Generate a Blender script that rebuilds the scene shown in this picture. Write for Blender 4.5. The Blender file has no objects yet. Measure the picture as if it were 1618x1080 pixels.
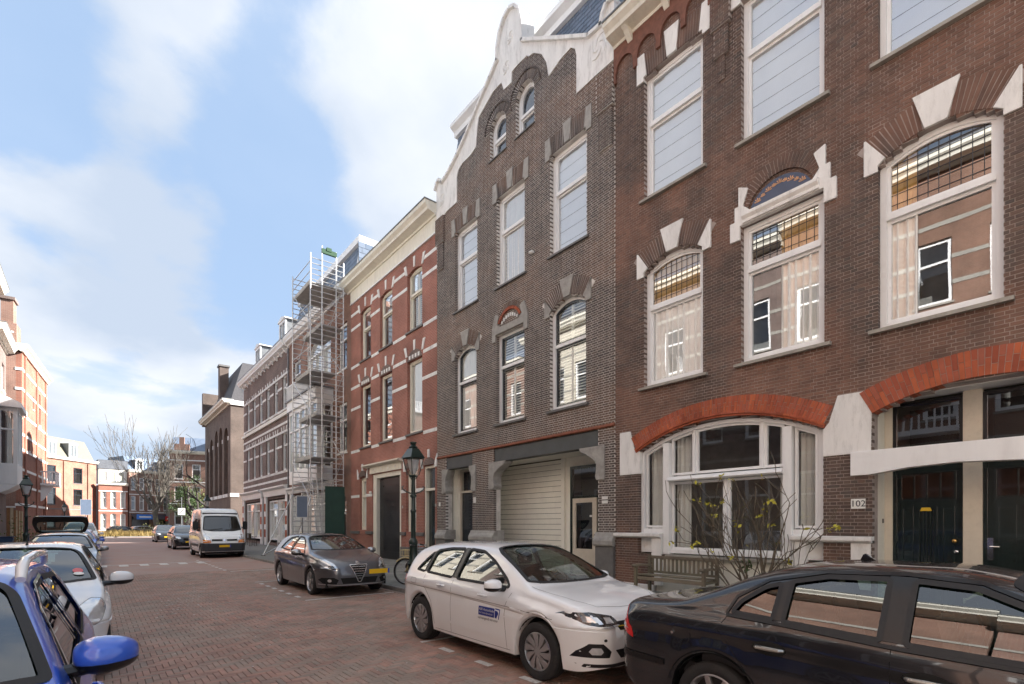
import bpy, bmesh, math, random
import numpy as np
from mathutils import Vector, Matrix, geometry
from mathutils.bvhtree import BVHTree
R = math.radians
random.seed(7)
rng = np.random.default_rng(11)
SC = bpy.context.scene
COL = SC.collection

# ------------------------------------------------------------------ camera
cd = bpy.data.cameras.new('camera'); cam = bpy.data.objects.new('camera', cd); COL.objects.link(cam)
cam.location = (0, 0, 1.70)
cam.rotation_euler = (R(90), 0, -math.atan(659 / 800))
cd.sensor_width = 36; cd.lens = 36 * 800 / 1618
cd.shift_y = (828 - 540) / 1618
cd.clip_start = 0.05; cd.clip_end = 3000
SC.camera = cam

# ------------------------------------------------------------------ sky, sun, exposure
SUN_EL, SUN_AZ = R(28), R(112)      # azimuth measured from +Y (north) clockwise: sun behind the right-hand houses
w = bpy.data.worlds.new('World'); SC.world = w; w.use_nodes = True
nt = w.node_tree; nt.nodes.clear()
def wn(t, **k):
    n = nt.nodes.new(t)
    for a, b in k.items(): setattr(n, a, b)
    return n
sky = wn('ShaderNodeTexSky', sky_type='NISHITA', sun_disc=False, sun_elevation=SUN_EL, sun_rotation=SUN_AZ, air_density=1.0, dust_density=1.0, ozone_density=1.0)
tc = wn('ShaderNodeTexCoord'); sep = wn('ShaderNodeSeparateXYZ'); nt.links.new(tc.outputs['Generated'], sep.inputs[0])
zz = wn('ShaderNodeMath', operation='ADD'); zz.inputs[1].default_value = 0.30; nt.links.new(sep.outputs[2], zz.inputs[0])
zm = wn('ShaderNodeMath', operation='MAXIMUM'); zm.inputs[1].default_value = 0.12; nt.links.new(zz.outputs[0], zm.inputs[0])
dx = wn('ShaderNodeMath', operation='DIVIDE'); nt.links.new(sep.outputs[0], dx.inputs[0]); nt.links.new(zm.outputs[0], dx.inputs[1])
dy = wn('ShaderNodeMath', operation='DIVIDE'); nt.links.new(sep.outputs[1], dy.inputs[0]); nt.links.new(zm.outputs[0], dy.inputs[1])
cb = wn('ShaderNodeCombineXYZ'); nt.links.new(dx.outputs[0], cb.inputs[0]); nt.links.new(dy.outputs[0], cb.inputs[1])
mp = wn('ShaderNodeMapping'); mp.inputs['Location'].default_value = (5.3, 0.55, 0); mp.inputs['Rotation'].default_value = (0, 0, R(-20)); nt.links.new(cb.outputs[0], mp.inputs[0])
n1 = wn('ShaderNodeTexNoise'); n1.inputs['Scale'].default_value = 2.3; n1.inputs['Detail'].default_value = 9; n1.inputs['Roughness'].default_value = 0.56; n1.inputs['Distortion'].default_value = 0.15
nt.links.new(mp.outputs[0], n1.inputs['Vector'])
val = n1.outputs[0]
# cloud banks and clearings: (direction, angular radius in degrees, weight)
BANKS = [((0.014, 1.0, 0.80), 6, 0.20), ((0.05, 1.0, 1.05), 6, 0.14), ((0.724, 0.70, 0.91), 16, 0.10), ((0.52, 1.0, 0.85), 7, 0.10), ((0.40, 1.0, 0.55), 6, 0.10), ((0.265, 1.0, 0.86), 7, -0.11), ((0.31, 1.0, 0.64), 5, -0.13), ((-0.08, 1.0, 0.68), 5, -0.10), ((0.22, 1.0, 0.50), 5, 0.05), ((-0.01, 1.0, 0.52), 4, 0.10), ((0.06, 1.0, 0.36), 6, 0.15), ((-0.20, 1.0, 0.50), 6, 0.14), ((-0.14, 1.0, 0.30), 6, 0.10), ((-0.22, 1.0, 0.78), 8, -0.16), ((-0.10, 1.0, 0.58), 4, -0.14), ((0.16, 1.0, 0.66), 7, -0.08), ((0.24, 1.0, 0.36), 6, -0.14), ((-0.02, 1.0, 0.40), 3, -0.06), ((0.9, 0.5, 0.9), 26, 0.08), ((-1.0, 0.2, 0.5), 30, 0.07), ((-1.0, 0.95, 0.88), 17, 0.13), ((-0.8, -0.9, 0.8), 30, 0.06), ((0.4, -1, 0.6), 32, 0.05), ((0, 0, 1), 24, 0.08), ((-1, 0.1, 0.9), 26, 0.08)]  # unseen banks overhead and behind are added to light the shaded facades
for d_, r_, w_ in BANKS:
    dv = Vector(d_).normalized(); dt = wn('ShaderNodeVectorMath', operation='DOT_PRODUCT'); nt.links.new(tc.outputs['Generated'], dt.inputs[0]); dt.inputs[1].default_value = dv
    mr_ = wn('ShaderNodeMapRange', interpolation_type='SMOOTHERSTEP'); mr_.inputs[1].default_value = math.cos(R(r_ * 1.7)); mr_.inputs[2].default_value = 1.0; mr_.inputs[4].default_value = w_
    nt.links.new(dt.outputs['Value'], mr_.inputs[0]); ad_ = wn('ShaderNodeMath', operation='ADD'); nt.links.new(val, ad_.inputs[0]); nt.links.new(mr_.outputs[0], ad_.inputs[1]); val = ad_.outputs[0]
cr = wn('ShaderNodeValToRGB'); cr.color_ramp.interpolation = 'EASE'
cr.color_ramp.elements[0].position = 0.45; cr.color_ramp.elements[0].color = (0.20, 0.20, 0.20, 1)
cr.color_ramp.elements[1].position = 0.62; cr.color_ramp.elements[1].color = (1, 1, 1, 1)
nt.links.new(val, cr.inputs[0])
# thicker and greyer towards the horizon, as seen through more air
hz = wn('ShaderNodeMapRange'); hz.inputs[1].default_value = 0.0; hz.inputs[2].default_value = 0.36; hz.inputs[3].default_value = 0.70; hz.inputs[4].default_value = 0.0
nt.links.new(sep.outputs[2], hz.inputs[0])
mxv = wn('ShaderNodeMath', operation='ADD', use_clamp=True); nt.links.new(cr.outputs[0], mxv.inputs[0]); nt.links.new(hz.outputs[0], mxv.inputs[1])
n2 = wn('ShaderNodeTexNoise'); n2.inputs['Scale'].default_value = 1.6; n2.inputs['Detail'].default_value = 6; nt.links.new(mp.outputs[0], n2.inputs['Vector'])
cc = wn('ShaderNodeValToRGB'); cc.color_ramp.elements[0].position = 0.40; cc.color_ramp.elements[0].color = (2.15, 2.5, 3.05, 1)
cc.color_ramp.elements[1].position = 0.64; cc.color_ramp.elements[1].color = (3.38, 3.52, 3.75, 1)
nt.links.new(n2.outputs[0], cc.inputs[0])
blue = wn('ShaderNodeMix', data_type='RGBA'); blue.inputs[0].default_value = 0.8; blue.inputs[7].default_value = (1.5, 2.2, 3.3, 1)
nt.links.new(sky.outputs[0], blue.inputs[6])
mx = wn('ShaderNodeMix', data_type='RGBA'); nt.links.new(mxv.outputs[0], mx.inputs[0]); nt.links.new(blue.outputs[2], mx.inputs[6]); nt.links.new(cc.outputs[0], mx.inputs[7])
bg = wn('ShaderNodeBackground'); bg.inputs[1].default_value = 0.0425; nt.links.new(mx.outputs[2], bg.inputs[0])
wo = wn('ShaderNodeOutputWorld'); nt.links.new(bg.outputs[0], wo.inputs[0])

sd = bpy.data.lights.new('sun', 'SUN'); sun = bpy.data.objects.new('sun', sd); COL.objects.link(sun)
sd.energy = 3.2; sd.angle = R(0.5); sd.color = (1.0, 0.96, 0.91)
sdir = Vector((math.sin(SUN_AZ) * math.cos(SUN_EL), math.cos(SUN_AZ) * math.cos(SUN_EL), math.sin(SUN_EL)))
sun.rotation_euler = sdir.to_track_quat('Z', 'Y').to_euler(); sun.location = sdir * 60
SC.view_settings.view_transform = 'Standard'; SC.view_settings.look = 'None'; SC.view_settings.gamma = 1
SC.view_settings.use_curve_mapping = False; SC.view_settings.exposure = 2.8
SC.render.engine = 'CYCLES'
SC.cycles.max_bounces = 8; SC.cycles.transparent_max_bounces = 16; SC.cycles.caustics_reflective = False; SC.cycles.caustics_refractive = False

# ------------------------------------------------------------------ materials
MATS = {}
def _new(name):
    m = bpy.data.materials.new(name); m.use_nodes = True; m.node_tree.nodes.clear(); MATS[name] = m
    nt = m.node_tree
    def n(t, **k):
        x = nt.nodes.new(t)
        for a, b in k.items(): setattr(x, a, b)
        return x
    out = n('ShaderNodeOutputMaterial'); p = n('ShaderNodeBsdfPrincipled'); nt.links.new(p.outputs[0], out.inputs[0])
    return m, nt, n, p, out
def worldpos(nt, n, scale=(1, 1, 1)):
    g = n('ShaderNodeNewGeometry'); mp = n('ShaderNodeMapping'); mp.inputs['Scale'].default_value = scale
    nt.links.new(g.outputs['Position'], mp.inputs[0]); return mp.outputs[0], g
def mat(name, col, rough=0.6, metal=0.0, var=0.12, vscale=3.0, bump=0.0, bscale=60.0, coat=0.0, dirt=0.0, spec=0.5, streak=0.0):
    if name in MATS: return MATS[name]
    m, nt, n, p, out = _new(name)
    p.inputs['Roughness'].default_value = rough; p.inputs['Metallic'].default_value = metal
    p.inputs['Coat Weight'].default_value = coat; p.inputs['Coat Roughness'].default_value = 0.04
    p.inputs['Specular IOR Level'].default_value = spec
    if var > 0 or dirt > 0:
        v, g = worldpos(nt, n, (1, 1, 1 if not streak else 0.25))
        t = n('ShaderNodeTexNoise'); t.inputs['Scale'].default_value = vscale; t.inputs['Detail'].default_value = 6; t.inputs['Roughness'].default_value = 0.65
        nt.links.new(v, t.inputs['Vector'])
        r = n('ShaderNodeValToRGB'); r.color_ramp.elements[0].position = 0.3; r.color_ramp.elements[1].position = 0.7
        a = [max(0, c * (1 - var)) for c in col]; b = [min(1, c * (1 + var)) for c in col]
        r.color_ramp.elements[0].color = (*a, 1); r.color_ramp.elements[1].color = (*b, 1)
        nt.links.new(t.outputs[0], r.inputs[0]); last = r.outputs[0]
        if dirt > 0:
            t2 = n('ShaderNodeTexNoise'); t2.inputs['Scale'].default_value = vscale * 2.7; t2.inputs['Detail'].default_value = 9; t2.inputs['Roughness'].default_value = 0.75
            nt.links.new(v, t2.inputs['Vector'])
            r2 = n('ShaderNodeValToRGB'); r2.color_ramp.elements[0].position = 0.50; r2.color_ramp.elements[0].color = (0, 0, 0, 1); r2.color_ramp.elements[1].position = 0.75; r2.color_ramp.elements[1].color = (dirt, dirt, dirt, 1)
            nt.links.new(t2.outputs[0], r2.inputs[0])
            mxx = n('ShaderNodeMix', data_type='RGBA'); nt.links.new(r2.outputs[0], mxx.inputs[0]); nt.links.new(last, mxx.inputs[6]); mxx.inputs[7].default_value = (0.10, 0.085, 0.065, 1); last = mxx.outputs[2]
        nt.links.new(last, p.inputs['Base Color'])
        rr = n('ShaderNodeMapRange'); rr.inputs[3].default_value = max(0, rough - 0.08); rr.inputs[4].default_value = min(1, rough + 0.08)
        nt.links.new(t.outputs[0], rr.inputs[0]); nt.links.new(rr.outputs[0], p.inputs['Roughness'])
    else:
        p.inputs['Base Color'].default_value = (*col, 1)
    if bump > 0:
        v, g = worldpos(nt, n)
        t = n('ShaderNodeTexNoise'); t.inputs['Scale'].default_value = bscale; t.inputs['Detail'].default_value = 4
        nt.links.new(v, t.inputs['Vector']); b = n('ShaderNodeBump'); b.inputs['Strength'].default_value = bump; b.inputs['Distance'].default_value = 0.01
        nt.links.new(t.outputs[0], b.inputs['Height']); nt.links.new(b.outputs[0], p.inputs['Normal'])
    return m
def mat_pieces(name, cols, rough=0.85, zcols=None, big=None, bump=0.35, bscale=90, tint=None, stain=0.25):
    """colour varies from piece to piece (each brick, slate, slat), from object and island randomness"""
    m, nt, n, p, out = _new(name)
    p.inputs['Roughness'].default_value = rough
    v, g = worldpos(nt, n)
    oi = n('ShaderNodeObjectInfo'); ad = n('ShaderNodeMath', operation='ADD'); nt.links.new(g.outputs['Random Per Island'], ad.inputs[0]); nt.links.new(oi.outputs['Random'], ad.inputs[1])
    fr = n('ShaderNodeMath', operation='FRACT'); nt.links.new(ad.outputs[0], fr.inputs[0])
    def ramp(cols):
        r = n('ShaderNodeValToRGB'); r.color_ramp.interpolation = 'LINEAR'
        e = r.color_ramp.elements
        for i, c in enumerate(cols):
            x = i / (len(cols) - 1)
            if i < 2: e[i].position = x; e[i].color = (*c, 1)
            else:
                q = e.new(x); q.color = (*c, 1)
        if len(cols) > 2:
            # positions were set in order, refresh
            for i, c in enumerate(cols): e[i].position = i / (len(cols) - 1); e[i].color = (*c, 1)
        nt.links.new(fr.outputs[0], r.inputs[0]); return r.outputs[0]
    last = ramp(cols)
    if zcols:      # patches of another brick colour, laid in the bands between the floors
        t = n('ShaderNodeTexNoise'); t.inputs['Scale'].default_value = 0.55; t.inputs['Detail'].default_value = 5; t.inputs['Roughness'].default_value = 0.6
        nt.links.new(v, t.inputs['Vector'])
        sp = n('ShaderNodeSeparateXYZ'); nt.links.new(v, sp.inputs[0])
        # period about 4.55 m, peak under the sills
        ph = n('ShaderNodeMath', operation='MULTIPLY_ADD'); ph.inputs[1].default_value = 2 * math.pi / 4.57; ph.inputs[2].default_value = -2 * math.pi * 4.45 / 4.57; nt.links.new(sp.outputs[2], ph.inputs[0])
        co = n('ShaderNodeMath', operation='COSINE'); nt.links.new(ph.outputs[0], co.inputs[0])
        mm = n('ShaderNodeMath', operation='MULTIPLY_ADD'); mm.inputs[1].default_value = 0.13; nt.links.new(co.outputs[0], mm.inputs[0]); nt.links.new(t.outputs[0], mm.inputs[2])
        r2 = n('ShaderNodeValToRGB'); r2.color_ramp.elements[0].position = 0.48; r2.color_ramp.elements[0].color = (0, 0, 0, 1); r2.color_ramp.elements[1].position = 0.64; r2.color_ramp.elements[1].color = (1, 1, 1, 1)
        nt.links.new(mm.outputs[0], r2.inputs[0])
        mx = n('ShaderNodeMix', data_type='RGBA'); nt.links.new(r2.outputs[0], mx.inputs[0]); nt.links.new(last, mx.inputs[6]); nt.links.new(ramp(zcols), mx.inputs[7]); last = mx.outputs[2]
    if big:        # patches relaid with another, greyer lot
        t = n('ShaderNodeTexNoise'); t.inputs['Scale'].default_value = 0.62; t.inputs['Detail'].default_value = 5; t.inputs['Roughness'].default_value = 0.62; nt.links.new(v, t.inputs['Vector'])
        ad2 = n('ShaderNodeMath', operation='MULTIPLY_ADD'); ad2.inputs[1].default_value = 0.14; nt.links.new(fr.outputs[0], ad2.inputs[0]); nt.links.new(t.outputs[0], ad2.inputs[2])
        r2 = n('ShaderNodeValToRGB'); r2.color_ramp.elements[0].position = 0.50; r2.color_ramp.elements[0].color = (0, 0, 0, 1); r2.color_ramp.elements[1].position = 0.70; r2.color_ramp.elements[1].color = (0.8, 0.8, 0.8, 1); nt.links.new(ad2.outputs[0], r2.inputs[0])
        mx = n('ShaderNodeMix', data_type='RGBA'); nt.links.new(r2.outputs[0], mx.inputs[0]); nt.links.new(last, mx.inputs[6]); mx.inputs[7].default_value = (*big, 1); last = mx.outputs[2]
    if stain:
        t = n('ShaderNodeTexNoise'); t.inputs['Scale'].default_value = 1.3; t.inputs['Detail'].default_value = 8; t.inputs['Roughness'].default_value = 0.7
        nt.links.new(v, t.inputs['Vector'])
        mr = n('ShaderNodeMapRange'); mr.inputs[1].default_value = 0.3; mr.inputs[2].default_value = 0.7; mr.inputs[3].default_value = 1 - stain; mr.inputs[4].default_value = 1 + stain
        nt.links.new(t.outputs[0], mr.inputs[0])
        hs = n('ShaderNodeHueSaturation'); nt.links.new(mr.outputs[0], hs.inputs['Value']); nt.links.new(last, hs.inputs['Color']); last = hs.outputs[0]
    nt.links.new(last, p.inputs['Base Color'])
    if bump:
        t = n('ShaderNodeTexNoise'); t.inputs['Scale'].default_value = bscale; t.inputs['Detail'].default_value = 3; nt.links.new(v, t.inputs['Vector'])
        b = n('ShaderNodeBump'); b.inputs['Strength'].default_value = bump; b.inputs['Distance'].default_value = 0.006
        nt.links.new(t.outputs[0], b.inputs['Height']); nt.links.new(b.outputs[0], p.inputs['Normal'])
    return m
def mat_brick_tex(name, c1, c2, mortar, axis='Y', bw=0.22, rh=0.0625, ms=0.010, rough=0.85):
    """bricks too far off to tell apart: a Brick Texture in metres, on faces whose horizontal runs along axis"""
    m, nt, n, p, out = _new(name)
    g = n('ShaderNodeNewGeometry'); sp = n('ShaderNodeSeparateXYZ'); nt.links.new(g.outputs['Position'], sp.inputs[0])
    sn = n('ShaderNodeSeparateXYZ'); nt.links.new(g.outputs['Normal'], sn.inputs[0])
    ab = n('ShaderNodeMath', operation='ABSOLUTE'); nt.links.new(sn.outputs[0], ab.inputs[0])
    gt = n('ShaderNodeMath', operation='GREATER_THAN'); gt.inputs[1].default_value = 0.7; nt.links.new(ab.outputs[0], gt.inputs[0])
    mi = n('ShaderNodeMix', data_type='FLOAT'); nt.links.new(gt.outputs[0], mi.inputs[0]); nt.links.new(sp.outputs[0], mi.inputs[2]); nt.links.new(sp.outputs[1], mi.inputs[3])
    cb = n('ShaderNodeCombineXYZ'); nt.links.new(mi.outputs[0], cb.inputs[0]); nt.links.new(sp.outputs[2], cb.inputs[1])
    b = n('ShaderNodeTexBrick'); nt.links.new(cb.outputs[0], b.inputs['Vector'])
    b.inputs['Scale'].default_value = 1; b.inputs['Brick Width'].default_value = bw; b.inputs['Row Height'].default_value = rh; b.inputs['Mortar Size'].default_value = ms * 0.5
    b.inputs['Color1'].default_value = (*c1, 1); b.inputs['Color2'].default_value = (*c2, 1); b.inputs['Mortar'].default_value = (*mortar, 1)
    t = n('ShaderNodeTexNoise'); t.inputs['Scale'].default_value = 0.8; t.inputs['Detail'].default_value = 8; nt.links.new(g.outputs['Position'], t.inputs['Vector'])
    mr = n('ShaderNodeMapRange'); mr.inputs[1].default_value = 0.3; mr.inputs[2].default_value = 0.7; mr.inputs[3].default_value = 0.75; mr.inputs[4].default_value = 1.25
    nt.links.new(t.outputs[0], mr.inputs[0]); hs = n('ShaderNodeHueSaturation'); nt.links.new(mr.outputs[0], hs.inputs['Value']); nt.links.new(b.outputs[0], hs.inputs['Color'])
    nt.links.new(hs.outputs[0], p.inputs['Base Color']); p.inputs['Roughness'].default_value = rough
    return m
def mat_glass(name, tint=(0.75, 0.82, 0.80), ior=1.75, rough=0.0, wob=0.0):
    m, nt, n, p, out = _new(name); nt.nodes.remove(p)
    tr = n('ShaderNodeBsdfTransparent'); tr.inputs[0].default_value = (*tint, 1)
    gl = n('ShaderNodeBsdfGlossy'); gl.inputs['Roughness'].default_value = rough; gl.inputs[0].default_value = (0.95, 0.97, 1, 1)
    f0 = ((ior - 1) / (ior + 1)) ** 2
    lw = n('ShaderNodeLayerWeight'); lw.inputs[0].default_value = 0.5
    pw = n('ShaderNodeMath', operation='POWER'); pw.inputs[1].default_value = 4.0; nt.links.new(lw.outputs['Facing'], pw.inputs[0])
    fr = n('ShaderNodeMath', operation='MULTIPLY_ADD'); fr.inputs[1].default_value = 1 - f0; fr.inputs[2].default_value = f0; nt.links.new(pw.outputs[0], fr.inputs[0])
    if wob:
        v, g = worldpos(nt, n); t = n('ShaderNodeTexNoise'); t.inputs['Scale'].default_value = 1.1; t.inputs['Detail'].default_value = 1; nt.links.new(v, t.inputs['Vector'])
        b = n('ShaderNodeBump'); b.inputs['Strength'].default_value = wob; b.inputs['Distance'].default_value = 0.05
        nt.links.new(t.outputs[0], b.inputs['Height']); nt.links.new(b.outputs[0], gl.inputs['Normal'])
    mx = n('ShaderNodeMixShader'); nt.links.new(fr.outputs[0], mx.inputs[0]); nt.links.new(tr.outputs[0], mx.inputs[1]); nt.links.new(gl.outputs[0], mx.inputs[2])
    nt.links.new(mx.outputs[0], out.inputs[0]); return m

# ------------------------------------------------------------------ mesh builder
class Fr:
    """frame of a facade: u along it, o outwards, z up"""
    def __init__(s, origin=(0, 0, 0), u=(1, 0, 0), o=(0, 1, 0)):
        s.c = Vector(origin); s.u = Vector(u); s.o = Vector(o)
    def __call__(s, u, o, z): return s.c + s.u * u + s.o * o + Vector((0, 0, z))
ID = Fr()
class MB:
    def __init__(s, fr=ID): s.v = []; s.f = []; s.fr = fr
    def add(s, vs, fs, raw=False):
        k = len(s.v)
        s.v.extend([tuple(p) if raw else tuple(s.fr(*p)) for p in vs]); s.f.extend([tuple(i + k for i in f) for f in fs]); return s
    def box(s, u0, u1, o0, o1, z0, z1):
        return s.add([(u0, o0, z0), (u1, o0, z0), (u1, o1, z0), (u0, o1, z0), (u0, o0, z1), (u1, o0, z1), (u1, o1, z1), (u0, o1, z1)],
                     [(0, 3, 2, 1), (4, 5, 6, 7), (0, 1, 5, 4), (1, 2, 6, 5), (2, 3, 7, 6), (3, 0, 4, 7)])
    def prism(s, poly, o0, o1):
        """polygon in (u,z) given depth from o0 to o1"""
        n = len(poly); vs = [(a, o0, b) for a, b in poly] + [(a, o1, b) for a, b in poly]
        fs = [tuple(range(n))[::-1], tuple(range(n, 2 * n))] + [(i, (i + 1) % n, n + (i + 1) % n, n + i) for i in range(n)]
        return s.add(vs, fs)
    def plan(s, poly, z0, z1):
        n = len(poly); vs = [(a, b, z0) for a, b in poly] + [(a, b, z1) for a, b in poly]
        fs = [tuple(range(n))[::-1], tuple(range(n, 2 * n))] + [(i, (i + 1) % n, n + (i + 1) % n, n + i) for i in range(n)]
        return s.add(vs, fs)
    def side(s, poly, u0, u1):
        """polygon in (o,z), swept along u: cornices, sills"""
        n = len(poly); vs = [(u0, a, b) for a, b in poly] + [(u1, a, b) for a, b in poly]
        fs = [tuple(range(n))[::-1], tuple(range(n, 2 * n))] + [(i, (i + 1) % n, n + (i + 1) % n, n + i) for i in range(n)]
        return s.add(vs, fs)
    def ring(s, outer, inner, o0, o1):
        n = len(outer); vs = [(a, o, b) for o in (o0, o1) for P in (outer, inner) for a, b in P]
        fs = []
        for i in range(n):
            j = (i + 1) % n
            fs += [(i, j, n + j, n + i), (2 * n + i, 3 * n + i, 3 * n + j, 2 * n + j), (i, 2 * n + i, 2 * n + j, j), (n + i, n + j, 3 * n + j, 3 * n + i)]
        return s.add(vs, fs)
    def tube(s, pts, r, n=6, cap=True, raw=False):
        pts = [Vector(p if raw else s.fr(*p)) for p in pts]
        if isinstance(r, (int, float)): r = [r] * len(pts)
        vs = []; fs = []; up = None
        for i, p in enumerate(pts):
            t = (pts[min(i + 1, len(pts) - 1)] - pts[max(i - 1, 0)])
            if t.length < 1e-9: t = Vector((0, 0, 1))
            t.normalize()
            if up is None: up = Vector((0, 0, 1)) if abs(t.z) < 0.9 else Vector((1, 0, 0))
            a = up - t * up.dot(t)
            if a.length < 1e-6: a = t.orthogonal()
            a.normalize(); b = t.cross(a); up = a
            for k in range(n):
                q = 2 * math.pi * k / n; vs.append(p + (a * math.cos(q) + b * math.sin(q)) * r[i])
        for i in range(len(pts) - 1):
            for k in range(n):
                fs.append((i * n + k, i * n + (k + 1) % n, (i + 1) * n + (k + 1) % n, (i + 1) * n + k))
        if cap: fs.append(tuple(range(n))[::-1]); fs.append(tuple(range(len(vs) - n, len(vs))))
        return s.add(vs, fs, raw=True)
    def bar(s, a, b, r, n=6): return s.tube([a, b], r, n)
    def lathe(s, prof, c=(0, 0, 0), n=16, axis='z', a0=0, a1=None):
        """profile of (radius, height) turned round an axis through c"""
        vs = []; fs = []; full = a1 is None; m = n if full else n + 1; a1 = a0 + 2 * math.pi if full else a1
        for r, h in prof:
            for k in range(m):
                q = a0 + (a1 - a0) * k / n; x, y = r * math.cos(q), r * math.sin(q)
                vs.append({'z': (c[0] + x, c[1] + y, c[2] + h), 'y': (c[0] + x, c[1] + h, c[2] + y), 'x': (c[0] + h, c[1] + x, c[2] + y)}[axis])
        for i in range(len(prof) - 1):
            for k in range(n):
                j = (k + 1) % m
                fs.append((i * m + k, i * m + j, (i + 1) * m + j, (i + 1) * m + k))
        return s.add(vs, fs)
    def ball(s, c, r, n=10, m=7):
        if isinstance(r, (int, float)): r = (r, r, r)
        vs = [(c[0], c[1], c[2] - r[2])]; fs = []
        for i in range(1, m):
            a = math.pi * i / m - math.pi / 2
            for k in range(n):
                q = 2 * math.pi * k / n; vs.append((c[0] + r[0] * math.cos(a) * math.cos(q), c[1] + r[1] * math.cos(a) * math.sin(q), c[2] + r[2] * math.sin(a)))
        vs.append((c[0], c[1], c[2] + r[2])); L = len(vs) - 1
        for k in range(n):
            fs.append((0, 1 + (k + 1) % n, 1 + k)); fs.append((L, 1 + (m - 2) * n + k, 1 + (m - 2) * n + (k + 1) % n))
            for i in range(m - 2): fs.append((1 + i * n + k, 1 + i * n + (k + 1) % n, 1 + (i + 1) * n + (k + 1) % n, 1 + (i + 1) * n + k))
        return s.add(vs, fs)
    def xf(s, M, k0=0):
        for i in range(k0, len(s.v)): s.v[i] = tuple(M @ Vector(s.v[i]))
        return s
def base_of(o):
    while o.parent: o = o.parent
    return o
def obj(name, mb, m, parent=None, smooth=False, label=None, kind=None, bevel=0, local=False):
    """links the builder's geometry as one mesh object; vertices are in world metres unless local"""
    me = bpy.data.meshes.new(name)
    off = (0, 0, 0)
    if parent is not None and not local: off = base_of(parent).location
    v = [(a - off[0], b - off[1], c - off[2]) for a, b, c in mb.v]
    me.from_pydata(v, [], mb.f)
    bm = bmesh.new(); bm.from_mesh(me); bmesh.ops.recalc_face_normals(bm, faces=bm.faces)
    if bevel:
        try: bmesh.ops.bevel(bm, geom=[e for e in bm.edges if len(e.link_faces) == 2 and e.calc_face_angle() > 0.6], offset=bevel, segments=2, affect='EDGES', clamp_overlap=True)
        except Exception: pass
    if smooth:
        for f in bm.faces: f.smooth = True
        for e in bm.edges:
            if len(e.link_faces) == 2 and e.calc_face_angle() > R(38): e.smooth = False
    bm.to_mesh(me); bm.free()
    o = bpy.data.objects.new(name, me); COL.objects.link(o); me.materials.append(m)
    if parent is not None: o.parent = parent
    if label: o['label'] = label
    if kind: o['kind'] = kind
    return o
def link_mesh(name, me, parent=None, loc=(0, 0, 0), rot=(0, 0, 0), kind=None):
    o = bpy.data.objects.new(name, me); COL.objects.link(o)
    if parent is not None: o.parent = parent
    o.location = loc; o.rotation_euler = rot
    if kind: o['kind'] = kind
    return o
def thing(name, label, cat, loc=(0, 0, 0), group=None, rz=0):
    o = bpy.data.objects.new(name, None); o.empty_display_size = 0.3; COL.objects.link(o)
    o.location = loc; o.rotation_euler = (0, 0, rz); o['label'] = label; o['category'] = cat
    if group: o['group'] = group
    return o
def tag(o, label, cat, group=None, kind=None):
    o['label'] = label; o['category'] = cat
    if group: o['group'] = group
    if kind: o['kind'] = kind
    return o
def struct(name, mb, m, label=None):
    o = obj(name, mb, m); o['kind'] = 'structure'
    if label: o['label'] = label
    return o
def part(parent, label, **k): ...

# ------------------------------------------------------------------ 2-D shapes
def arch(u0, u1, z0, z1, rise, n=12):
    """rectangle with a segmental top: z1 is the springing, rise the crown above it"""
    if rise <= 0.001: return [(u0, z0), (u1, z0), (u1, z1), (u0, z1)]
    hw = (u1 - u0) / 2; c = (u0 + u1) / 2; r = (hw * hw + rise * rise) / (2 * rise); zc = z1 + rise - r; a = math.asin(min(1, hw / r))
    if rise > hw: a = math.pi - a
    return [(u0, z0), (u1, z0)] + [(c + r * math.sin(a - 2 * a * i / n), zc + r * math.cos(a - 2 * a * i / n)) for i in range(n + 1)]
def arch_geo(u0, u1, z1, rise):
    hw = (u1 - u0) / 2; c = (u0 + u1) / 2; r = (hw * hw + rise * rise) / (2 * rise); a = math.asin(min(1, hw / r))
    if rise > hw: a = math.pi - a
    return c, z1 + rise - r, r, a
def spans(poly, z):
    xs = []
    n = len(poly)
    for i in range(n):
        (a, b), (c, d) = poly[i], poly[(i + 1) % n]
        if (b > z) != (d > z): xs.append(a + (c - a) * (z - b) / (d - b))
    xs.sort(); return [(xs[i], xs[i + 1]) for i in range(0, len(xs) - 1, 2)]
def cut(iv, holes):
    for a, b in holes:
        out = []
        for c, d in iv:
            if b <= c or a >= d: out.append((c, d)); continue
            if a > c: out.append((c, a))
            if b < d: out.append((b, d))
        iv = out
    return iv
def brick_wall(fr, outline, holes, z0, z1, C=0.0625, L=0.22, J=0.011, near=None, nmax=300, thick=0.30, deep=0.115, rcs=0.006, jit=0.003):
    """every brick a box with its joint set back; returns (bricks MB, mortar MB, list of single full bricks)"""
    B = MB(fr); M = MB(fr); full = []
    nrow = int(round((z1 - z0) / C))
    for r in range(nrow):
        a = z0 + r * C; zm = a + C / 2
        iv = cut(sum([spans(outline, zm)], []), [s for h in holes for s in spans(h, zm)])
        hdr = r % 2 == 1; bl = L / 2 if hdr else L; off = 0.0 if not hdr else L / 4
        for c, d in iv:
            if d - c < 0.02: continue
            M.box(c + 0.002, d - 0.002, -thick, -rcs, a - J, a + C - J)
            x = math.floor((c - off) / bl) * bl + off
            while x < d:
                p, q = max(x, c), min(x + bl - J, d)
                if q - p > 0.025:
                    jo = random.uniform(-jit, jit)
                    if not hdr and p == x and q == x + bl - J and near is not None:
                        full.append((p, a, jo))
                    else: B.box(p, q, -deep, jo, a, a + C - J)
                x += bl
    if near is not None and full:
        full.sort(key=lambda t: (fr(t[0], 0, t[1]) - Vector(near)).length)
        for p, a, jo in full[nmax:]: B.box(p, p + L - J, -deep, jo, a, a + C - J)
        full = full[:nmax]
    return B, M, full
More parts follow.
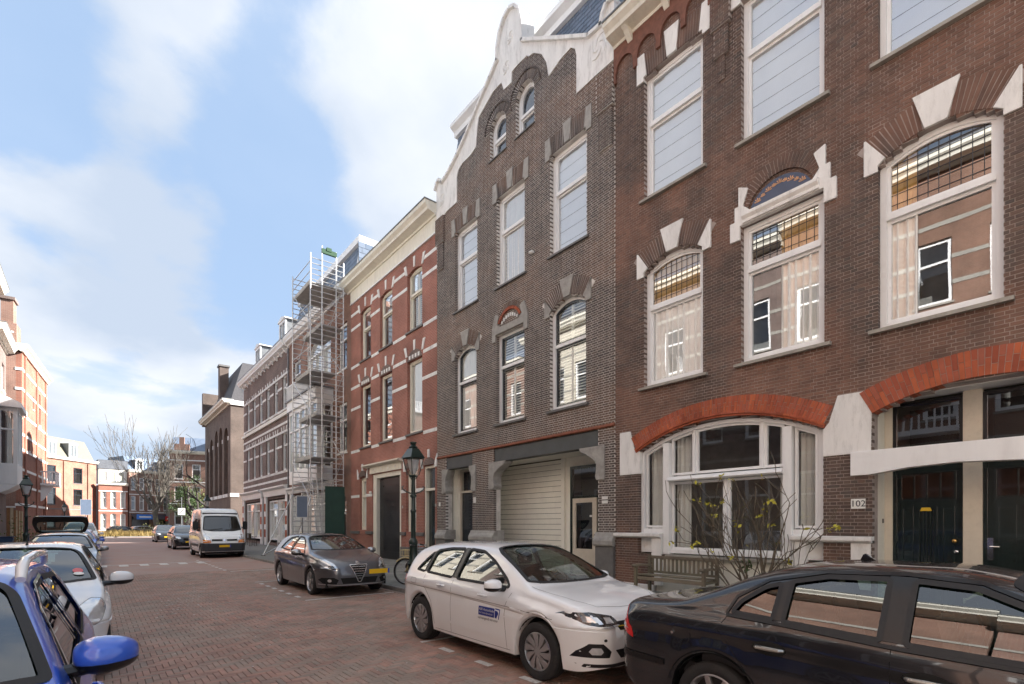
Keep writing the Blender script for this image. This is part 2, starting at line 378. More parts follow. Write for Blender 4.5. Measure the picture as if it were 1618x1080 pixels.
def place_bricks(fr, full, parent, m, L=0.22, J=0.011, C=0.0625, deep=0.115, name='brick'):
    if not full: return
    f0 = Fr((0, 0, 0), fr.u, fr.o); mb = MB(f0).box(0, L - J, -deep, 0, 0, C - J)
    first = obj(name, mb, m, None); me = first.data; bpy.data.objects.remove(first)
    off = base_of(parent).location
    for p, a, jo in full:
        q = fr(p, jo, a); link_mesh(name, me, parent, (q.x - off.x, q.y - off.y, q.z - off.z))
# ------------------------------------------------------------------ palette
mat_pieces('brick_brown', [(0.080, 0.057, 0.048), (0.113, 0.076, 0.060), (0.091, 0.063, 0.054), (0.147, 0.095, 0.072), (0.075, 0.063, 0.056)], zcols=[(0.158, 0.084, 0.060), (0.204, 0.109, 0.076), (0.136, 0.074, 0.054)], stain=0.36)
mat_pieces('brick_grey', [(0.085, 0.071, 0.065), (0.126, 0.101, 0.089), (0.070, 0.061, 0.058), (0.155, 0.121, 0.104), (0.100, 0.080, 0.071)], zcols=[(0.148, 0.101, 0.080), (0.185, 0.121, 0.092), (0.118, 0.085, 0.071)], stain=0.25)
mat_pieces('brick_orange', [(0.36, 0.085, 0.036), (0.46, 0.12, 0.048), (0.28, 0.065, 0.032), (0.40, 0.10, 0.05), (0.33, 0.10, 0.06)], stain=0.28, bump=0.35)
mat_pieces('brick_paving', [(0.270, 0.168, 0.132), (0.357, 0.203, 0.156), (0.251, 0.195, 0.159), (0.414, 0.222, 0.168), (0.301, 0.210, 0.168)], stain=0.30, big=(0.263, 0.216, 0.175), rough=0.72, bump=0.5, bscale=70)
mat_pieces('slate', [(0.10, 0.14, 0.20), (0.16, 0.20, 0.27), (0.12, 0.16, 0.22)], stain=0.2, rough=0.45, bump=0.15)
mat_pieces('pavement_tile', [(0.17, 0.17, 0.155), (0.23, 0.225, 0.205), (0.19, 0.195, 0.17)], stain=0.25, rough=0.85)
mat('mortar_dark', (0.40, 0.34, 0.31), 0.95, var=0.3, vscale=2, dirt=0.5)
mat('mortar_light', (0.64, 0.61, 0.57), 0.95, var=0.25, vscale=2, dirt=0.3)
mat('mortar_paving', (0.12, 0.095, 0.08), 0.95, var=0.3)
mat('white_paint', (0.86, 0.865, 0.86), 0.42, var=0.05, vscale=1.5, dirt=0.10, streak=1)
mat('white_stone', (0.82, 0.81, 0.785), 0.8, var=0.10, vscale=2.2, dirt=0.42, bump=0.2, bscale=45, streak=1)
mat('cream_paint', (0.80, 0.765, 0.66), 0.5, var=0.07, dirt=0.22, streak=1)
mat('sill_stone', (0.36, 0.34, 0.30), 0.85, var=0.15, dirt=0.5)
mat('grey_stone', (0.36, 0.345, 0.32), 0.85, var=0.22, vscale=5, bump=0.5, bscale=120, dirt=0.22)
mat('granite', (0.15, 0.145, 0.14), 0.6, var=0.2, vscale=6, bump=0.3, bscale=200, dirt=0.3)
mat('dark_beam', (0.055, 0.062, 0.066), 0.5, var=0.2, dirt=0.3)
mat('dark_green_paint', (0.010, 0.020, 0.019), 0.22, var=0.2, coat=0.6)
mat('black_paint', (0.010, 0.010, 0.012), 0.3, var=0.1, coat=0.3)
mat('dark_sash', (0.020, 0.026, 0.034), 0.25, var=0.1, coat=0.4)
mat('room_wall', (0.26, 0.25, 0.235), 0.9, var=0.2)
mat('curtain_white', (0.88, 0.87, 0.83), 0.9, var=0.05)
mat('blind_white', (0.88, 0.90, 0.93), 0.7, var=0.03)
mat('shutter_white', (0.82, 0.80, 0.74), 0.5, var=0.03)
mat('zinc', (0.22, 0.23, 0.24), 0.45, metal=0.5, var=0.2)
mat('lead', (0.16, 0.17, 0.19), 0.5, metal=0.3, var=0.2)
mat('lead_came', (0.05, 0.05, 0.05), 0.5, var=0)
mat('roof_tile_dark', (0.055, 0.052, 0.055), 0.7, var=0.35, vscale=7, bump=0.6, bscale=14)
mat('tile_glaze', (0.05, 0.06, 0.11), 0.25, var=0.2, coat=0.5)
mat('tile_flower', (0.62, 0.33, 0.17), 0.35, var=0.2)
mat('panel_cream', (0.85, 0.83, 0.74), 0.45, var=0.06, vscale=1.2, dirt=0.10)
mat('door_white', (0.66, 0.60, 0.50), 0.45, var=0.05, dirt=0.15)
mat('brass', (0.55, 0.34, 0.12), 0.25, metal=1, var=0.1)
mat('chrome', (0.75, 0.76, 0.78), 0.12, metal=1, var=0)
mat('enamel_white', (0.82, 0.82, 0.78), 0.3, var=0.04)
mat('enamel_black', (0.02, 0.02, 0.03), 0.3, var=0)
mat('yellow_card', (0.75, 0.50, 0.03), 0.5, var=0)
mat('iron_black', (0.015, 0.02, 0.02), 0.4, var=0.2)
mat('kerb_stone', (0.25, 0.24, 0.225), 0.85, var=0.2, vscale=4, bump=0.4, dirt=0.4)
mat('road_paint', (0.62, 0.60, 0.57), 0.7, var=0.15, vscale=9, dirt=0.75)
mat_brick_tex('brick_red', (0.33, 0.125, 0.090), (0.27, 0.102, 0.075), (0.42, 0.29, 0.24))
mat_brick_tex('brick_far_dark', (0.13, 0.09, 0.08), (0.17, 0.112, 0.096), (0.30, 0.26, 0.23))
mat_brick_tex('brick_far_red', (0.20, 0.105, 0.078), (0.24, 0.122, 0.088), (0.34, 0.27, 0.22))
mat_brick_tex('brick_far_orange', (0.24, 0.092, 0.060), (0.29, 0.112, 0.072), (0.34, 0.22, 0.17))
mat_brick_tex('brick_opposite', (0.17, 0.085, 0.058), (0.22, 0.11, 0.072), (0.32, 0.24, 0.19))
mat_brick_tex('brick_church', (0.11, 0.082, 0.068), (0.14, 0.10, 0.083), (0.20, 0.165, 0.14))
mat_glass('window_glass', tint=(0.95, 0.97, 0.96), ior=2.6, wob=0.03)
mat_glass('window_glass_bright', tint=(0.95, 0.97, 0.98), ior=3.2, wob=0.02)
mat_glass('leaded_glass', tint=(0.80, 0.62, 0.34), ior=2.9, wob=0.03)  # amber over the whole pane imitates reflected sunlit brick, besides a slight amber border
M = MATS
FX = 10.4
FR = Fr((FX, 0, 0), (0, 1, 0), (-1, 0, 0))            # right-hand facades: u = Y, o towards the street
EYE = (0, 0, 1.7)

def inset(u0, u1, z0, z1, rise, f, n=12):
    return arch(u0 + f, u1 - f, z0 + f, z1 - (max(0, f - rise + 0.008) if rise > 0 else f), max(0.008, rise - f) if rise > 0 else 0, n)
def curtain(parent, fr, u0, u1, z0, z1, o, amp=0.035, wl=0.13, m='curtain_white', name='curtain'):
    mb = MB(fr); n = max(6, int((u1 - u0) / wl * 6)); vs = []; rr = random.random() * 6
    for i in range(n + 1):
        u = u0 + (u1 - u0) * i / n
        for z, k in ((z0, 1.25), ((z0 + z1) / 2, 1.0), (z1, 0.6)):
            vs.append((u, o + amp * k * (math.sin(rr + 2 * math.pi * (u - u0) / wl) + 0.4 * math.sin(rr + 2 * math.pi * (u - u0) / wl / 2.7)), z))
    fs = [(3 * i + k, 3 * i + 3 + k, 3 * i + 4 + k, 3 * i + 1 + k) for i in range(n) for k in (0, 1)]
    mb.add(vs, fs); return obj(name, mb, M[m], parent, smooth=True)
def shutters(parent, fr, u0, u1, z0, z1, o):
    mb = MB(fr); n = int((z1 - z0) / 0.085); um = (u0 + u1) / 2
    for k in range(n):
        z = z0 + 0.085 * k + 0.02
        for a, b in ((u0 + 0.04, um - 0.03), (um + 0.03, u1 - 0.04)):
            mb.add([(a, o + 0.02, z), (b, o + 0.02, z), (b, o - 0.035, z + 0.055), (a, o - 0.035, z + 0.055), (a, o + 0.02, z + 0.010), (b, o + 0.02, z + 0.010), (b, o - 0.035, z + 0.065), (a, o - 0.035, z + 0.065)],
                   [(0, 1, 2, 3), (4, 5, 6, 7), (0, 1, 5, 4), (2, 3, 7, 6), (1, 2, 6, 5), (0, 3, 7, 4)])
    for a in (u0, um - 0.03, um, u1 - 0.04): mb.box(a, a + 0.035, o - 0.04, o + 0.03, z0, z1)
    return obj('shutter', mb, M['shutter_white'], parent, kind='stuff')
def window(root, fr, u0, u1, z0, z1, rise=0.0, rec=0.12, fw=0.075, transom=None, m='white_paint', sash='white_paint', mull=(), fill='curtain', sill=None, glass='window_glass', top_glass=None, cames=False, detail=True, sb=0.05, label=None, room=1.3):
    fd = 0.10
    w = obj('window', MB(fr).ring(arch(u0, u1, z0, z1, rise), inset(u0, u1, z0, z1, rise, fw), -rec - fd, -rec), M[m], root, label=label)
    a, b, c, d = u0 + fw, u1 - fw, z0 + fw, z1
    inn = inset(u0, u1, z0, z1, rise, fw)
    ztop = z1 + rise - fw if rise else z1 - fw
    if transom:
        obj('transom', MB(fr).box(a, b, -rec - fd + 0.01, -rec + 0.018, transom - 0.045, transom + 0.045), M[m], w)
        parts = [(c, transom - 0.045, 0, -0.02), (transom + 0.045, z1 - max(0, fw - rise + 0.008) if rise else ztop, max(0.008, rise - fw) if rise else 0, 0.0)]
    else: parts = [(c, z1 - max(0, fw - rise + 0.008) if rise else ztop, max(0.008, rise - fw) if rise else 0, 0.0)]
    for i, (p, q, r, oo) in enumerate(parts):
        if detail:
            s = MB(fr).ring(arch(a + 0.001, b - 0.001, p + 0.001, q - (0.001 if not r else 0), r), inset(a, b, p, q, r, sb), -rec - fd + 0.012 + oo, -rec - 0.025 + oo)
            obj('sash', s, M[sash], w)
        g = MB(fr); pl = inset(a, b, p, q, r, sb * 0.8) if detail else arch(a, b, p, q, r)
        g.add([(x, -rec - 0.065 + oo, z) for x, z in pl], [tuple(range(len(pl)))])
        obj('pane', g, M[(top_glass or glass) if i == len(parts) - 1 and transom else glass], w)
        if cames and i == len(parts) - 1:
            cm = MB(fr); n = int((b - a) / 0.125)
            for k in range(1, n):
                u = a + (b - a) * k / n; sp = [s for s in [spans([(zz, uu) for uu, zz in pl], u)] if s]
                for lo, hi in (sp[0] if sp else []): cm.box(u - 0.005, u + 0.005, -rec - 0.062 + oo, -rec - 0.054 + oo, lo, hi)
            k = p + 0.16
            while k < q + r:
                for lo, hi in spans(pl, k): cm.box(lo, hi, -rec - 0.061 + oo, -rec - 0.055 + oo, k - 0.005, k + 0.005)
                k += 0.17
            obj('lead_came', cm, M['lead_came'], w, kind='stuff')
    for (mu, ma, mz, mw) in mull: obj('mullion', MB(fr).box(mu - mw / 2, mu + mw / 2, -rec - fd + 0.015, -rec + 0.012, ma, mz), M[m], w)
    if sill:
        sm, over, h, prj = sill
        obj('window_sill', MB(fr).side([(-rec - 0.02, z0 - 0.004), (prj, z0 - 0.025), (prj, z0 - h), (-rec - 0.02, z0 - h)], u0 - over, u1 + over), M[sm], w)
    o = -rec - 0.105
    if fill == 'curtain':
        cw = (b - a) * random.uniform(0.22, 0.34)
        curtain(w, fr, a, a + cw, z0 + 0.04, ztop, o); curtain(w, fr, b - cw * 1.05, b, z0 + 0.04, ztop, o)
    elif fill == 'full': curtain(w, fr, a, b, z0 + 0.04, ztop, o, 0.035, 0.15)
    elif fill == 'net': curtain(w, fr, a, b, z0 + 0.04, ztop, o, 0.02, 0.10)
    elif fill == 'right': curtain(w, fr, a, a + (b - a) * 0.55, z0 + 0.04, ztop, o)
    elif fill == 'left': curtain(w, fr, b - (b - a) * 0.3, b, z0 + 0.04, ztop, o)
    elif fill == 'blind':
        bl = MB(fr); k = ztop
        while k > z0 + 0.06:
            lo = max(z0 + 0.05, k - 0.36); bl.add([(a, o, lo), (b, o, lo), (b, o - 0.004, (k + lo) / 2), (a, o - 0.004, (k + lo) / 2), (b, o - 0.012, k - 0.0005), (a, o - 0.012, k - 0.0005)], [(0, 1, 2, 3), (3, 2, 4, 5)]); k = lo - 0.001
        obj('blind', bl, M['blind_white'], w, kind='stuff')
    elif fill == 'shutters': shutters(w, fr, a + 0.02, b - 0.02, z0 + 0.08, ztop, o)
    if room:
        q = MB(fr); e = 0.06; o0, o1 = -rec - fd - 0.30, -rec - fd - 0.30 - room; zt = z1 + rise + e
        vs = [(u0 - e, o0, z0 - e), (u1 + e, o0, z0 - e), (u1 + e, o0, zt), (u0 - e, o0, zt), (u0 - e, o1, z0 - e), (u1 + e, o1, z0 - e), (u1 + e, o1, zt), (u0 - e, o1, zt)]
        q.add(vs, [(4, 5, 6, 7), (0, 1, 5, 4), (1, 2, 6, 5), (2, 3, 7, 6), (3, 0, 4, 7)])
        obj('interior', q, M['room_wall'], w)
    return w
def brick_arch(root, fr, u0, u1, z1, rise, th, m='brick_brown', o0=-0.10, o1=0.012, bw=0.066, key=None, ends=None, stone='white_stone', skip=(), name='arch_brick', single=False, rows=1, flare=0.0):
    """bricks on end between two arcs; key/ends are stone wedges: (half width in metres, extra height)"""
    c, zc, r, a = arch_geo(u0, u1, z1, rise); n = max(4, int(2 * a * (r + th / 2) / bw)); J = 0.007 if m == 'brick_orange' else 0.012
    mb = MB(fr); ko = []
    def pt(t, rr): return (c + rr * math.sin(t), zc + rr * math.cos(t))
    ka = (key[0] / r) if key else 0
    ea = (ends[0] / r) if ends else 0
    for i in range(n):
        t0 = -a + 2 * a * i / n; t1 = -a + 2 * a * (i + 1) / n; tm = (t0 + t1) / 2
        if key and abs(tm) < ka: continue
        if ends and a - abs(tm) < ea: continue
        j = random.uniform(-0.004, 0.004)
        segs = [(0, th)] if rows == 1 else ([(0, th * 0.62 - 0.004), (th * 0.62 + 0.004, th)] if i % 2 else [(0, th * 0.38 - 0.004), (th * 0.38 + 0.004, th)])
        for s0, s1 in segs:
            f = J / (2 * r); poly = [pt(t0 + f, r + s0), pt(t1 - f, r + s0), pt(t1 - f, r + s1), pt(t0 + f, r + s1)]
            if single: ko.append(obj(name, MB(fr).prism(poly, o0, o1 + j), M[m], root))
            else: mb.prism(poly, o0, o1 + j)
    mo = MB(fr); k = 16
    for i in range(k):
        t0 = -a + 2 * a * i / k; t1 = -a + 2 * a * (i + 1) / k
        mo.prism([pt(t0, r + 0.004), pt(t1, r + 0.004), pt(t1, r + th - 0.004), pt(t0, r + th - 0.004)], o0 + 0.005, o1 - 0.007)
    obj('arch_mortar', mo, M['mortar_dark' if m != 'brick_grey' else 'mortar_light'], root)
    if not single: obj('brick_arch', mb, M[m], root, kind='stuff')
    if key:
        h, x = key; k2 = (h * 1.35) / r
        obj('keystone', MB(fr).prism([pt(-ka * 0.95, r - 0.015), pt(ka * 0.95, r - 0.015), pt(k2, r + th + x), pt(-k2, r + th + x)], o0, o1 + 0.035), M[stone], root, bevel=0.004)
    if ends:
        h, x = ends
        for sg in (-1, 1):
            q = [pt(sg * (a - ea), r), pt(sg * (a - ea * 1.0), r + th + x), (c + sg * ((u1 - u0) / 2 + 0.20), zc + (r + th + x) * math.cos(a - ea)), (c + sg * ((u1 - u0) / 2 + 0.20), z1 - 0.10), (c + sg * ((u1 - u0) / 2), z1 - 0.10), pt(sg * a, r)]
            obj('springer_stone', MB(fr).prism(q, o0, o1 + 0.03), M[stone], root, bevel=0.004)
def cornice(root, fr, u0, u1, z, prj, m='cream_paint', scale=1.0, brackets=0.0, name='cornice', top='zinc'):
    s = scale
    prof = [(0, z), (0.08 * s, z), (0.10 * s, z + 0.06 * s), (prj * 0.75, z + 0.12 * s), (prj * 0.8, z + 0.20 * s), (prj, z + 0.30 * s), (prj, z + 0.42 * s), (-0.3, z + 0.42 * s), (-0.3, z)]
    obj(name, MB(fr).side(prof, u0, u1), M[m], root)
    obj('gutter', MB(fr).side([(-0.25, z + 0.424 * s), (prj + 0.03, z + 0.424 * s), (prj + 0.03, z + 0.46 * s), (-0.25, z + 0.46 * s)], u0 - 0.02, u1 + 0.02), M[top], root)
    if brackets:
        n = int((u1 - u0) / brackets)
        for i in range(n):
            u = u0 + (u1 - u0) * (i + 0.5) / n
            obj('bracket', MB(fr).side([(0.012, z - 0.16 * s), (0.08, z - 0.16 * s), (prj * 0.5, z + 0.02), (prj * 0.72, z + 0.09 * s), (0.012, z + 0.09 * s)], u - 0.07, u + 0.07), M[m], root, bevel=0.004)
def body(root, fr, u0, u1, z1, depth=9.0, z0=0.0, front=-0.32, m='room_wall', name='house_body'):
    return obj(name, MB(fr).box(u0, u1, -depth, front - 1.9, z0, z1), M[m], root)
def side_walls(root, fr, u0, u1, z1, m, depth=9.0):
    obj('side_wall', MB(fr).box(u0 + 0.005, u0 + 0.2, -depth, -0.32, 0, z1), M[m], root); obj('side_wall', MB(fr).box(u1 - 0.2, u1 - 0.005, -depth, -0.32, 0, z1), M[m], root)
def slate_roof(root, fr, u0, u1, o0, z0, o1, z1, single=False, w=0.24, e=0.17, m='slate'):
    """slates in courses on a sloping plane; each a thin tilted box"""
    L = math.hypot(o1 - o0, z1 - z0); du, dz = (o1 - o0) / L, (z1 - z0) / L; no, nz = dz, -du
    if no < 0: no, nz = -no, -nz
    n = int(L / e); mb = MB(fr); every = []
    obj('roof_board', MB(fr).add([(u0, o0 - 0.05, z0), (u1, o0 - 0.05, z0), (u1, o1 - 0.05, z1), (u0, o1 - 0.05, z1)], [(0, 1, 2, 3)]), M['black_paint'], root)
    for r in range(n):
        s0 = r * e; s1 = min(L, s0 + e * 1.25); x = u0 - (r % 2) * w / 2
        while x < u1:
            a, b = max(x, u0), min(x + w - 0.012, u1)
            if b - a > 0.03:
                t0, t1 = 0.016 + random.uniform(0, 0.004), 0.003
                P = lambda u, s, t: (u, o0 + du * s + no * t, z0 + dz * s + nz * t)
                vs = [P(a, s0, t0 + 0.008), P(b, s0, t0 + 0.008), P(b, s1, t1 + 0.006), P(a, s1, t1 + 0.006), P(a, s0, t0 - 0.01), P(b, s0, t0 - 0.01)]
                fs = [(0, 1, 2, 3), (4, 5, 1, 0)]
                every.append((vs, fs))
            x += w
    if single: every.sort(key=lambda t: (fr(*t[0][0]) - Vector(EYE)).length)
    k = 300 if single else 0
    for vs, fs in every[:k]: obj('slate', MB(fr).add(vs, fs), M[m], root)
    for vs, fs in every[k:]: mb.add(vs, fs)
    obj('slates', mb, M[m], root, kind='stuff')

# ================================================================== house with the number 102
H1 = thing('brick_townhouse', 'dark brown brick house with orange ground-floor arches and number 102 by its door', 'house', (FX, 3.0, 0))
u0, u1 = -4.2, 8.42
cols = [(5.97, 7.52), (3.55, 5.11), (1.16, 2.72), (-1.3, 0.26)]
GWI = (3.57, 7.70)                                    # big shop-like window
holes = []
for a, b in cols:
    holes.append(arch(a, b, 9.65, 12.62, 0.04))
for k, (a, b) in enumerate(cols): holes.append(arch(a, b, 5.06, 7.83, 0.28) if k != 1 else arch(a, b, 5.06, 7.9, 0))
holes.append(arch(GWI[0] - 0.0, GWI[1] + 0.0, 0.98, 3.47, 0.52, 24)); holes.append([(7.0, 0.98), (7.25, 0.1), (4.05, 0.1), (4.05, 1.0), (4.05, 1.2), (7.0, 1.2)])
holes.append(arch(0.05, 2.80, 0.0, 3.64, 0.31, 20))
B, Mo, full = brick_wall(FR, [(u0, 0.24), (u1, 0.24), (u1, 13.95), (u0, 13.95)], holes, 0.24, 13.95, near=(2.5, 0, 2.5))
wall = obj('wall', B, M['brick_brown'], H1); obj('mortar', Mo, M['mortar_dark'], wall); place_bricks(FR, full, wall, M['brick_brown'])
side_walls(H1, FR, u0, u1, 13.9, 'brick_far_dark'); body(H1, FR, u0, u1, 14.0)
names = ['first-from-left', '', '', '']
for k, (a, b) in enumerate(cols):
    window(H1, FR, a, b, 9.65, 12.62, 0.04, transom=11.48, fill='blind', glass='window_glass_bright', sill=('sill_stone', 0.10, 0.085, 0.09), fw=0.085, sb=0.055)
    brick_arch(H1, FR, a, b, 12.64, 0.05, 0.55, key=(0.13, 0.08), ends=(0.08, 0.03), rows=1)
    if k == 1: continue
    window(H1, FR, a, b, 5.06, 7.83, 0.28, transom=6.96, fill=['full', '', 'left', 'curtain'][k], top_glass='leaded_glass', cames=True, sill=('sill_stone', 0.12, 0.085, 0.10), fw=0.095, sb=0.055)
    brick_arch(H1, FR, a, b, 7.85, 0.28, 0.50, key=(0.15, 0.09), ends=(0.14, 0.02), rows=1)
a, b = cols[1]
window(H1, FR, a, b, 5.06, 7.9, 0, transom=6.98, fill='right', top_glass='leaded_glass', cames=True, sill=('sill_stone', 0.12, 0.085, 0.10), fw=0.095, sb=0.055)
# the middle window's stone hood with its tiled lunette
hood = obj('stone_hood', MB(FR).prism([(3.34, 7.62), (3.34, 8.02), (3.44, 8.02), (3.44, 8.32), (3.52, 8.32), (3.52, 8.70), (3.72, 8.62), (3.62, 8.30), (3.75, 8.14), (4.9, 8.14), (5.05, 8.30), (4.95, 8.62), (5.15, 8.72), (5.15, 8.32), (5.23, 8.32), (5.23, 8.02), (5.33, 8.02), (5.33, 7.62), (5.12, 7.62), (5.12, 7.90), (3.55, 7.90), (3.55, 7.62)], -0.06, 0.05), M['white_stone'], H1, bevel=0.006)
obj('hood_mould', MB(FR).side([(0.052, 7.92), (0.085, 7.92), (0.085, 7.98), (0.13, 8.04), (0.13, 8.10), (0.052, 8.12)], 3.62, 5.05), M['white_stone'], hood)
brick_arch(H1, FR, 3.72, 4.96, 8.30, 0.42, 0.20, o1=0.02)
brick_arch(H1, FR, 3.74, 4.94, 8.22, 0.40, 0.10, o1=0.045, m='brick_brown')
lun = arch(3.78, 4.90, 8.143, 8.20, 0.34)
obj('tile_lunette', MB(FR).prism(lun, -0.05, -0.004 + 0.02), M['tile_glaze'], H1)
fl = MB(FR)
for k in range(9):
    u = 3.92 + k * 0.105; zc = 8.20 + 0.22 * math.sin(math.pi * (k + 0.7) / 9.4); s = 0.7 if k % 2 else 1.0
    for q in range(5):
        t = math.pi * (q / 4.0); fl.prism([(u, zc - 0.02), (u + 0.055 * s * math.cos(t) - 0.012 * math.sin(t), zc + 0.055 * s * math.sin(t) + 0.012 * math.cos(t)), (u + 0.07 * s * math.cos(t), zc + 0.075 * s * math.sin(t)), (u + 0.055 * s * math.cos(t) + 0.012 * math.sin(t), zc + 0.055 * s * math.sin(t) - 0.012 * math.cos(t))], 0.015, 0.020 + 0.001 * q)
obj('tile_flowers', fl, M['tile_flower'], H1, kind='stuff')
# frieze of small round arches, stepped brick pendants, cornice with brackets
fz = []; w_ = 0.66; n = int((u1 - u0) / w_)
top = [(u1, 13.93), (u0, 13.93)]; low = []
for i in range(n):
    a = u0 + (u1 - u0) * i / n; b = u0 + (u1 - u0) * (i + 1) / n; c = (a + b) / 2; r = (b - a) / 2 - 0.075
    low += [(a + 0.001, 13.05), (a + 0.06, 13.05), (a + 0.06, 13.26)] + [(c - r * math.cos(math.pi * k / 10), 13.32 + r * math.sin(math.pi * k / 10)) for k in range(11)] + [(b - 0.06, 13.26), (b - 0.06, 13.05)]
    if i == n - 1: low.append((b, 13.05))
for i in range(n):
    seg = [p for p in low if u0 + (u1 - u0) * i / n - 1e-6 <= p[0] <= u0 + (u1 - u0) * (i + 1) / n + 1e-6]
    a = u0 + (u1 - u0) * i / n; b = u0 + (u1 - u0) * (i + 1) / n
    obj('frieze_arch', MB(FR).prism([(a, 13.93)] + [(a, 13.05)] + [p for p in seg if a + 0.01 < p[0] < b - 0.01] + [(b, 13.05), (b, 13.93)], 0.004, 0.065), M['brick_frieze'] if 'brick_frieze' in M else mat('brick_frieze', (0.19, 0.085, 0.06), 0.9, var=0.3, vscale=9, bump=0.5, bscale=50), H1)
for uc in (5.53, 3.12, 0.70):
    for k, (hw, za, zb, pr) in enumerate([(0.22, 12.35, 13.04, 0.11), (0.16, 11.75, 12.35, 0.07), (0.08, 11.25, 11.75, 0.035)]):
        b_, m_, f_ = brick_wall(Fr((FX - pr, 0, 0), (0, 1, 0), (-1, 0, 0)), [(uc - hw, za), (uc + hw, za), (uc + hw, zb), (uc - hw, zb)], [], za, zb, thick=pr - 0.005, deep=pr - 0.002)
        p_ = obj('brick_pendant', b_, M['brick_brown'], H1, kind='stuff'); obj('mortar', m_, M['mortar_dark'], p_)
cornice(H1, FR, u0, u1, 13.93, 0.50, m='cream_paint', brackets=1.05)
slate_roof(H1, FR, u0, u1 - 0.1, 0.0 - 0.4, 14.36, -1.4, 17.6, w=0.3, e=0.22)
obj('roof_top', MB(FR).box(u0, u1, -9, -1.4, 14.3, 17.62), M['lead'], H1)
# ground floor: orange arch over the wide window
obj('plinth', MB(FR).box(7.25, u1, -0.1, 0.045, 0.0, 0.236), M['white_stone'], H1, bevel=0.01); obj('plinth', MB(FR).box(2.81, 4.05, -0.1, 0.045, 0.0, 0.236), M['white_stone'], H1, bevel=0.01)
brick_arch(H1, FR, GWI[0] - 0.02, GWI[1] + 0.04, 3.56, 0.53, 0.33, m='brick_orange', o0=-0.12, o1=0.03, bw=0.062, single=True, rows=2)
for k, (dr, pr) in enumerate(((0.0, 0.055), (0.045, 0.085))):
    c, zc, r, t = arch_geo(GWI[0] - 0.02, GWI[1] + 0.04, 3.47 + dr, 0.53); q = MB(FR); nn = 34
    for i in range(nn):
        t0 = -t + 2 * t * i / nn; t1 = -t + 2 * t * (i + 1) / nn - 0.004 / r
        q.prism([(c + rr * math.sin(x), zc + rr * math.cos(x)) for x, rr in ((t0, r), (t1, r), (t1, r + 0.043), (t0, r + 0.043))], -0.10, pr)
    obj('arch_moulding', q, M['brick_orange'], H1, kind='stuff')
obj('corner_stone', MB(FR).prism([(7.64, 2.95), (8.26, 2.95), (8.26, 4.03), (7.93, 4.03), (7.80, 3.56), (7.64, 3.50)], -0.1, 0.022), M['white_stone'], H1, bevel=0.006)
obj('corner_stone', MB(FR).prism([(3.57, 2.95), (3.57, 3.44), (3.47, 3.56), (3.33, 4.03), (2.84, 4.03), (2.70, 3.76), (2.81, 3.70), (2.82, 2.95)], -0.6, 0.024), M['white_stone'], H1, bevel=0.006)
gw = obj('bay_window', MB(FR).ring(arch(GWI[0] + 0.02, GWI[1] - 0.02, 1.02, 3.46, 0.50, 24), arch(GWI[0] + 0.11, GWI[1] - 0.11, 1.11, 3.42, 0.46, 24), -0.26, -0.10), M['white_paint'], H1, label='wide white timber window with curtains at both ends')
for (a, b, c, d, e) in [(6.86, 7.02, 0.995, 3.62, -0.04), (4.14, 4.30, 0.995, 3.62, -0.04)]:
    obj('post', MB(FR).box(a, b, -0.25, e, c, d), M['white_paint'], gw, bevel=0.006)
obj('transom', MB(FR).side([(-0.24, 2.70), (0.0, 2.70), (0.03, 2.73), (0.0, 2.80), (-0.24, 2.84)], 4.30, 6.86), M['white_paint'], gw)
tops = arch(GWI[0] + 0.11, GWI[1] - 0.11, 1.11, 3.42, 0.46, 40)
def top_at(u):
    c, zc, r, t = arch_geo(GWI[0] + 0.11, GWI[1] - 0.11, 3.42, 0.46); return zc + math.sqrt(max(0, r * r - (u - c) ** 2))
def sash(a, b, z0, z1=None, o=-0.15, nm='sash'):
    n = 10; f = 0.055
    if z1 is None:
        out = [(a, z0), (b, z0)] + [(b + (a - b) * i / n, top_at(b + (a - b) * i / n)) for i in range(n + 1)]
        inn = [(a + f, z0 + f), (b - f, z0 + f)] + [(b - f + (a - b + 2 * f) * i / n, top_at(b - f + (a - b + 2 * f) * i / n) - f) for i in range(n + 1)]
    else: out = [(a, z0), (b, z0), (b, z1), (a, z1)]; inn = [(a + f, z0 + f), (b - f, z0 + f), (b - f, z1 - f), (a + f, z1 - f)]
    s = obj(nm, MB(FR).ring(out, inn, o - 0.06, o), M['white_paint'], gw); obj('pane', MB(FR).add([(x, o - 0.03, z) for x, z in inn], [tuple(range(len(inn)))]), M['window_glass'], gw)
sash(7.04, 7.57, 1.62); sash(3.70, 4.12, 1.62)
obj('side_panel', MB(FR).box(7.02, 7.6, -0.25, -0.12, 1.11, 1.60), M['white_paint'], gw); obj('side_panel', MB(FR).box(3.68, 4.14, -0.25, -0.12, 1.11, 1.60), M['white_paint'], gw)
for a, b in ((6.27, 6.85), (4.75, 6.22), (4.31, 4.70)): sash(a, b, 2.85)
obj('mullion', MB(FR).box(6.22, 6.27, -0.22, -0.10, 2.845, 3.86), M['white_paint'], gw); obj('mullion', MB(FR).box(4.70, 4.75, -0.22, -0.10, 2.845, 3.80), M['white_paint'], gw)
sash(5.53, 6.85, 1.11, 2.69); sash(4.31, 5.47, 1.11, 2.69); obj('mullion', MB(FR).box(5.47, 5.53, -0.22, -0.10, 1.112, 2.698), M['white_paint'], gw)
curtain(gw, FR, 7.06, 7.55, 1.15, 3.6, -0.34); curtain(gw, FR, 6.45, 6.83, 1.1, 3.75, -0.36); curtain(gw, FR, 3.72, 4.10, 1.15, 3.5, -0.34, wl=0.10); curtain(gw, FR, 4.32, 4.48, 1.1, 3.7, -0.36)
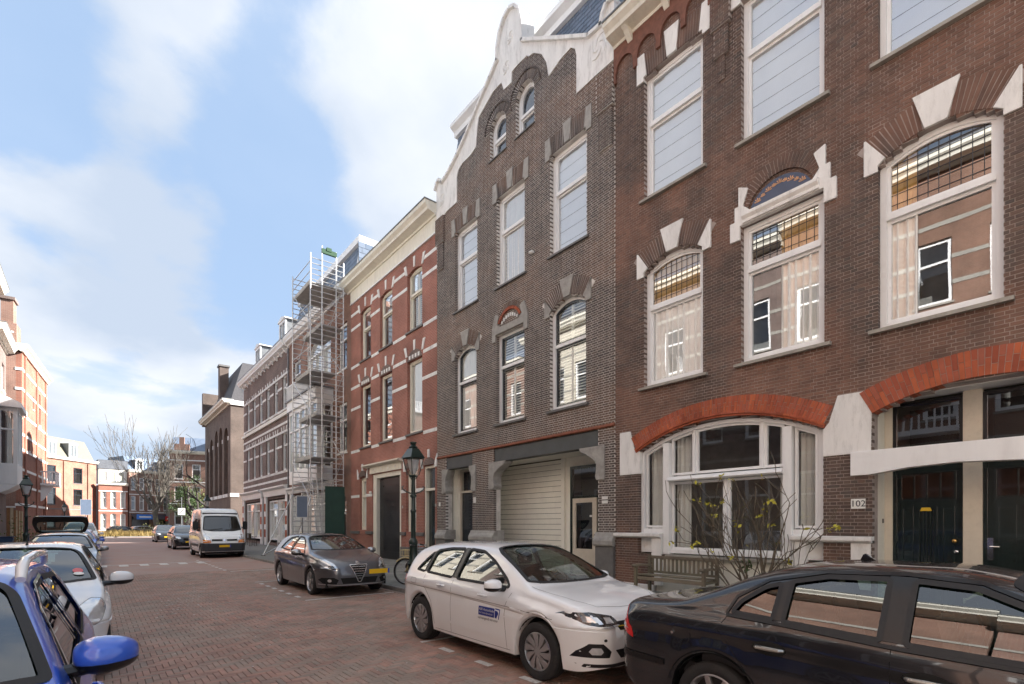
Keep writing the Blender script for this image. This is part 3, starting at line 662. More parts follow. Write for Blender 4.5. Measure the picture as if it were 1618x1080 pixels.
q = MB(FR); q.add([(3.5, -0.5, 0.9), (7.8, -0.5, 0.9), (7.8, -0.5, 4.0), (3.5, -0.5, 4.0), (3.5, -2.6, 0.9), (7.8, -2.6, 0.9), (7.8, -2.6, 4.0), (3.5, -2.6, 4.0)], [(4, 5, 6, 7), (0, 1, 5, 4), (1, 2, 6, 5), (2, 3, 7, 6), (3, 0, 4, 7)]); obj('interior', q, M['room_wall'], gw)
obj('window_sill', MB(FR).box(4.26, 6.90, -0.24, 0.07, 0.93, 0.99), M['sill_stone'], gw, bevel=0.006)
obj('painted_panel', MB(FR).box(4.06, 7.22, -0.2, -0.06, 0.02, 0.925), M['panel_cream'], H1)
obj('sill_band', MB(FR).side([(-0.1, 1.372), (0.05, 1.372), (0.09, 1.41), (0.09, 1.475), (-0.1, 1.495)], 7.03, u1 - 0.003), M['white_stone'], H1, bevel=0.004)
obj('sill_band', MB(FR).side([(-0.1, 1.372), (0.05, 1.372), (0.09, 1.41), (0.09, 1.475), (-0.1, 1.495)], 2.80, 4.13), M['white_stone'], H1, bevel=0.004)
for q_ in ([(7.03, 0.24), (7.03, 1.37), (7.30, 1.37), (7.30, 0.95), (7.22, 0.95), (7.22, 0.24)], [(4.10, 0.24), (3.96, 0.24), (3.96, 0.62), (3.86, 0.62), (3.86, 1.37), (4.10, 1.37)], [(2.82, 0.55), (3.12, 0.55), (3.12, 1.37), (2.82, 1.37)]):
    obj('corner_stone', MB(FR).prism(q_, -0.12, 0.028), M['white_stone'], H1, bevel=0.004)
# door bay
brick_arch(H1, FR, 0.0, 2.80, 3.62, 0.33, 0.42, m='brick_orange', o0=-0.25, o1=0.035, bw=0.075, single=True, rows=2)
RO = -0.72
obj('porch_soffit', MB(FR).box(0.05, 2.82, RO - 0.1, -0.30, 3.90, 4.0), M['white_paint'], H1)
obj('porch_wall', MB(FR).box(2.80, 2.95, RO - 0.1, -0.31, 0.0, 3.9), M['panel_cream'], H1); obj('porch_wall', MB(FR).box(-0.1, 0.05, RO - 0.1, -0.31, 0.0, 3.9), M['panel_cream'], H1)
obj('porch_beam', MB(FR).prism([(0.0, 2.62), (0.0, 2.98), (3.12, 2.98), (3.12, 2.56), (2.84, 2.56), (2.3, 2.64), (1.7, 2.67), (1.6, 2.67), (1.0, 2.64), (0.3, 2.58)], -0.16, 0.05), M['white_paint'], H1, bevel=0.006)
obj('porch_post', MB(FR).box(1.48, 1.72, RO - 0.1, RO + 0.06, 0.02, 3.9), M['door_white'], H1, bevel=0.006)
obj('porch_post', MB(FR).box(2.68, 2.80, RO - 0.1, RO + 0.04, 0.02, 3.9), M['door_white'], H1, bevel=0.006); obj('porch_post', MB(FR).box(0.055, 0.2, RO - 0.1, RO + 0.04, 0.02, 3.9), M['door_white'], H1, bevel=0.006)
for (a, b, first) in ((1.72, 2.68, True), (0.2, 1.48, False)):
    d = obj('door', MB(FR).box(a + 0.02, b - 0.02, RO - 0.07, RO - 0.02, 0.1, 2.74), M['dark_green_paint'], H1, label='dark green panelled door with a yellow card behind its grille' if first else 'dark green panelled door with a tall chrome handle plate')
    obj('door_frame', MB(FR).ring([(a, 0.02), (b, 0.02), (b, 2.80), (a, 2.80)], [(a + 0.05, 0.1), (b - 0.05, 0.1), (b - 0.05, 2.75), (a + 0.05, 2.75)], RO - 0.08, RO + 0.015), M['dark_green_paint'], H1)
    for (x0, x1, y0, y1) in ((0.12, 0.88, 0.22, 0.80), (0.12, 0.30, 0.95, 2.0), (0.36, 0.64, 0.95, 2.0), (0.70, 0.88, 0.95, 2.0), (0.10, 0.90, 2.12, 2.62)):
        A = a + (b - a) * x0; Bq = a + (b - a) * x1
        obj('door_panel', MB(FR).ring([(A, y0), (Bq, y0), (Bq, y1), (A, y1)], [(A + 0.03, y0 + 0.03), (Bq - 0.03, y0 + 0.03), (Bq - 0.03, y1 - 0.03), (A + 0.03, y1 - 0.03)], RO - 0.02, RO + 0.004), M['dark_green_paint'], d)
    g_ = MB(FR)
    for k in range(5):
        x = a + (b - a) * (0.4 + 0.05 * k); g_.bar((x, RO + 0.006, 1.0), (x, RO + 0.006, 1.95), 0.006, 5)
    for k in range(2):
        cx_ = a + (b - a) * (0.32 + 0.36 * k); g_.tube([(cx_ + 0.11 * math.cos(t / 10 * 6.283), RO + 0.012, 0.5 + 0.16 * math.sin(t / 10 * 6.283)) for t in range(11)], 0.008, 5)
    obj('door_grille', g_, M['iron_black'], d)
    obj('door_pane', MB(FR).box(a + (b - a) * 0.13, a + (b - a) * 0.87, RO - 0.018, RO - 0.013, 2.16, 2.58), MATS.get('amber_pane') or mat('amber_pane', (0.03, 0.013, 0.007), 0.08, var=0.4, vscale=6, coat=1), d)
    for k in range(1, 4):
        x = a + (b - a) * (0.13 + 0.74 * k / 4); obj('glazing_bar', MB(FR).box(x - 0.01, x + 0.01, RO - 0.012, RO + 0.0, 2.16, 2.58), M['dark_green_paint'], d)
    if first:
        obj('card', MB(FR).prism([(2.13, 1.93), (2.29, 1.93), (2.27, 1.99), (2.15, 1.99)], RO + 0.013, RO + 0.016), M['yellow_card'], d)
        obj('door_knob', MB(FR).ball((1.83, RO + 0.04, 1.42), (0.038, 0.025, 0.038)), M['brass'], d, smooth=True); obj('letter_lock', MB(FR).ball((1.81, RO + 0.005, 1.24), (0.035, 0.015, 0.03)), M['chrome'], d, smooth=True)
    else:
        obj('handle_plate', MB(FR).box(1.36, 1.43, RO - 0.02, RO + 0.006, 1.12, 1.48), M['chrome'], d); h_ = MB(FR).bar((1.395, RO, 1.34), (1.395, RO + 0.06, 1.34), 0.012, 8); h_.bar((1.395, RO + 0.06, 1.34), (1.28, RO + 0.06, 1.34), 0.012, 8); obj('door_handle', h_, M['chrome'], d, smooth=True)
    # fanlight
    f = obj('fanlight', MB(FR).ring([(a, 3.0), (b, 3.0), (b, 3.84), (a, 3.84)], [(a + 0.05, 3.05), (b - 0.05, 3.05), (b - 0.05, 3.79), (a + 0.05, 3.79)], RO - 0.06, RO + 0.02), M['black_paint'], H1)
    obj('pane', MB(FR).add([(a + 0.05, RO - 0.02, 3.05), (b - 0.05, RO - 0.02, 3.05), (b - 0.05, RO - 0.02, 3.79), (a + 0.05, RO - 0.02, 3.79)], [(0, 1, 2, 3)]), M['window_glass'], f)
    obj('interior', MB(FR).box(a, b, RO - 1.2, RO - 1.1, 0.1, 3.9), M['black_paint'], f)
    obj('fan_rail', MB(FR).box(a, b, RO - 0.09, RO + 0.03, 2.81, 3.0), M['white_paint'], H1)
obj('porch_step', MB(FR).box(0.0, 2.80, RO - 0.2, 0.06, 0.0, 0.14), M['granite'], H1, bevel=0.008)
bell = obj('door_bell', MB(FR).box(2.79, 2.80, -0.62, -0.55, 1.72, 1.80), M['black_paint'], H1)
def text(s, size, fr, u, o, z, m, parent, name, flip=False, ext=0.001, align='CENTER', rot=0.0, shear=0.0):
    cu = bpy.data.curves.new(name, 'FONT'); cu.body = s; cu.size = size; cu.align_x = align; cu.align_y = 'CENTER'; cu.extrude = ext; cu.shear = shear; cu.resolution_u = 3
    t = bpy.data.objects.new(name, cu); COL.objects.link(t); dg = bpy.context.evaluated_depsgraph_get(); me = bpy.data.meshes.new_from_object(t.evaluated_get(dg)); bpy.data.objects.remove(t); bpy.data.curves.remove(cu)
    su = -1 if flip else 1; off = base_of(parent).location; c_, s_ = math.cos(rot), math.sin(rot)
    for v in me.vertices:
        x, y = v.co.x * c_ - v.co.y * s_, v.co.x * s_ + v.co.y * c_
        v.co = fr(u + su * x, o + v.co.z, z + y) - Vector(off)
    me.materials.clear(); me.materials.append(m); ob = bpy.data.objects.new(name, me); COL.objects.link(ob); ob.parent = parent; return ob
np_ = obj('number_plate', MB(FR).box(2.90, 3.12, 0.006, 0.016, 1.975, 2.15), M['enamel_white'], H1, label='white enamel plate with the number 102'); text('102', 0.155, FR, 3.01, 0.018, 2.06, M['enamel_black'], np_, 'digits', flip=True, ext=0.0015)

# ================================================================== house with the stepped white gable
H2 = thing('gabled_townhouse', 'grey-brown brick house with curved white stone gable and cream panelled garage recess', 'house', (FX, 12.8, 0))
ga, gb = 8.43, 17.26
outer = [(8.43, 13.6), (8.43, 15.25), (8.62, 15.3), (8.74, 15.12), (8.80, 14.86), (9.3, 14.9), (10.2, 15.52), (11.2, 16.22), (12.08, 16.84), (12.10, 17.45), (12.22, 17.95), (12.45, 18.22), (12.68, 18.32), (12.92, 18.22), (13.14, 17.95), (13.27, 17.5), (13.27, 17.12), (13.7, 16.80), (14.4, 16.28), (15.1, 15.74), (15.7, 15.32), (16.1, 15.10), (16.55, 14.90), (16.85, 14.86), (16.98, 15.05), (17.12, 15.05), (17.26, 14.8), (17.26, 13.4)]
dark = [(16.5, 13.66), (15.82, 13.66), (15.82, 14.60), (15.70, 14.80), (15.45, 14.90), (14.95, 14.90), (14.60, 15.0), (14.52, 15.6), (14.44, 15.92), (14.25, 16.02), (13.6, 16.30), (13.3, 16.42), (13.14, 16.42), (13.02, 15.98), (12.62, 15.95), (12.60, 16.28), (12.45, 16.38), (12.15, 16.40), (11.85, 16.28), (11.8, 16.20), (11.55, 16.14), (11.2, 15.86), (10.98, 15.45), (10.88, 14.96), (10.4, 15.12), (9.98, 15.16), (9.82, 15.02), (9.76, 14.8), (9.76, 13.72), (9.2, 13.74), (8.43, 13.74)]
dark = [(u, min(z, 16.3)) for u, z in dark]
wz = [(9.41, 10.84), (12.0, 13.42), (14.56, 15.97)]
holes = [arch(a, b, 9.62, 12.55, 0.04) for a, b in wz]
holes += [arch(9.43, 10.86, 5.06, 7.9, 0.30), arch(12.02, 13.44, 5.06, 8.02, 0), arch(14.6, 15.97, 5.06, 7.9, 0.30)]
at1, at2 = (11.56, 12.42, 14.05, 15.15, 0.43), (12.93, 13.78, 14.05, 15.0, 0.43)
holes += [arch(*at1), arch(*at2)]
holes += [[(9.0, 0), (13.60, 0), (13.60, 4.24), (9.0, 4.24)], [(14.85, 0), (16.62, 0), (16.62, 4.24), (14.85, 4.24)]]
ol = [(8.43, 0.3), (17.26, 0.3)] + [(17.26, 14.3)] + [(u, z - 0.1) for u, z in outer[::-1][1:] if u > 8.5] + [(8.43, 14.8)]
B, Mo, full = brick_wall(FR, [(8.43, 1.35), (17.26, 1.35), (17.26, 13.9), (15.9, 14.9), (14.5, 16.0), (13.2, 16.6), (12.0, 16.6), (10.9, 15.8), (9.7, 15.0), (8.43, 14.0)], holes, 1.35, 16.55, C=0.0635, L=0.21, J=0.012, near=(6, 6, 3), rcs=0.004, jit=0.002)
wall = obj('wall', B, M['brick_grey'], H2); obj('mortar', Mo, M['mortar_light'], wall); place_bricks(FR, full, wall, M['brick_grey'], L=0.21, J=0.012, C=0.0635)
side_walls(H2, FR, ga, gb, 13.6, 'brick_far_dark'); body(H2, FR, ga, gb, 14.0)
gp = [outer[0]] + outer[1:] + dark
stone = obj('gable_stone', MB(FR).prism(gp[:], -0.30, 0.035), M['white_stone'], H2, label='white stone gable facing cut in curved steps')
co = MB(FR)
op = outer[1:-1]
for i in range(len(op) - 1):
    (a, b), (c, d) = op[i], op[i + 1]; L = math.hypot(c - a, d - b); nx, nz = -(d - b) / L * 0.0, 0
    tx, tz = (c - a) / L, (d - b) / L; px, pz = (tz, -tx) if True else (0, 0)
    if pz < 0 and abs(pz) > 0.2 or (abs(pz) <= 0.2 and ((px > 0) == (a < 12.6))): px, pz = -px, -pz
    hh = 0.09
    co.prism([(a - tx * 0.01, b - tz * 0.01), (c + tx * 0.01, d + tz * 0.01), (c + px * hh + tx * 0.01, d + pz * hh + tz * 0.01), (a + px * hh - tx * 0.01, b + pz * hh - tz * 0.01)], -0.42, 0.13)
obj('coping', co, M['white_stone'], stone)
orn = MB(FR)
for cu_, cz_, s_ in ((12.68, 17.45, 0.16), (12.9, 16.62, 0.17), (8.95, 14.45, 0.28), (16.85, 14.25, 0.2)):
    for k in range(4):
        t0 = k * 1.57 + 0.4; orn.tube([(cu_ + s_ * (0.25 + 0.2 * j) * math.cos(t0 + j * 0.5), 0.04, cz_ + s_ * 1.25 * (0.25 + 0.2 * j) * math.sin(t0 + j * 0.5)) for j in range(5)], [0.012, 0.022, 0.026, 0.022, 0.010], 5)
obj('carved_ornament', orn, M['white_stone'], stone)
for uc, s in ((8.72, 1), (16.97, -1)):
    for hw, za, zb, pr in ((0.28, 12.6, 13.6, 0.10), (0.22, 11.6, 12.6, 0.055)):
        b_, m_, f_ = brick_wall(Fr((FX - pr, 0, 0), (0, 1, 0), (-1, 0, 0)), [(uc - hw, za), (uc + hw, za), (uc + hw, zb), (uc - hw, zb)], [], za, zb, thick=pr - 0.005, deep=pr - 0.002, L=0.21)
        p_ = obj('brick_pendant', b_, M['brick_grey'], H2, kind='stuff'); obj('mortar', m_, M['mortar_light'], p_)
for k, (a, b) in enumerate(wz):
    window(H2, FR, a, b, 9.62, 12.55, 0.04, transom=11.42, fill=['blind', 'net', 'blind'][k], glass='window_glass_bright', m='white_paint', sill=('granite', 0.09, 0.08, 0.07), fw=0.11, sb=0.05, rec=0.14)  # blinds in the end windows added so panes look pale like reflected sky
    brick_arch(H2, FR, a, b, 12.57, 0.05, 0.52, m='brick_grey', key=(0.11, 0.06), ends=(0.07, 0.02), stone='grey_stone')
for k, (a, b) in enumerate(((9.43, 10.86), (12.02, 13.44), (14.6, 15.97))):
    window(H2, FR, a, b, 5.06, 7.9 if k != 1 else 8.02, 0.30 if k != 1 else 0, transom=6.93, fill=['shutters', 'shutters', 'net'][k], m='white_paint', sash='dark_sash', sill=('granite', 0.10, 0.09, 0.08), fw=0.10, sb=0.065, rec=0.14)
    if k != 1: brick_arch(H2, FR, a, b, 7.92, 0.30, 0.48, m='brick_grey', key=(0.13, 0.06), ends=(0.12, 0.02), stone='grey_stone')
hood = obj('stone_hood', MB(FR).prism([(11.82, 7.8), (11.82, 8.25), (11.92, 8.55), (12.0, 8.72), (12.2, 8.62), (12.1, 8.35), (12.25, 8.24), (13.2, 8.24), (13.36, 8.35), (13.26, 8.62), (13.46, 8.72), (13.54, 8.55), (13.64, 8.25), (13.64, 7.8), (13.45, 7.8), (13.45, 8.03), (12.01, 8.03), (12.01, 7.8)], -0.06, 0.05), M['grey_stone'], H2, bevel=0.005)
brick_arch(H2, FR, 12.2, 13.26, 8.42, 0.36, 0.16, m='brick_grey', o1=0.03); brick_arch(H2, FR, 12.22, 13.24, 8.34, 0.33, 0.09, m='brick_orange', o1=0.05)
dn = MB(FR)
for k in range(8): dn.box(12.32 + k * 0.11, 12.37 + k * 0.11, 0.0, 0.035, 8.28 + 0.16 * math.sin(math.pi * (k + 0.5) / 8), 8.36 + 0.20 * math.sin(math.pi * (k + 0.5) / 8))
obj('hood_dentil', dn, M['white_stone'], H2, kind='stuff')
for t in (at1, at2):
    window(H2, FR, *t, transom=t[2] + 0.62, fill='', sill=('granite', 0.05, 0.06, 0.05), fw=0.085, sb=0.04, rec=0.14, room=0.8)
    brick_arch(H2, FR, t[0] - 0.02, t[1] + 0.02, t[3] + 0.02, t[4], 0.24, m='brick_grey', o1=0.02); brick_arch(H2, FR, t[0] - 0.26, t[1] + 0.26, t[3] + 0.02, t[4] + 0.24, 0.05, m='brick_grey', o1=0.05, bw=0.1)
# little security camera / lamp between the windows
lp = MB(FR).box(11.55, 11.62, 0.0, 0.10, 10.02, 10.08); lp.ball((11.58, 0.12, 10.0), (0.06, 0.08, 0.05), 8, 6); obj('wall_lamp', lp, M['enamel_white'], H2, smooth=True)
# ground floor
obj('orange_band', MB(FR).side([(-0.02, 4.245), (0.02, 4.245), (0.045, 4.27), (0.045, 4.30), (0.02, 4.32), (0.015, 4.34), (-0.02, 4.34)], ga + 0.003, gb - 0.003), mat('terracotta', (0.26, 0.09, 0.05), 0.8, var=0.35, vscale=8, dirt=0.4), H2)
obj('lintel_beam', MB(FR).box(9.0, 13.60, -0.30, -0.04, 3.84, 4.24), M['dark_beam'], H2, bevel=0.006); obj('lintel_beam', MB(FR).box(14.85, 16.62, -0.30, -0.04, 3.84, 4.24), M['dark_beam'], H2, bevel=0.006)
obj('beam_flange', MB(FR).box(9.0, 13.60, -0.30, 0.0, 3.80, 3.838), M['dark_beam'], H2); obj('beam_flange', MB(FR).box(14.85, 16.62, -0.30, 0.0, 3.80, 3.838), M['dark_beam'], H2)
for (a, b) in ((8.43, 9.0), (13.60, 14.85), (16.62, 17.26)):
    # sides of the pier reveal are brick too
    obj('pier_plinth', MB(FR).box(a - (0.0 if a < 9 else 0.05), b + 0.05 if b < 17 else b, -0.35, 0.07, 0.0, 1.12), M['granite'], H2, bevel=0.012)
    obj('pier_cap', MB(FR).side([(-0.4, 1.121), (0.10, 1.121), (0.13, 1.17), (0.13, 1.27), (0.10, 1.33), (0.05, 1.40), (0.02, 1.49), (-0.4, 1.49)], a - (0.0 if a < 9 else 0.09), b + (0.09 if b < 17 else 0.0)), M['grey_stone'], H2, bevel=0.012)
def corbel(u, s):      # s: +1 leans towards larger u
    P = [(0, 2.9), (-0.10 * 0, 2.9), (0.0, 2.9)]
    pr = [(-0.24, 2.88), (0.03, 2.88), (0.08, 2.98), (0.05, 3.1), (0.04, 3.3), (0.10, 3.42), (0.40, 3.60), (0.62, 3.70), (0.66, 3.795), (-0.24, 3.795)]
    obj('corbel', MB(FR).prism([(u + s * x, z) for x, z in pr], -0.30, 0.05), M['grey_stone'], H2, bevel=0.012)
corbel(9.0, 1); corbel(13.60, -1)
for u, s in ((14.85, 1), (16.62, -1)):
    pr = [(-0.24, 2.88), (0.03, 2.88), (0.06, 2.98), (0.02, 3.15), (0.02, 3.4), (0.10, 3.55), (0.18, 3.70), (0.18, 3.795), (-0.24, 3.795)]
    obj('corbel', MB(FR).prism([(u + s * x, z) for x, z in pr], -0.30, 0.05), M['grey_stone'], H2, bevel=0.012)
RB = -1.10
obj('recess_side', MB(FR).box(14.80, 14.84, RB, -0.36, 0.02, 3.9), M['panel_cream'], H2); obj('recess_side', MB(FR).box(8.96, 9.02, RB, -0.34, 0.02, 3.9), M['panel_cream'], H2)
obj('recess_ceiling', MB(FR).box(9.0, 14.8, RB - 0.1, -0.31, 3.80, 3.9), M['panel_cream'], H2)
gd = obj('garage_door', MB(FR).box(11.45, 14.8, RB - 0.06, RB - 0.02, 0.1, 3.80), mat('board_gap', (0.10, 0.09, 0.07), 0.9), H2, label='cream garage door of wide horizontal boards')
z = 0.12; k = 0
while z < 3.7:
    h = 0.176; obj('board', MB(FR).box(11.48, 14.79, RB - 0.02, RB + 0.004 + random.uniform(-.001, .001), z + 0.004, min(z + h - 0.009, 3.76)), M['panel_cream'], gd, bevel=0.004); z += h; k += 1
obj('garage_lock', MB(FR).ball((12.4, RB + 0.01, 1.05), 0.022, 8, 6), M['iron_black'], gd)
obj('recess_post', MB(FR).box(11.30, 11.45, RB - 0.06, RB + 0.05, 0.02, 3.80), M['panel_cream'], H2, bevel=0.006)
obj('recess_wall', MB(FR).box(9.02, 11.30, RB - 0.10, RB - 0.05, 3.50, 3.80), M['panel_cream'], H2); obj('recess_wall', MB(FR).box(11.1, 11.30, RB - 0.10, RB - 0.02, 0.02, 3.50), M['panel_cream'], H2)
obj('door_surround', MB(FR).ring([(9.6, 0.05), (11.10, 0.05), (11.10, 3.50), (9.6, 3.50)], [(9.83, 0.1), (11.0, 0.1), (11.0, 3.42), (9.83, 3.42)], RB - 0.08, RB - 0.005), M['dark_green_paint'], H2)
obj('recess_wall', MB(FR).box(9.02, 9.6, RB - 0.08, RB - 0.03, 0.02, 3.50), M['dark_green_paint'], H2)
obj('door_light', MB(FR).add([(9.83, RB - 0.05, 2.56), (11.0, RB - 0.05, 2.56), (11.0, RB - 0.05, 3.42), (9.83, RB - 0.05, 3.42)], [(0, 1, 2, 3)]), M['window_glass'], H2)
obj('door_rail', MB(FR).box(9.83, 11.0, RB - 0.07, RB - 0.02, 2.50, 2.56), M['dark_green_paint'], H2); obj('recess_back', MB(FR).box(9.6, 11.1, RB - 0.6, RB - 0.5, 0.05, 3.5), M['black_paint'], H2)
dr = obj('door', MB(FR).ring([(10.02, 0.12), (11.0, 0.12), (11.0, 2.50), (10.02, 2.50)], [(10.19, 0.95), (10.87, 0.95), (10.87, 2.36), (10.19, 2.36)], RB - 0.06, RB - 0.012), M['door_white'], H2, label='cream door with a tall dark glass panel')
obj('pane', MB(FR).add([(10.19, RB - 0.04, 0.95), (10.87, RB - 0.04, 0.95), (10.87, RB - 0.04, 2.36), (10.19, RB - 0.04, 2.36)], [(0, 1, 2, 3)]), M['window_glass'], dr)
obj('door_handle', MB(FR).bar((10.09, RB + 0.03, 1.28), (10.26, RB + 0.03, 1.28), 0.010, 6).box(10.07, 10.10, RB - 0.012, RB, 1.1, 1.42), M['chrome'], dr); obj('sticker', MB(FR).box(10.22, 10.32, RB - 0.039, RB - 0.036, 1.92, 1.98), M['enamel_white'], dr)
for (z_, t_) in ((2.40, '106'), (2.29, '104 A')):
    s_ = obj('number_plate', MB(FR).box(8.66, 8.86, 0.006, 0.014, z_ - 0.04, z_ + 0.04), M['enamel_white'], H2)
s_ = obj('number_plate', MB(FR).box(14.62, 14.78, 0.006, 0.014, 2.46, 2.66), M['enamel_white'], H2); s_ = obj('number_plate', MB(FR).box(17.0, 17.12, 0.006, 0.014, 2.40, 2.56), M['enamel_white'], H2)
# small left doorway
RD = -0.55
obj('recess_wall', MB(FR).box(16.44, 16.62, RD - 0.05, RD, 0.05, 3.9), M['panel_cream'], H2); obj('recess_side', MB(FR).box(16.60, 16.66, RD, -0.34, 0.05, 3.9), M['panel_cream'], H2); obj('recess_ceiling', MB(FR).box(14.86, 16.66, RD, -0.31, 3.80, 3.9), M['panel_cream'], H2)
d2 = obj('door', MB(FR).box(15.02, 16.38, RD - 0.08, RD - 0.04, 0.1, 2.9), M['dark_sash'], H2, label='dark grey front door in the narrow recess')
obj('door_frame', MB(FR).ring([(14.95, 0.05), (16.44, 0.05), (16.44, 3.79), (14.95, 3.79)], [(15.03, 0.1), (16.36, 0.1), (16.36, 3.71), (15.03, 3.71)], RD - 0.1, RD + 0.02), M['door_white'], H2)
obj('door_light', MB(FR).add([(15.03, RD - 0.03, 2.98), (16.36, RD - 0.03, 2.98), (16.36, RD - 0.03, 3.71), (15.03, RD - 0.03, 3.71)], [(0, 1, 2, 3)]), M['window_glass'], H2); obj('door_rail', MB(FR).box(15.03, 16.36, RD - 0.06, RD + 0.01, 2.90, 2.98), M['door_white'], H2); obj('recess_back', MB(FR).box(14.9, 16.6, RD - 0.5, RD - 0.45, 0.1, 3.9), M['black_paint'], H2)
obj('recess_floor', MB(FR).box(8.5, 17.2, RB - 0.1, 0.0, 0.0, 0.11), M['granite'], H2)
# mansard behind the gable
slate_roof(H2, FR, ga + 0.15, gb - 0.1, -0.42, 13.7, -0.95, 17.35, single=True, w=0.26, e=0.165)
cornice(H2, FR, ga + 0.1, gb, 17.36, 0.0, m='white_paint') if False else obj('roof_cornice', MB(FR).side([(-1.0, 17.3), (-0.80, 17.3), (-0.78, 17.48), (-0.60, 17.6), (-0.60, 17.74), (-1.4, 17.74), (-1.4, 17.3)], ga + 0.1, gb), M['white_paint'], H2)
obj('roof_top', MB(FR).box(ga + 0.12, gb - 0.05, -9, -1.0, 14.0, 17.72), M['lead'], H2); obj('roof_edge', MB(FR).add([(ga + 0.1, -0.36, 13.7), (ga + 0.1, -0.90, 17.3), (ga + 0.1, -1.4, 17.3), (ga + 0.1, -1.4, 13.7), (ga + 0.17, -0.36, 13.7), (ga + 0.17, -0.90, 17.3), (ga + 0.17, -1.4, 17.3), (ga + 0.17, -1.4, 13.7)], [(0, 1, 2, 3), (4, 5, 6, 7), (0, 1, 5, 4), (1, 2, 6, 5), (3, 0, 4, 7)]), M['lead'], H2)

# ================================================================== red house with white bands
def wall_holes(root, fr, u0, u1, z0, z1, holes, m, name='wall', thick=0.3):
    """flat wall with rectangular or arched openings, made of strips between the edges of the openings"""
    mb = MB(fr); zs = sorted(set([z0, z1] + [round(p[1], 4) for h in holes for p in h if z0 < p[1] < z1]))
    for a, b in zip(zs[:-1], zs[1:]):
        if b - a < 1e-4: continue
        lo = cut([(u0, u1)], [s for h in holes for s in spans(h, a + 1e-4)]); hi = cut([(u0, u1)], [s for h in holes for s in spans(h, b - 1e-4)])
        if len(lo) == len(hi):
            for (c, d), (e, f) in zip(lo, hi): mb.prism([(c, a), (d, a), (f, b), (e, b)], -thick, 0)
        else:
            for c, d in cut([(u0, u1)], [s for h in holes for s in spans(h, (a + b) / 2)]): mb.prism([(c, a), (d, a), (d, b), (c, b)], -thick, 0)
    return obj(name, mb, M[m], root)
H3 = thing('red_brick_townhouse', 'red brick house with white bands, cream cornice and a dark garage door', 'house', (FX, 21.6, 0))
ra, rb = 17.265, 25.92
W2 = [(18.44, 19.73), (21.16, 22.43), (23.48, 24.70)]
holes = [arch(a, b, 9.95, 12.35, 0.14) for a, b in W2] + [arch(a, b, 5.58, 8.66, 0) for a, b in W2]
holes += [[(20.3, 0.05), (23.28, 0.05), (23.28, 4.1), (20.3, 4.1)], [(17.42, 0.05), (18.32, 0.05), (18.32, 4.07), (17.42, 4.07)], arch(18.95, 19.84, 1.38, 4.0, 0), arch(24.0, 24.82, 1.42, 4.05, 0)]
wall_holes(H3, FR, ra, rb, 0.3, 13.3, holes, 'brick_red'); side_walls(H3, FR, ra, rb, 13.3, 'brick_far_dark'); body(H3, FR, ra, rb, 13.6)
obj('plinth', MB(FR).box(18.32, 20.3, -0.1, 0.05, 0.0, 0.72), M['granite'], H3, bevel=0.01); obj('plinth', MB(FR).box(23.28, rb - 0.01, -0.1, 0.05, 0.0, 0.5), M['granite'], H3, bevel=0.01)
for zc in (12.6, 11.86, 9.86, 8.78, 7.68, 5.46):
    iv = cut([(ra, rb)], [(a - 0.001, b + 0.001) for a, b in W2]) if zc not in (12.6, 9.86, 8.78, 5.46) else ([(ra, rb)] if zc in () else cut([(ra, rb)], [(a - 0.10, b + 0.10) for a, b in W2]))
    for a, b in iv: obj('stone_band', MB(FR).box(a + 0.002, b - 0.002, -0.05, 0.014, zc - 0.07, zc + 0.07), M['white_stone'], H3)
for a, b in ((18.34, 18.93), (19.86, 20.28), (23.30, 23.98), (24.84, rb - 0.01)):
    obj('stone_band', MB(FR).box(a, b, -0.05, 0.014, 3.06, 3.20), M['white_stone'], H3); obj('sill_band', MB(FR).box(a - 0.02, b + 0.02, -0.05, 0.06, 1.22, 1.36), M['granite'], H3)
for k, (a, b) in enumerate(W2):
    window(H3, FR, a, b, 9.95, 12.35, 0.14, transom=11.5, fill=['shutters', '', ''][k], m='cream_paint', sash='cream_paint', sill=('granite', 0.08, 0.10, 0.07), fw=0.10, sb=0.045, rec=0.13)
    window(H3, FR, a, b, 5.58, 8.66, 0, fill=['net', '', ''][k], m='cream_paint', sash='cream_paint', sill=('granite', 0.08, 0.10, 0.07), fw=0.10, sb=0.03, rec=0.13)  # net curtain in one first-floor window added to imitate its pale reflection
    for du_, w_ in ((-0.68, 0.07), (0, 0.06), (0.68, 0.07)):
        c = (a + b) / 2
        for zb in (12.50, 8.98):
            lift = 0.22 * (1 - abs(du_)); t = du_ * 0.20
            obj('voussoir_stone', MB(FR).prism([(c + du_ - w_, zb - 0.15 + lift), (c + du_ + w_, zb - 0.15 + lift), (c + du_ * 1.22 + w_ * 1.3, zb + 0.28 + lift), (c + du_ * 1.22 - w_ * 1.3, zb + 0.28 + lift)], -0.03, 0.03), M['white_stone'], H3)
    # dark brick lunette with small openings over the first-floor window
    obj('lunette', MB(FR).prism(arch(a, b, 8.665, 8.72, 0.36), -0.08, 0.02), M['brick_far_dark'], H3)
    for j in range(4):
        u = a + (b - a) * (0.2 + 0.2 * j); obj('lunette_block', MB(FR).box(u - 0.07, u + 0.07, 0.02, 0.03, 8.72, 8.88), M['white_stone'], H3)
obj('cream_frieze', MB(FR).box(ra, rb + 0.0, -0.1, 0.045, 13.22, 13.84), M['cream_paint'], H3)
obj('frieze_mould', MB(FR).box(ra, rb, -0.1, 0.075, 13.16, 13.218), M['white_paint'], H3)
cornice(H3, FR, ra, rb + 0.3, 13.84, 0.55, m='cream_paint', scale=1.15)
obj('garage_door', MB(FR).box(20.5, 22.9, -0.28, -0.22, 0.08, 3.86), M['black_paint'], H3, label='dark sectional garage door')
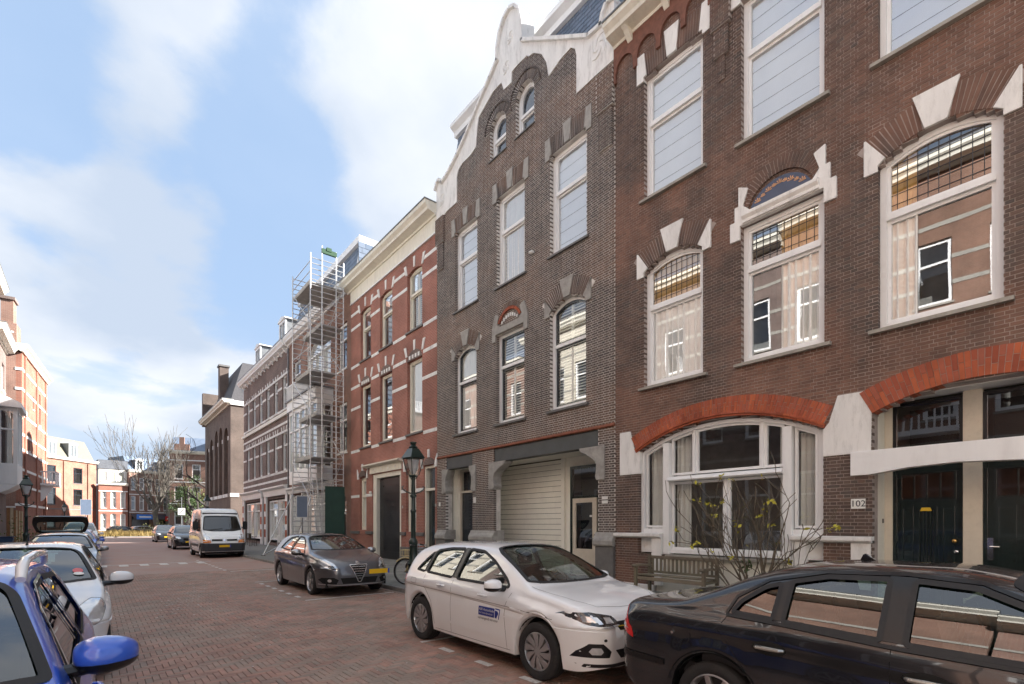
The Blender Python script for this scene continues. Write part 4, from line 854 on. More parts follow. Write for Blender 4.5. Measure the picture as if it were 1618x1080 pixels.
for k in range(11): obj('door_section', MB(FR).box(20.51, 22.89, -0.22, -0.205, 0.1 + 0.34 * k, 0.1 + 0.34 * k + 0.325), M['black_paint'], H3, bevel=0.004)
obj('door_frame', MB(FR).ring([(20.3, 0.06), (23.28, 0.06), (23.28, 4.1), (20.3, 4.1)], [(20.5, 0.07), (22.9, 0.07), (22.9, 3.9), (20.5, 3.9)], -0.25, -0.04), M['cream_paint'], H3)
obj('garage_lintel', MB(FR).box(20.2, 23.5, -0.05, 0.05, 4.14, 4.45), M['cream_paint'], H3); obj('garage_hood', MB(FR).side([(0, 4.455), (0.12, 4.455), (0.28, 4.52), (0.28, 4.58), (0, 4.60)], 20.05, 24.0), M['cream_paint'], H3)
for k in range(4): obj('rosette', MB(FR).ball((20.75 + 0.75 * k, 0.055, 4.30), (0.06, 0.02, 0.06), 8, 6), M['white_stone'], H3)
window(H3, FR, 18.95, 19.84, 1.38, 4.0, 0, transom=3.1, fill='net', m='cream_paint', sash='cream_paint', fw=0.14, sb=0.03); window(H3, FR, 24.0, 24.82, 1.42, 4.05, 0, transom=3.1, fill='net', m='cream_paint', sash='cream_paint', fw=0.16, sb=0.03)
d3 = obj('door', MB(FR).box(17.52, 18.24, -0.26, -0.2, 0.12, 3.06), M['dark_green_paint'], H3, label='narrow dark green front door'); obj('door_frame', MB(FR).ring([(17.42, 0.06), (18.32, 0.06), (18.32, 4.07), (17.42, 4.07)], [(17.52, 0.1), (18.22, 0.1), (18.22, 3.97), (17.52, 3.97)], -0.25, -0.06), M['cream_paint'], H3)
obj('door_rail', MB(FR).box(17.5, 18.3, -0.24, -0.05, 3.06, 3.16), M['cream_paint'], H3); obj('door_light', MB(FR).add([(17.52, -0.2, 3.16), (18.22, -0.2, 3.16), (18.22, -0.2, 3.97), (17.52, -0.2, 3.97)], [(0, 1, 2, 3)]), M['window_glass'], H3)
for a, b in ((17.42, 18.32), (18.95, 19.84), (24.0, 24.82)):
    obj('lunette', MB(FR).prism(arch(a - 0.02, b + 0.02, 4.10, 4.13, 0.26), -0.05, 0.05), M['brick_far_dark'], H3); c = (a + b) / 2
    for s in (-1, 1): obj('springer_stone', MB(FR).prism([(c + s * 0.46, 3.98), (c + s * 0.62, 3.98), (c + s * 0.66, 4.5), (c + s * 0.50, 4.22)], -0.03, 0.05), M['white_stone'], H3)
    obj('keystone', MB(FR).box(c - 0.05, c + 0.05, -0.03, 0.06, 4.40, 4.72), M['white_stone'], H3)
for u in (20.15, 17.36): obj('house_number', MB(FR).box(u - 0.05, u + 0.05, 0.003, 0.012, 2.40, 2.52), M['sill_stone'], H3)
obj('wall_sconce', MB(FR).ball((23.36, 0.07, 3.25), (0.06, 0.07, 0.06), 8, 6), M['enamel_white'], H3)

# ================================================================== the row further along, right side
def far_house(name, label, fr, loc, u0, u1, z1, m, rows, ncol=None, cols=None, ww=1.0, bands=(), frame='white_paint', band_m='white_stone', cor='white_paint', cprj=0.4, rise=0.0, depth=9.0, dorm=None, roof=None, roof_m='roof_tile_dark', win_fill='', side=None, plinth=None, brackets=0, transom=0.65, voussoir=False, room=0.8, detail=False, extra_holes=(), wall_z0=0.1):
    h = thing(name, label, 'house', loc)
    if cols is None:
        n = ncol; st = (u1 - u0) / n; cols = [(u0 + st * (i + 0.5) - ww / 2, u0 + st * (i + 0.5) + ww / 2) for i in range(n)]
    holes = [arch(a, b, za, zb, rise) for za, zb in rows for a, b in cols] + list(extra_holes)
    wall_holes(h, fr, u0, u1, wall_z0, z1, holes, m)
    for za, zb in rows:
        for a, b in cols:
            window(h, fr, a, b, za, zb, rise, rec=0.10, fw=0.13, transom=za + (zb - za) * transom if transom else None, m=frame, fill=win_fill, sill=(band_m, 0.06, 0.10, 0.06), detail=detail, room=room)
            if voussoir:
                c = (a + b) / 2
                for s in (-1, 0, 1): obj('voussoir_stone', MB(fr).prism([(c + s * (b - a) * 0.5 - 0.06, zb + rise * (s == 0) + 0.02), (c + s * (b - a) * 0.5 + 0.06, zb + rise * (s == 0) + 0.02), (c + s * (b - a) * 0.62 + 0.08, zb + rise * (s == 0) + 0.36), (c + s * (b - a) * 0.62 - 0.08, zb + rise * (s == 0) + 0.36)], -0.03, 0.03), M[band_m], h)
    for zb in bands:
        iv = cut([(u0, u1)], [s for q in holes for s in spans(q, zb)])
        for a, b in iv:
            if b - a > 0.05: obj('stone_band', MB(fr).box(a + 0.002, b - 0.002, -0.05, 0.02, zb - 0.08, zb + 0.08), M[band_m], h)
    side_walls(h, fr, u0, u1, z1, side or m, depth); body(h, fr, u0, u1, z1 + 0.1, depth)
    if cor: cornice(h, fr, u0 - 0.05, u1 + 0.05, z1, cprj, m=cor, brackets=brackets, scale=1.2)
    if roof:
        zr, back = roof
        obj('roof', MB(fr).add([(u0, -0.3, z1 + 0.5), (u1, -0.3, z1 + 0.5), (u1, -back, zr), (u0, -back, zr), (u0, -depth, z1 + 0.5), (u1, -depth, z1 + 0.5), (u0, -depth + back, zr), (u1, -depth + back, zr)],
                               [(0, 1, 2, 3), (3, 2, 7, 6), (6, 7, 5, 4), (0, 3, 6, 4), (1, 2, 7, 5), (0, 1, 5, 4)]), M[roof_m], h)
    if dorm:
        for (uc, wd, za, zb) in dorm:
            d = obj('dormer', MB(fr).box(uc - wd / 2, uc + wd / 2, -1.9, -0.30, za, zb), M['zinc'], h)
            obj('dormer_front', MB(fr).ring([(uc - wd / 2 - 0.05, za), (uc + wd / 2 + 0.05, za), (uc + wd / 2 + 0.05, zb), (uc - wd / 2 - 0.05, zb)], [(uc - wd / 2 + 0.12, za + 0.15), (uc + wd / 2 - 0.12, za + 0.15), (uc + wd / 2 - 0.12, zb - 0.2), (uc - wd / 2 + 0.12, zb - 0.2)], -0.30, -0.20), M['white_paint'], d)
            obj('dormer_roof', MB(fr).prism([(uc - wd / 2 - 0.15, zb), (uc + wd / 2 + 0.15, zb), (uc + wd / 2 + 0.15, zb + 0.08), (uc, zb + 0.30), (uc - wd / 2 - 0.15, zb + 0.08)], -2.0, -0.12), M['white_paint'], d)
            obj('pane', MB(fr).add([(uc - wd / 2 + 0.12, -0.26, za + 0.15), (uc + wd / 2 - 0.12, -0.26, za + 0.15), (uc + wd / 2 - 0.12, -0.26, zb - 0.2), (uc - wd / 2 + 0.12, -0.26, zb - 0.2)], [(0, 1, 2, 3)]), M['window_glass'], d)
            obj('mullion', MB(fr).box(uc - 0.03, uc + 0.03, -0.28, -0.19, za + 0.15, zb - 0.2), M['white_paint'], d)
    return h
# ================================================================== house behind the scaffold
bands4 = (12.9, 12.0, 9.95, 9.0, 8.1, 6.9, 5.4)
H4 = far_house('bay_townhouse', 'brown brick house with white two-storey bay behind the aluminium scaffold', FR, (FX, 31, 0), 25.93, 36.9, 14.0, 'brick_far_red',
    rows=[(10.1, 12.6), (5.6, 8.3)], cols=[(26.5, 27.75), (34.4, 35.9)], bands=(), frame='white_paint', cor='white_paint', cprj=0.45, roof=None, depth=9,
    extra_holes=[arch(28.9, 33.2, 10.2, 12.2, 0.9), [(28.6, 4.2), (33.8, 4.2), (33.8, 9.0), (28.6, 9.0)], arch(26.6, 27.7, 0.2, 2.9, 0.5), [(28.6, 0.6), (36.3, 0.6), (36.3, 3.7), (28.6, 3.7)]])
window(H4, FR, 28.9, 33.2, 10.2, 12.2, 0.9, transom=12.1, mull=[(30.3, 10.2, 12.1, 0.1), (31.8, 10.2, 12.1, 0.1)], fill='net', sill=('white_stone', 0.1, 0.1, 0.06), detail=False)
window(H4, FR, 26.6, 27.7, 0.2, 2.9, 0.5, transom=2.3, fill='', detail=False)
for a, b in ((28.7, 31.1), (31.3, 33.7), (33.9, 36.2)): window(H4, FR, a, b, 0.7, 3.6, 0, transom=2.9, fill='net', detail=False, fw=0.12)
for a in (28.6, 31.1, 33.72, 36.22): obj('pilaster', MB(FR).box(a, a + 0.24, -0.2, 0.10, 0.1, 3.8), M['white_paint'], H4, bevel=0.01)
obj('shop_cornice', MB(FR).side([(0, 3.75), (0.15, 3.75), (0.2, 3.95), (0.35, 4.05), (0.35, 4.15), (0, 4.2)], 28.4, 36.7), M['white_paint'], H4)
bay = obj('bay', MB(FR).box(28.6, 33.8, -0.25, 0.88, 4.2, 4.75), M['white_paint'], H4, label='white painted timber bay with panes on three sides')
for (za, zb) in ((8.75, 9.35),): obj('bay_cornice', MB(FR).box(28.5, 33.9, -0.2, 1.0, za, zb), M['white_paint'], bay); obj('bay_deck', MB(FR).box(28.4, 34.0, -0.2, 1.1, zb, zb + 0.08), M['zinc'], bay)
n = 5
for i in range(n):
    a = 28.6 + 5.2 * i / n; b = 28.6 + 5.2 * (i + 1) / n
    obj('bay_frame', MB(FR).ring([(a, 4.75), (b, 4.75), (b, 8.75), (a, 8.75)], [(a + 0.1, 5.0), (b - 0.1, 5.0), (b - 0.1, 8.5), (a + 0.1, 8.5)], 0.76, 0.88), M['white_paint'], bay)
    obj('pane', MB(FR).add([(a + 0.1, 0.82, 5.0), (b - 0.1, 0.82, 5.0), (b - 0.1, 0.82, 8.5), (a + 0.1, 0.82, 8.5)], [(0, 1, 2, 3)]), M['window_glass'], bay); obj('transom', MB(FR).box(a + 0.1, b - 0.1, 0.77, 0.90, 7.4, 7.5), M['white_paint'], bay)
for a in (28.6, 33.72):
    f2 = Fr((FX, a, 0), (-1, 0, 0), (0, 1, 0)); obj('bay_side', MB(f2).ring([(0.0, 4.75), (0.76, 4.75), (0.76, 8.75), (0.0, 8.75)], [(0.1, 5.0), (0.66, 5.0), (0.66, 8.5), (0.1, 8.5)], 0.0, 0.08), M['white_paint'], bay)
    obj('pane', MB(f2).add([(0.1, 0.04, 5.0), (0.66, 0.04, 5.0), (0.66, 0.04, 8.5), (0.1, 0.04, 8.5)], [(0, 1, 2, 3)]), M['window_glass'], bay)
obj('curtain_back', MB(FR).box(28.7, 33.7, 0.4, 0.42, 5.0, 8.6), M['curtain_white'], bay)
obj('balcony_rail', MB(FR).box(28.45, 33.95, 0.98, 1.05, 10.25, 10.33), M['white_paint'], bay)
for i in range(38): obj('baluster', MB(FR).box(28.5 + 0.143 * i, 28.54 + 0.143 * i, 1.0, 1.04, 9.43, 10.25), M['white_paint'], bay)
slate_roof(H4, FR, 26.3, 36.9, -0.25, 14.55, -0.75, 16.9, w=0.4, e=0.3); obj('roof_cornice', MB(FR).box(26.2, 36.9, -9.0, -0.55, 16.9, 17.25), M['white_paint'], H4)
fs = Fr((FX + 0.6, 26.1, 0), (1, 0, 0), (0, -1, 0)); slate_roof(H4, fs, -0.1, 6, 0.15, 13.6, -0.1, 16.9, w=0.4, e=0.3); obj('hip_board', MB(FR).tube([(26.2, -0.30, 14.3), (26.3, -0.72, 16.9)], 0.08, 6), M['white_paint'], H4)

# ================================================================== banded house with dormers
cols5 = [(37.6 + 2.2 * i, 38.65 + 2.2 * i) for i in range(6)]
H5 = far_house('banded_townhouse', 'dark brick house with white bands, bracketed cornice and two white dormers', FR, (FX, 44, 0), 36.92, 50.8, 13.9, 'brick_far_dark',
    rows=[(9.9, 12.3), (5.55, 8.3)], cols=cols5, bands=(12.35, 11.5, 9.85, 8.9, 8.3, 7.3, 5.45, 4.95), cprj=0.55, brackets=1.1, voussoir=True, rise=0.0, roof=(16.8, 3.0), roof_m='roof_tile_dark', dorm=[(39.4, 1.5, 14.5, 16.6), (46.6, 1.5, 14.5, 16.6)], side='brick_far_dark', win_fill='',
    extra_holes=[[(37.3, 0.3), (42.6, 0.3), (42.6, 3.6), (37.3, 3.6)], [(44.4, 0.3), (50.2, 0.3), (50.2, 3.6), (44.4, 3.6)]])
for a, b in ((37.3, 39.9), (40.0, 42.6), (44.4, 47.2), (47.3, 50.2)): window(H5, FR, a + 0.1, b - 0.1, 0.5, 3.5, 0, transom=2.8, fill='net', detail=False, fw=0.12)
for a in (37.0, 42.65, 43.9, 50.25):
    p_ = obj('pilaster', MB(FR).box(a, a + 0.5, -0.2, 0.12, 0.1, 3.9), M['white_paint'], H5)
    for k in range(3): obj('pilaster_brick', MB(FR).box(a + 0.05, a + 0.45, 0.12, 0.135, 0.7 + k * 1.0, 1.3 + k * 1.0), M['brick_orange'], p_)
for a, b in ((37.0, 43.2), (43.9, 50.75)): obj('shop_cornice', MB(FR).side([(0, 3.8), (0.15, 3.8), (0.2, 4.2), (0.4, 4.35), (0.4, 4.45), (0, 4.5)], a, b), M['white_paint'], H5)
obj('string_course', MB(FR).box(36.93, 50.8, -0.05, 0.16, 9.35, 9.6), M['cream_paint'], H5)
obj('gutter_pipe', MB(FR).tube([(36.9, 0.08, 0.1), (36.9, 0.08, 13.9)], 0.05, 6), M['zinc'], H5)

# ================================================================== church-like brown brick building across the side street
H6 = thing('brick_hall', 'tall windowless brown brick building with blind arches beyond the side street', 'building', (FX, 64, 0))
hl = [arch(57.9, 59.9, 4.8, 10.6, 1.0), arch(60.9, 62.6, 4.8, 11.2, 0.85), arch(63.4, 65.1, 4.8, 11.2, 0.85), arch(66.4, 68.2, 4.8, 10.6, 0.9), arch(69.0, 70.6, 4.8, 10.0, 0.8)]
wall_holes(H6, FR, 56.6, 71.6, 0, 13.6, hl, 'brick_church', thick=0.35)
obj('wall_back', MB(FR).box(56.95, 71.5, -0.6, -0.351, 0, 13.58), M['brick_church'], H6)
for h in hl:
    a, b = h[0][0], h[1][0]; obj('stone_sill', MB(FR).box(a - 0.25, b + 0.2, -0.05, 0.10, 4.45, 4.78), M['white_stone'], H6)
    obj('stone_block', MB(FR).box(a - 0.3, a + 0.02, -0.1, 0.03, 10.2, 10.6), M['white_stone'], H6); obj('slit_window', MB(FR).box((a + b) / 2 - 0.2, (a + b) / 2 + 0.2, -0.36, -0.33, 7.0, 9.4), M['dark_sash'], H6)
    obj('slit_window', MB(FR).box((a + b) / 2 - 0.2, (a + b) / 2 + 0.2, -0.02, 0.02, 1.6, 3.2), M['dark_sash'], H6)
fn = Fr((FX, 56.6, 0), (1, 0, 0), (0, -1, 0))
obj('side_wall', MB(fn).box(0.352, 11, -0.3, 0.0, 0, 13.6), M['brick_church'], H6); obj('stone_course', MB(fn).box(-0.05, 11, -0.05, 0.12, 13.6, 14.05), M['white_stone'], H6); obj('stone_block', MB(fn).box(-0.05, 0.75, -0.05, 0.05, 4.45, 4.8), M['white_stone'], H6)
obj('side_wall', MB(fn).box(0.62, 11, -15.2, -14.7, 0, 13.59), M['brick_church'], H6)
cornice(H6, FR, 56.8, 71.8, 13.65, 0.7, m='cream_paint', scale=1.3)
obj('roof', MB(FR).add([(57.0, -0.1, 14.15), (71.4, -0.1, 14.15), (69.0, -2.1, 19.4), (61.6, -2.1, 19.4), (57.0, -11, 14.15), (71.4, -11, 14.15), (61.6, -9, 19.4), (69.0, -9, 19.4)], [(0, 1, 2, 3), (0, 3, 6, 4), (3, 2, 7, 6), (1, 5, 7, 2)]), M['roof_tile_dark'], H6)
obj('chimney', MB(FR).box(65.2, 66.2, -1.4, -0.5, 14.2, 19.6), M['brick_church'], H6); obj('chimney_cap', MB(FR).box(65.1, 66.3, -1.5, -0.4, 19.6, 19.8), M['granite'], H6)
obj('end_gable', MB(FR).box(71.2, 71.9, -6, 0.3, 13.6, 17.6), M['brick_church'], H6)
obj('roof_window', MB(FR).add([(57.9, -1.35, 15.35), (57.9, -2.1, 15.35), (58.7, -2.2, 16.3), (58.7, -1.5, 16.3)], [(0, 1, 2, 3)]), M['window_glass'], H6)

# ================================================================== left side of the street
LX = -4.2
FL = Fr((LX, 0, 0), (0, 1, 0), (1, 0, 0))
mat('plaster_cream', (0.62, 0.57, 0.47), 0.85, var=0.1, dirt=0.2)
for k, (a, b, m_, lab, zt, ww_) in enumerate([(-16, -7.6, 'plaster_cream', 'cream plastered house opposite, well behind the viewer', 15.2, 1.3),
        (-7.5, 1.4, 'brick_far_red', 'red brick house with white bands opposite the number 102', 15.0, 1.5), (1.5, 10.4, 'brick_opposite', 'orange brick house with white window bands opposite the gabled house', 15.4, 1.3),
        (10.5, 19.9, 'brick_far_dark', 'dark brick house with white bands opposite the red house', 15.0, 1.4), (20, 29.2, 'plaster_cream', 'cream plastered house opposite the scaffold', 15.2, 1.4), (29.3, 38.4, 'brick_far_red', 'red brick house with overhanging brown eave on the left', 13.9, 1.4)]):
    h = far_house('terrace_house', lab, FL, (LX, (a + b) / 2, 0), a, b, zt, m_, rows=[(10.3, 12.8), (6.0, 9.0), (1.2, 4.2)], ncol=4, ww=ww_ - 0.15, bands=(13.4, 12.0, 11.0, 9.4, 7.8, 6.6, 5.0), band_m='sill_stone', cor='cream_paint', cprj=0.6, roof=(zt + 2.5, 2.5), roof_m='slate' if k % 2 else 'roof_tile_dark', win_fill='', room=0)
    if k in (0, 2, 4):
        for j in range(2): obj('balcony_floor', MB(FL).box(a + 2.5, b - 2.5, 0.0, 1.0, 5.3, 5.5), M['white_paint'], h); break
        for j in range(16): obj('baluster', MB(FL).box(a + 2.6 + j * (b - a - 5.2) / 15 - 0.03, a + 2.6 + j * (b - a - 5.2) / 15 + 0.03, 0.9, 0.96, 5.5, 6.3), M['white_paint'], h)
        obj('balcony_rail', MB(FL).box(a + 2.5, b - 2.5, 0.88, 1.0, 6.3, 6.4), M['white_paint'], h)
H7 = far_house('bay_house', 'brick house with a white corner bay at the left edge of the street', FL, (LX, 41, 0), 38.5, 43.6, 12.1, 'brick_far_dark', rows=[(9.6, 11.2)], ncol=2, ww=1.1, cor='cream_paint', cprj=0.5, roof=(14, 2))
bay = obj('bay', MB(FL).box(40.7, 43.3, 0.0, 0.75, 4.0, 5.0), M['white_paint'], H7, label='white timber bay window')
for i in range(3):
    a = 40.7 + i * 0.867; b = a + 0.867
    obj('bay_frame', MB(FL).ring([(a, 5.0), (b, 5.0), (b, 8.4), (a, 8.4)], [(a + 0.1, 5.2), (b - 0.1, 5.2), (b - 0.1, 8.2), (a + 0.1, 8.2)], 0.65, 0.75), M['white_paint'], bay); obj('pane', MB(FL).add([(a + 0.1, 0.7, 5.2), (b - 0.1, 0.7, 5.2), (b - 0.1, 0.7, 8.2), (a + 0.1, 0.7, 8.2)], [(0, 1, 2, 3)]), M['window_glass'], bay)
for yy in (40.7, 43.22):
    f2 = Fr((LX, yy, 0), (1, 0, 0), (0, 1, 0)); obj('bay_side', MB(f2).ring([(0, 5.0), (0.65, 5.0), (0.65, 8.4), (0, 8.4)], [(0.08, 5.2), (0.57, 5.2), (0.57, 8.2), (0.08, 8.2)], 0, 0.08), M['white_paint'], bay); obj('pane', MB(f2).add([(0.08, 0.04, 5.2), (0.57, 0.04, 5.2), (0.57, 0.04, 8.2), (0.08, 0.04, 8.2)], [(0, 1, 2, 3)]), M['window_glass'], bay)
    obj('transom', MB(f2).box(0.0, 0.65, -0.01, 0.09, 7.1, 7.2), M['white_paint'], bay)
obj('curtain_back', MB(FL).box(40.8, 43.1, 0.3, 0.32, 5.1, 8.3), M['curtain_white'], bay)
obj('bay_roof', MB(FL).side([(0, 8.4), (0.95, 8.4), (0.95, 8.65), (0.8, 8.75), (0, 9.1)], 40.4, 43.6), M['white_paint'], bay); obj('bay_base', MB(FL).side([(0, 3.5), (0.4, 3.7), (0.75, 3.99), (0, 3.99)], 40.7, 43.3), M['white_paint'], bay)

# corner building whose long side turns a little into the street
ang = math.atan2(0.75, 10.0); cu_, su_ = math.cos(ang), math.sin(ang)
C8 = (-4.0, 49.8, 0); FA = Fr(C8, (su_, cu_, 0), (cu_, -su_, 0)); FB = Fr(C8, (-1, 0, 0), (0, -1, 0))
H8 = thing('corner_building', 'orange brick corner building with white bands and a tall chimney on the left', 'building', (-4, 52, 0))
wl = [[(2.4, 7.2), (2.7, 7.2), (2.7, 8.3), (2.4, 8.3)], [(4.0, 10.6), (4.3, 10.6), (4.3, 11.6), (4.0, 11.6)], [(6.6, 9.8), (7.2, 9.8), (7.2, 12.3), (6.6, 12.3)], [(2.4, 4.4), (2.7, 4.4), (2.7, 5.6), (2.4, 5.6)], [(8.4, 1.8), (9.0, 1.8), (9.0, 3.4), (8.4, 3.4)]]
wall_holes(H8, FA, 0, 10.2, 0, 13.9, wl, 'brick_far_orange')
for h in wl: obj('window', MB(FA).box(h[0][0], h[1][0], -0.2, -0.12, h[0][1], h[2][1]), M['dark_sash'], H8); obj('window_sill', MB(FA).box(h[0][0] - 0.05, h[1][0] + 0.05, -0.1, 0.05, h[0][1] - 0.1, h[0][1] - 0.003), M['white_stone'], H8)
obj('front_wall', MB(FB).box(0.305, 7, -0.3, 0.0, 0, 14.0), M['brick_far_red'], H8)
for z in (12.7, 11.3, 9.5, 8.1, 7.0, 5.6, 4.4, 3.1): obj('stone_band', MB(FA).box(-0.02, 10.15, -0.1, 0.03, z - 0.09, z + 0.09), M['white_stone'], H8); obj('stone_block', MB(FB).box(-0.03, 0.35, -0.1, 0.03, z - 0.09, z + 0.09), M['white_stone'], H8)
for u in (1.0, 5.4, 9.4): obj('pier', MB(FA).box(u - 0.22, u + 0.22, 0.0, 0.08, 0.2, 13.8), M['brick_far_orange'], H8)
obj('cornice', MB(FA).side([(0, 13.9), (0.12, 13.9), (0.2, 14.1), (0.38, 14.25), (0.38, 14.45), (-1, 14.5)], -0.3, 10.3), M['cream_paint'], H8)
obj('body', MB(FA).box(0.4, 10, -7, -2.5, 0, 14.0), M['room_wall'], H8); obj('side_wall', MB(FA).box(9.9, 10.19, -7, -0.3, 0, 13.9), M['brick_far_red'], H8); obj('flat_roof', MB(FA).box(0.0, 10.2, -7, -0.3, 13.9, 14.05), M['lead'], H8)
obj('chimney', MB(FA).box(0.5, 1.9, -1.3, -0.35, 14.05, 16.0), M['brick_far_red'], H8); obj('chimney_stack', MB(FA).box(0.7, 1.7, -1.2, -0.55, 16.0, 17.7), M['brick_far_red'], H8); obj('chimney_cap', MB(FA).box(0.6, 1.8, -1.3, -0.45, 17.7, 17.9), M['brick_far_dark'], H8)
obj('terrace_edge', MB(FB).box(0.4, 7, -0.1, 0.25, 14.0, 14.25), M['white_paint'], H8); obj('terrace_rail', MB(FB).box(0.4, 7, 0.1, 0.18, 15.15, 15.25), M['white_paint'], H8)
for k in range(24): obj('baluster', MB(FB).box(0.5 + 0.24 * k, 0.58 + 0.24 * k, 0.1, 0.18, 14.25, 15.15), M['white_paint'], H8)
obj('balcony_floor', MB(FA).box(7.0, 9.4, 0.0, 1.0, 4.9, 5.1), M['white_paint'], H8); obj('balcony_bracket', MB(FA).side([(0, 3.6), (0.15, 3.7), (0.8, 4.88), (0, 4.88)], 7.2, 7.4), M['white_paint'], H8); obj('balcony_rail', MB(FA).box(7.0, 9.4, 0.9, 1.0, 6.0, 6.1), M['white_paint'], H8)
obj('balcony_rail', MB(FA).box(7.0, 7.1, 0.0, 0.9, 6.0, 6.1), M['white_paint'], H8)
for k in range(10): obj('baluster', MB(FA).box(7.05 + 0.25 * k, 7.13 + 0.25 * k, 0.91, 0.98, 5.1, 6.0), M['white_paint'], H8)
for k in range(4): obj('baluster', MB(FA).box(7.02, 7.09, 0.1 + 0.2 * k, 0.18 + 0.2 * k, 5.1, 6.0), M['white_paint'], H8)

# ================================================================== across the junction
def fr2(a, b):
    d = math.hypot(b[0] - a[0], b[1] - a[1]); u = ((b[0] - a[0]) / d, (b[1] - a[1]) / d, 0); return Fr((a[0], a[1], 0), u, (u[1], -u[0], 0)), d
F9, L9 = fr2((-9.5, 105.0), (0.16, 115.7))
H9 = far_house('mansard_building', 'large orange brick building with pale mansard roof and white dormers across the junction', F9, (-3, 112, 0), 0, L9, 12.2, 'brick_far_orange', rows=[(8.6, 11.2), (4.9, 7.6), (1.2, 3.0)], cols=[(1.2, 2.6), (5.2, 6.9), (10.0, 11.7)], cor='cream_paint', bands=(4.2,), frame='dark_sash', cprj=0.5, rise=0.0, roof=(16.2, 2.2), roof_m='roof_pale' if mat('roof_pale', (0.14, 0.13, 0.095), 0.7, var=0.15) else '', dorm=[(2.6, 1.4, 12.9, 15.2), (6.4, 1.4, 12.9, 15.2), (10.2, 1.4, 12.9, 15.2)], band_m='granite')
for u in (4.0, 8.3, 12.8): obj('pier', MB(F9).box(u - 0.15, u + 0.15, 0.0, 0.15, 0.3, 12.1), M['brick_far_orange'], H9)
F10, L10 = fr2((0.5, 114.8), (4.6, 115.2))
far_house('narrow_townhouse', 'narrow orange brick house with a white upper storey beside the large mansard building', F10, (2.5, 117, 0), 0, L10, 8.6, 'brick_far_orange', rows=[(4.6, 7.4), (0.9, 3.4)], ncol=3, ww=0.75, bands=(4.1, 7.6, 0.6), rise=0.2, cor='cream_paint', cprj=0.3, win_fill='net')
H10b = thing('roof_extension', 'grey flat roofed storey with white windows set on the narrow orange house', 'building', (2.5, 117, 8.8)); obj('wall', MB(F10).box(0.1, L10, -6, -0.9, 9.2, 11.6), M['cream_paint'], H10b); obj('roof_slab', MB(F10).box(0, L10 + 0.1, -6.1, -0.8, 11.6, 13.2), M['lead'], H10b)
for k in range(3): window(H10b, F10, 0.35 + 1.25 * k, 1.35 + 1.25 * k, 9.3, 11.2, 0, rec=-0.95 * -1 - 0.12, fw=0.12, fill='', detail=False, room=0)
F11, L11 = fr2((4.8, 115.6), (12.5, 119.0))
H11 = far_house('shop_house', 'red brick house with dark roof above a row of shops across the junction', F11, (8, 118, 0), 0, L11, 11.2, 'brick_far_red', rows=[(8.0, 10.3), (4.3, 6.9)], ncol=6, ww=0.8, bands=(7.2, 3.9), cor='cream_paint', cprj=0.35, roof=(14.3, 2.0), roof_m='slate', dorm=[(1.8, 1.2, 11.7, 13.6), (5.8, 1.2, 11.7, 13.6)], extra_holes=[[(0.4, 0.3), (3.4, 0.3), (3.4, 3.2), (0.4, 3.2)], [(4.2, 0.3), (7.6, 0.3), (7.6, 3.2), (4.2, 3.2)]])
obj('awning', MB(F11).side([(0, 3.6), (1.4, 2.7), (1.4, 2.6), (0, 3.5)], 0.3, 7.8), mat('awning_dark', (0.06, 0.05, 0.06), 0.8), H11)
for a in (0.5, 4.4): obj('shop_window', MB(F11).box(a, a + 3.0, -0.15, -0.1, 0.4, 3.1), M['dark_sash'], H11)
s1 = thing('shop_sign', 'blue rectangular shop sign over the awning across the junction', 'sign', (5, 114.5, 3)); obj('board', MB(F11).box(0.5, 3.3, 1.45, 1.55, 2.6, 3.5), mat('sign_blue', (0.03, 0.16, 0.55), 0.4), s1); text('De Bron', 0.6, F11, 1.9, 1.56, 3.05, M['enamel_white'], s1, 'lettering') if False else obj('lettering', MB(F11).box(0.9, 2.9, 1.55, 1.56, 2.95, 3.15), M['enamel_white'], s1)
s2 = thing('shop_sign', 'red rectangular shop sign right of the blue one across the junction', 'sign', (9, 116.5, 3)); obj('board', MB(F11).box(5.4, 7.0, 1.45, 1.55, 2.3, 3.2), mat('sign_red', (0.5, 0.02, 0.02), 0.4), s2); obj('lettering', MB(F11).box(5.7, 6.7, 1.55, 1.56, 2.65, 2.85), M['enamel_white'], s2)
F12, L12 = fr2((11.5, 112.0), (15.5, 112.6))
far_house('white_townhouse', 'white painted house seen through the bare tree across the junction', F12, (13.5, 114, 0), 0, L12, 14.0, 'white_paint', rows=[(10.4, 12.6), (6.8, 9.2), (3.4, 5.8), (0.8, 2.6)], ncol=3, ww=0.7, cor='white_paint', cprj=0.3)
F13, L13 = fr2((9.2, 97.0), (18.5, 94.2))
H13 = far_house('junction_house', 'brown and red brick house with white bands behind the bare branches on the right', F13, (13, 98, 0), 0, L13, 13.0, 'brick_far_red', rows=[(9.0, 11.4), (5.4, 7.8), (1.6, 3.8)], ncol=4, ww=1.2, bands=(8.5, 12.0, 5.0, 4.3), cor='cream_paint', cprj=0.4, roof=(16, 2.4), roof_m='slate', dorm=[(6.2, 1.3, 13.6, 15.4)])
obj('stepped_gable', MB(F13).prism([(-0.1, 12.6), (3.4, 12.6), (3.4, 13.6), (2.7, 13.6), (2.7, 14.6), (2.0, 14.6), (2.0, 15.7), (1.3, 15.7), (1.3, 14.6), (0.6, 14.6), (0.6, 13.6), (-0.1, 13.6)], -0.3, 0.05), M['brick_far_red'], H13)
F13b = Fr((9.2, 97.0, 0), (-0.30, -0.95, 0) if False else (0.25, 0.97, 0), (-0.97, 0.25, 0)); obj('side_wall', MB(F13b).box(0, 9, -0.3, 0.0, 0, 13), M['brick_far_red'], H13)
F14, L14 = fr2((19.5, 86.0), (30.0, 80.0))
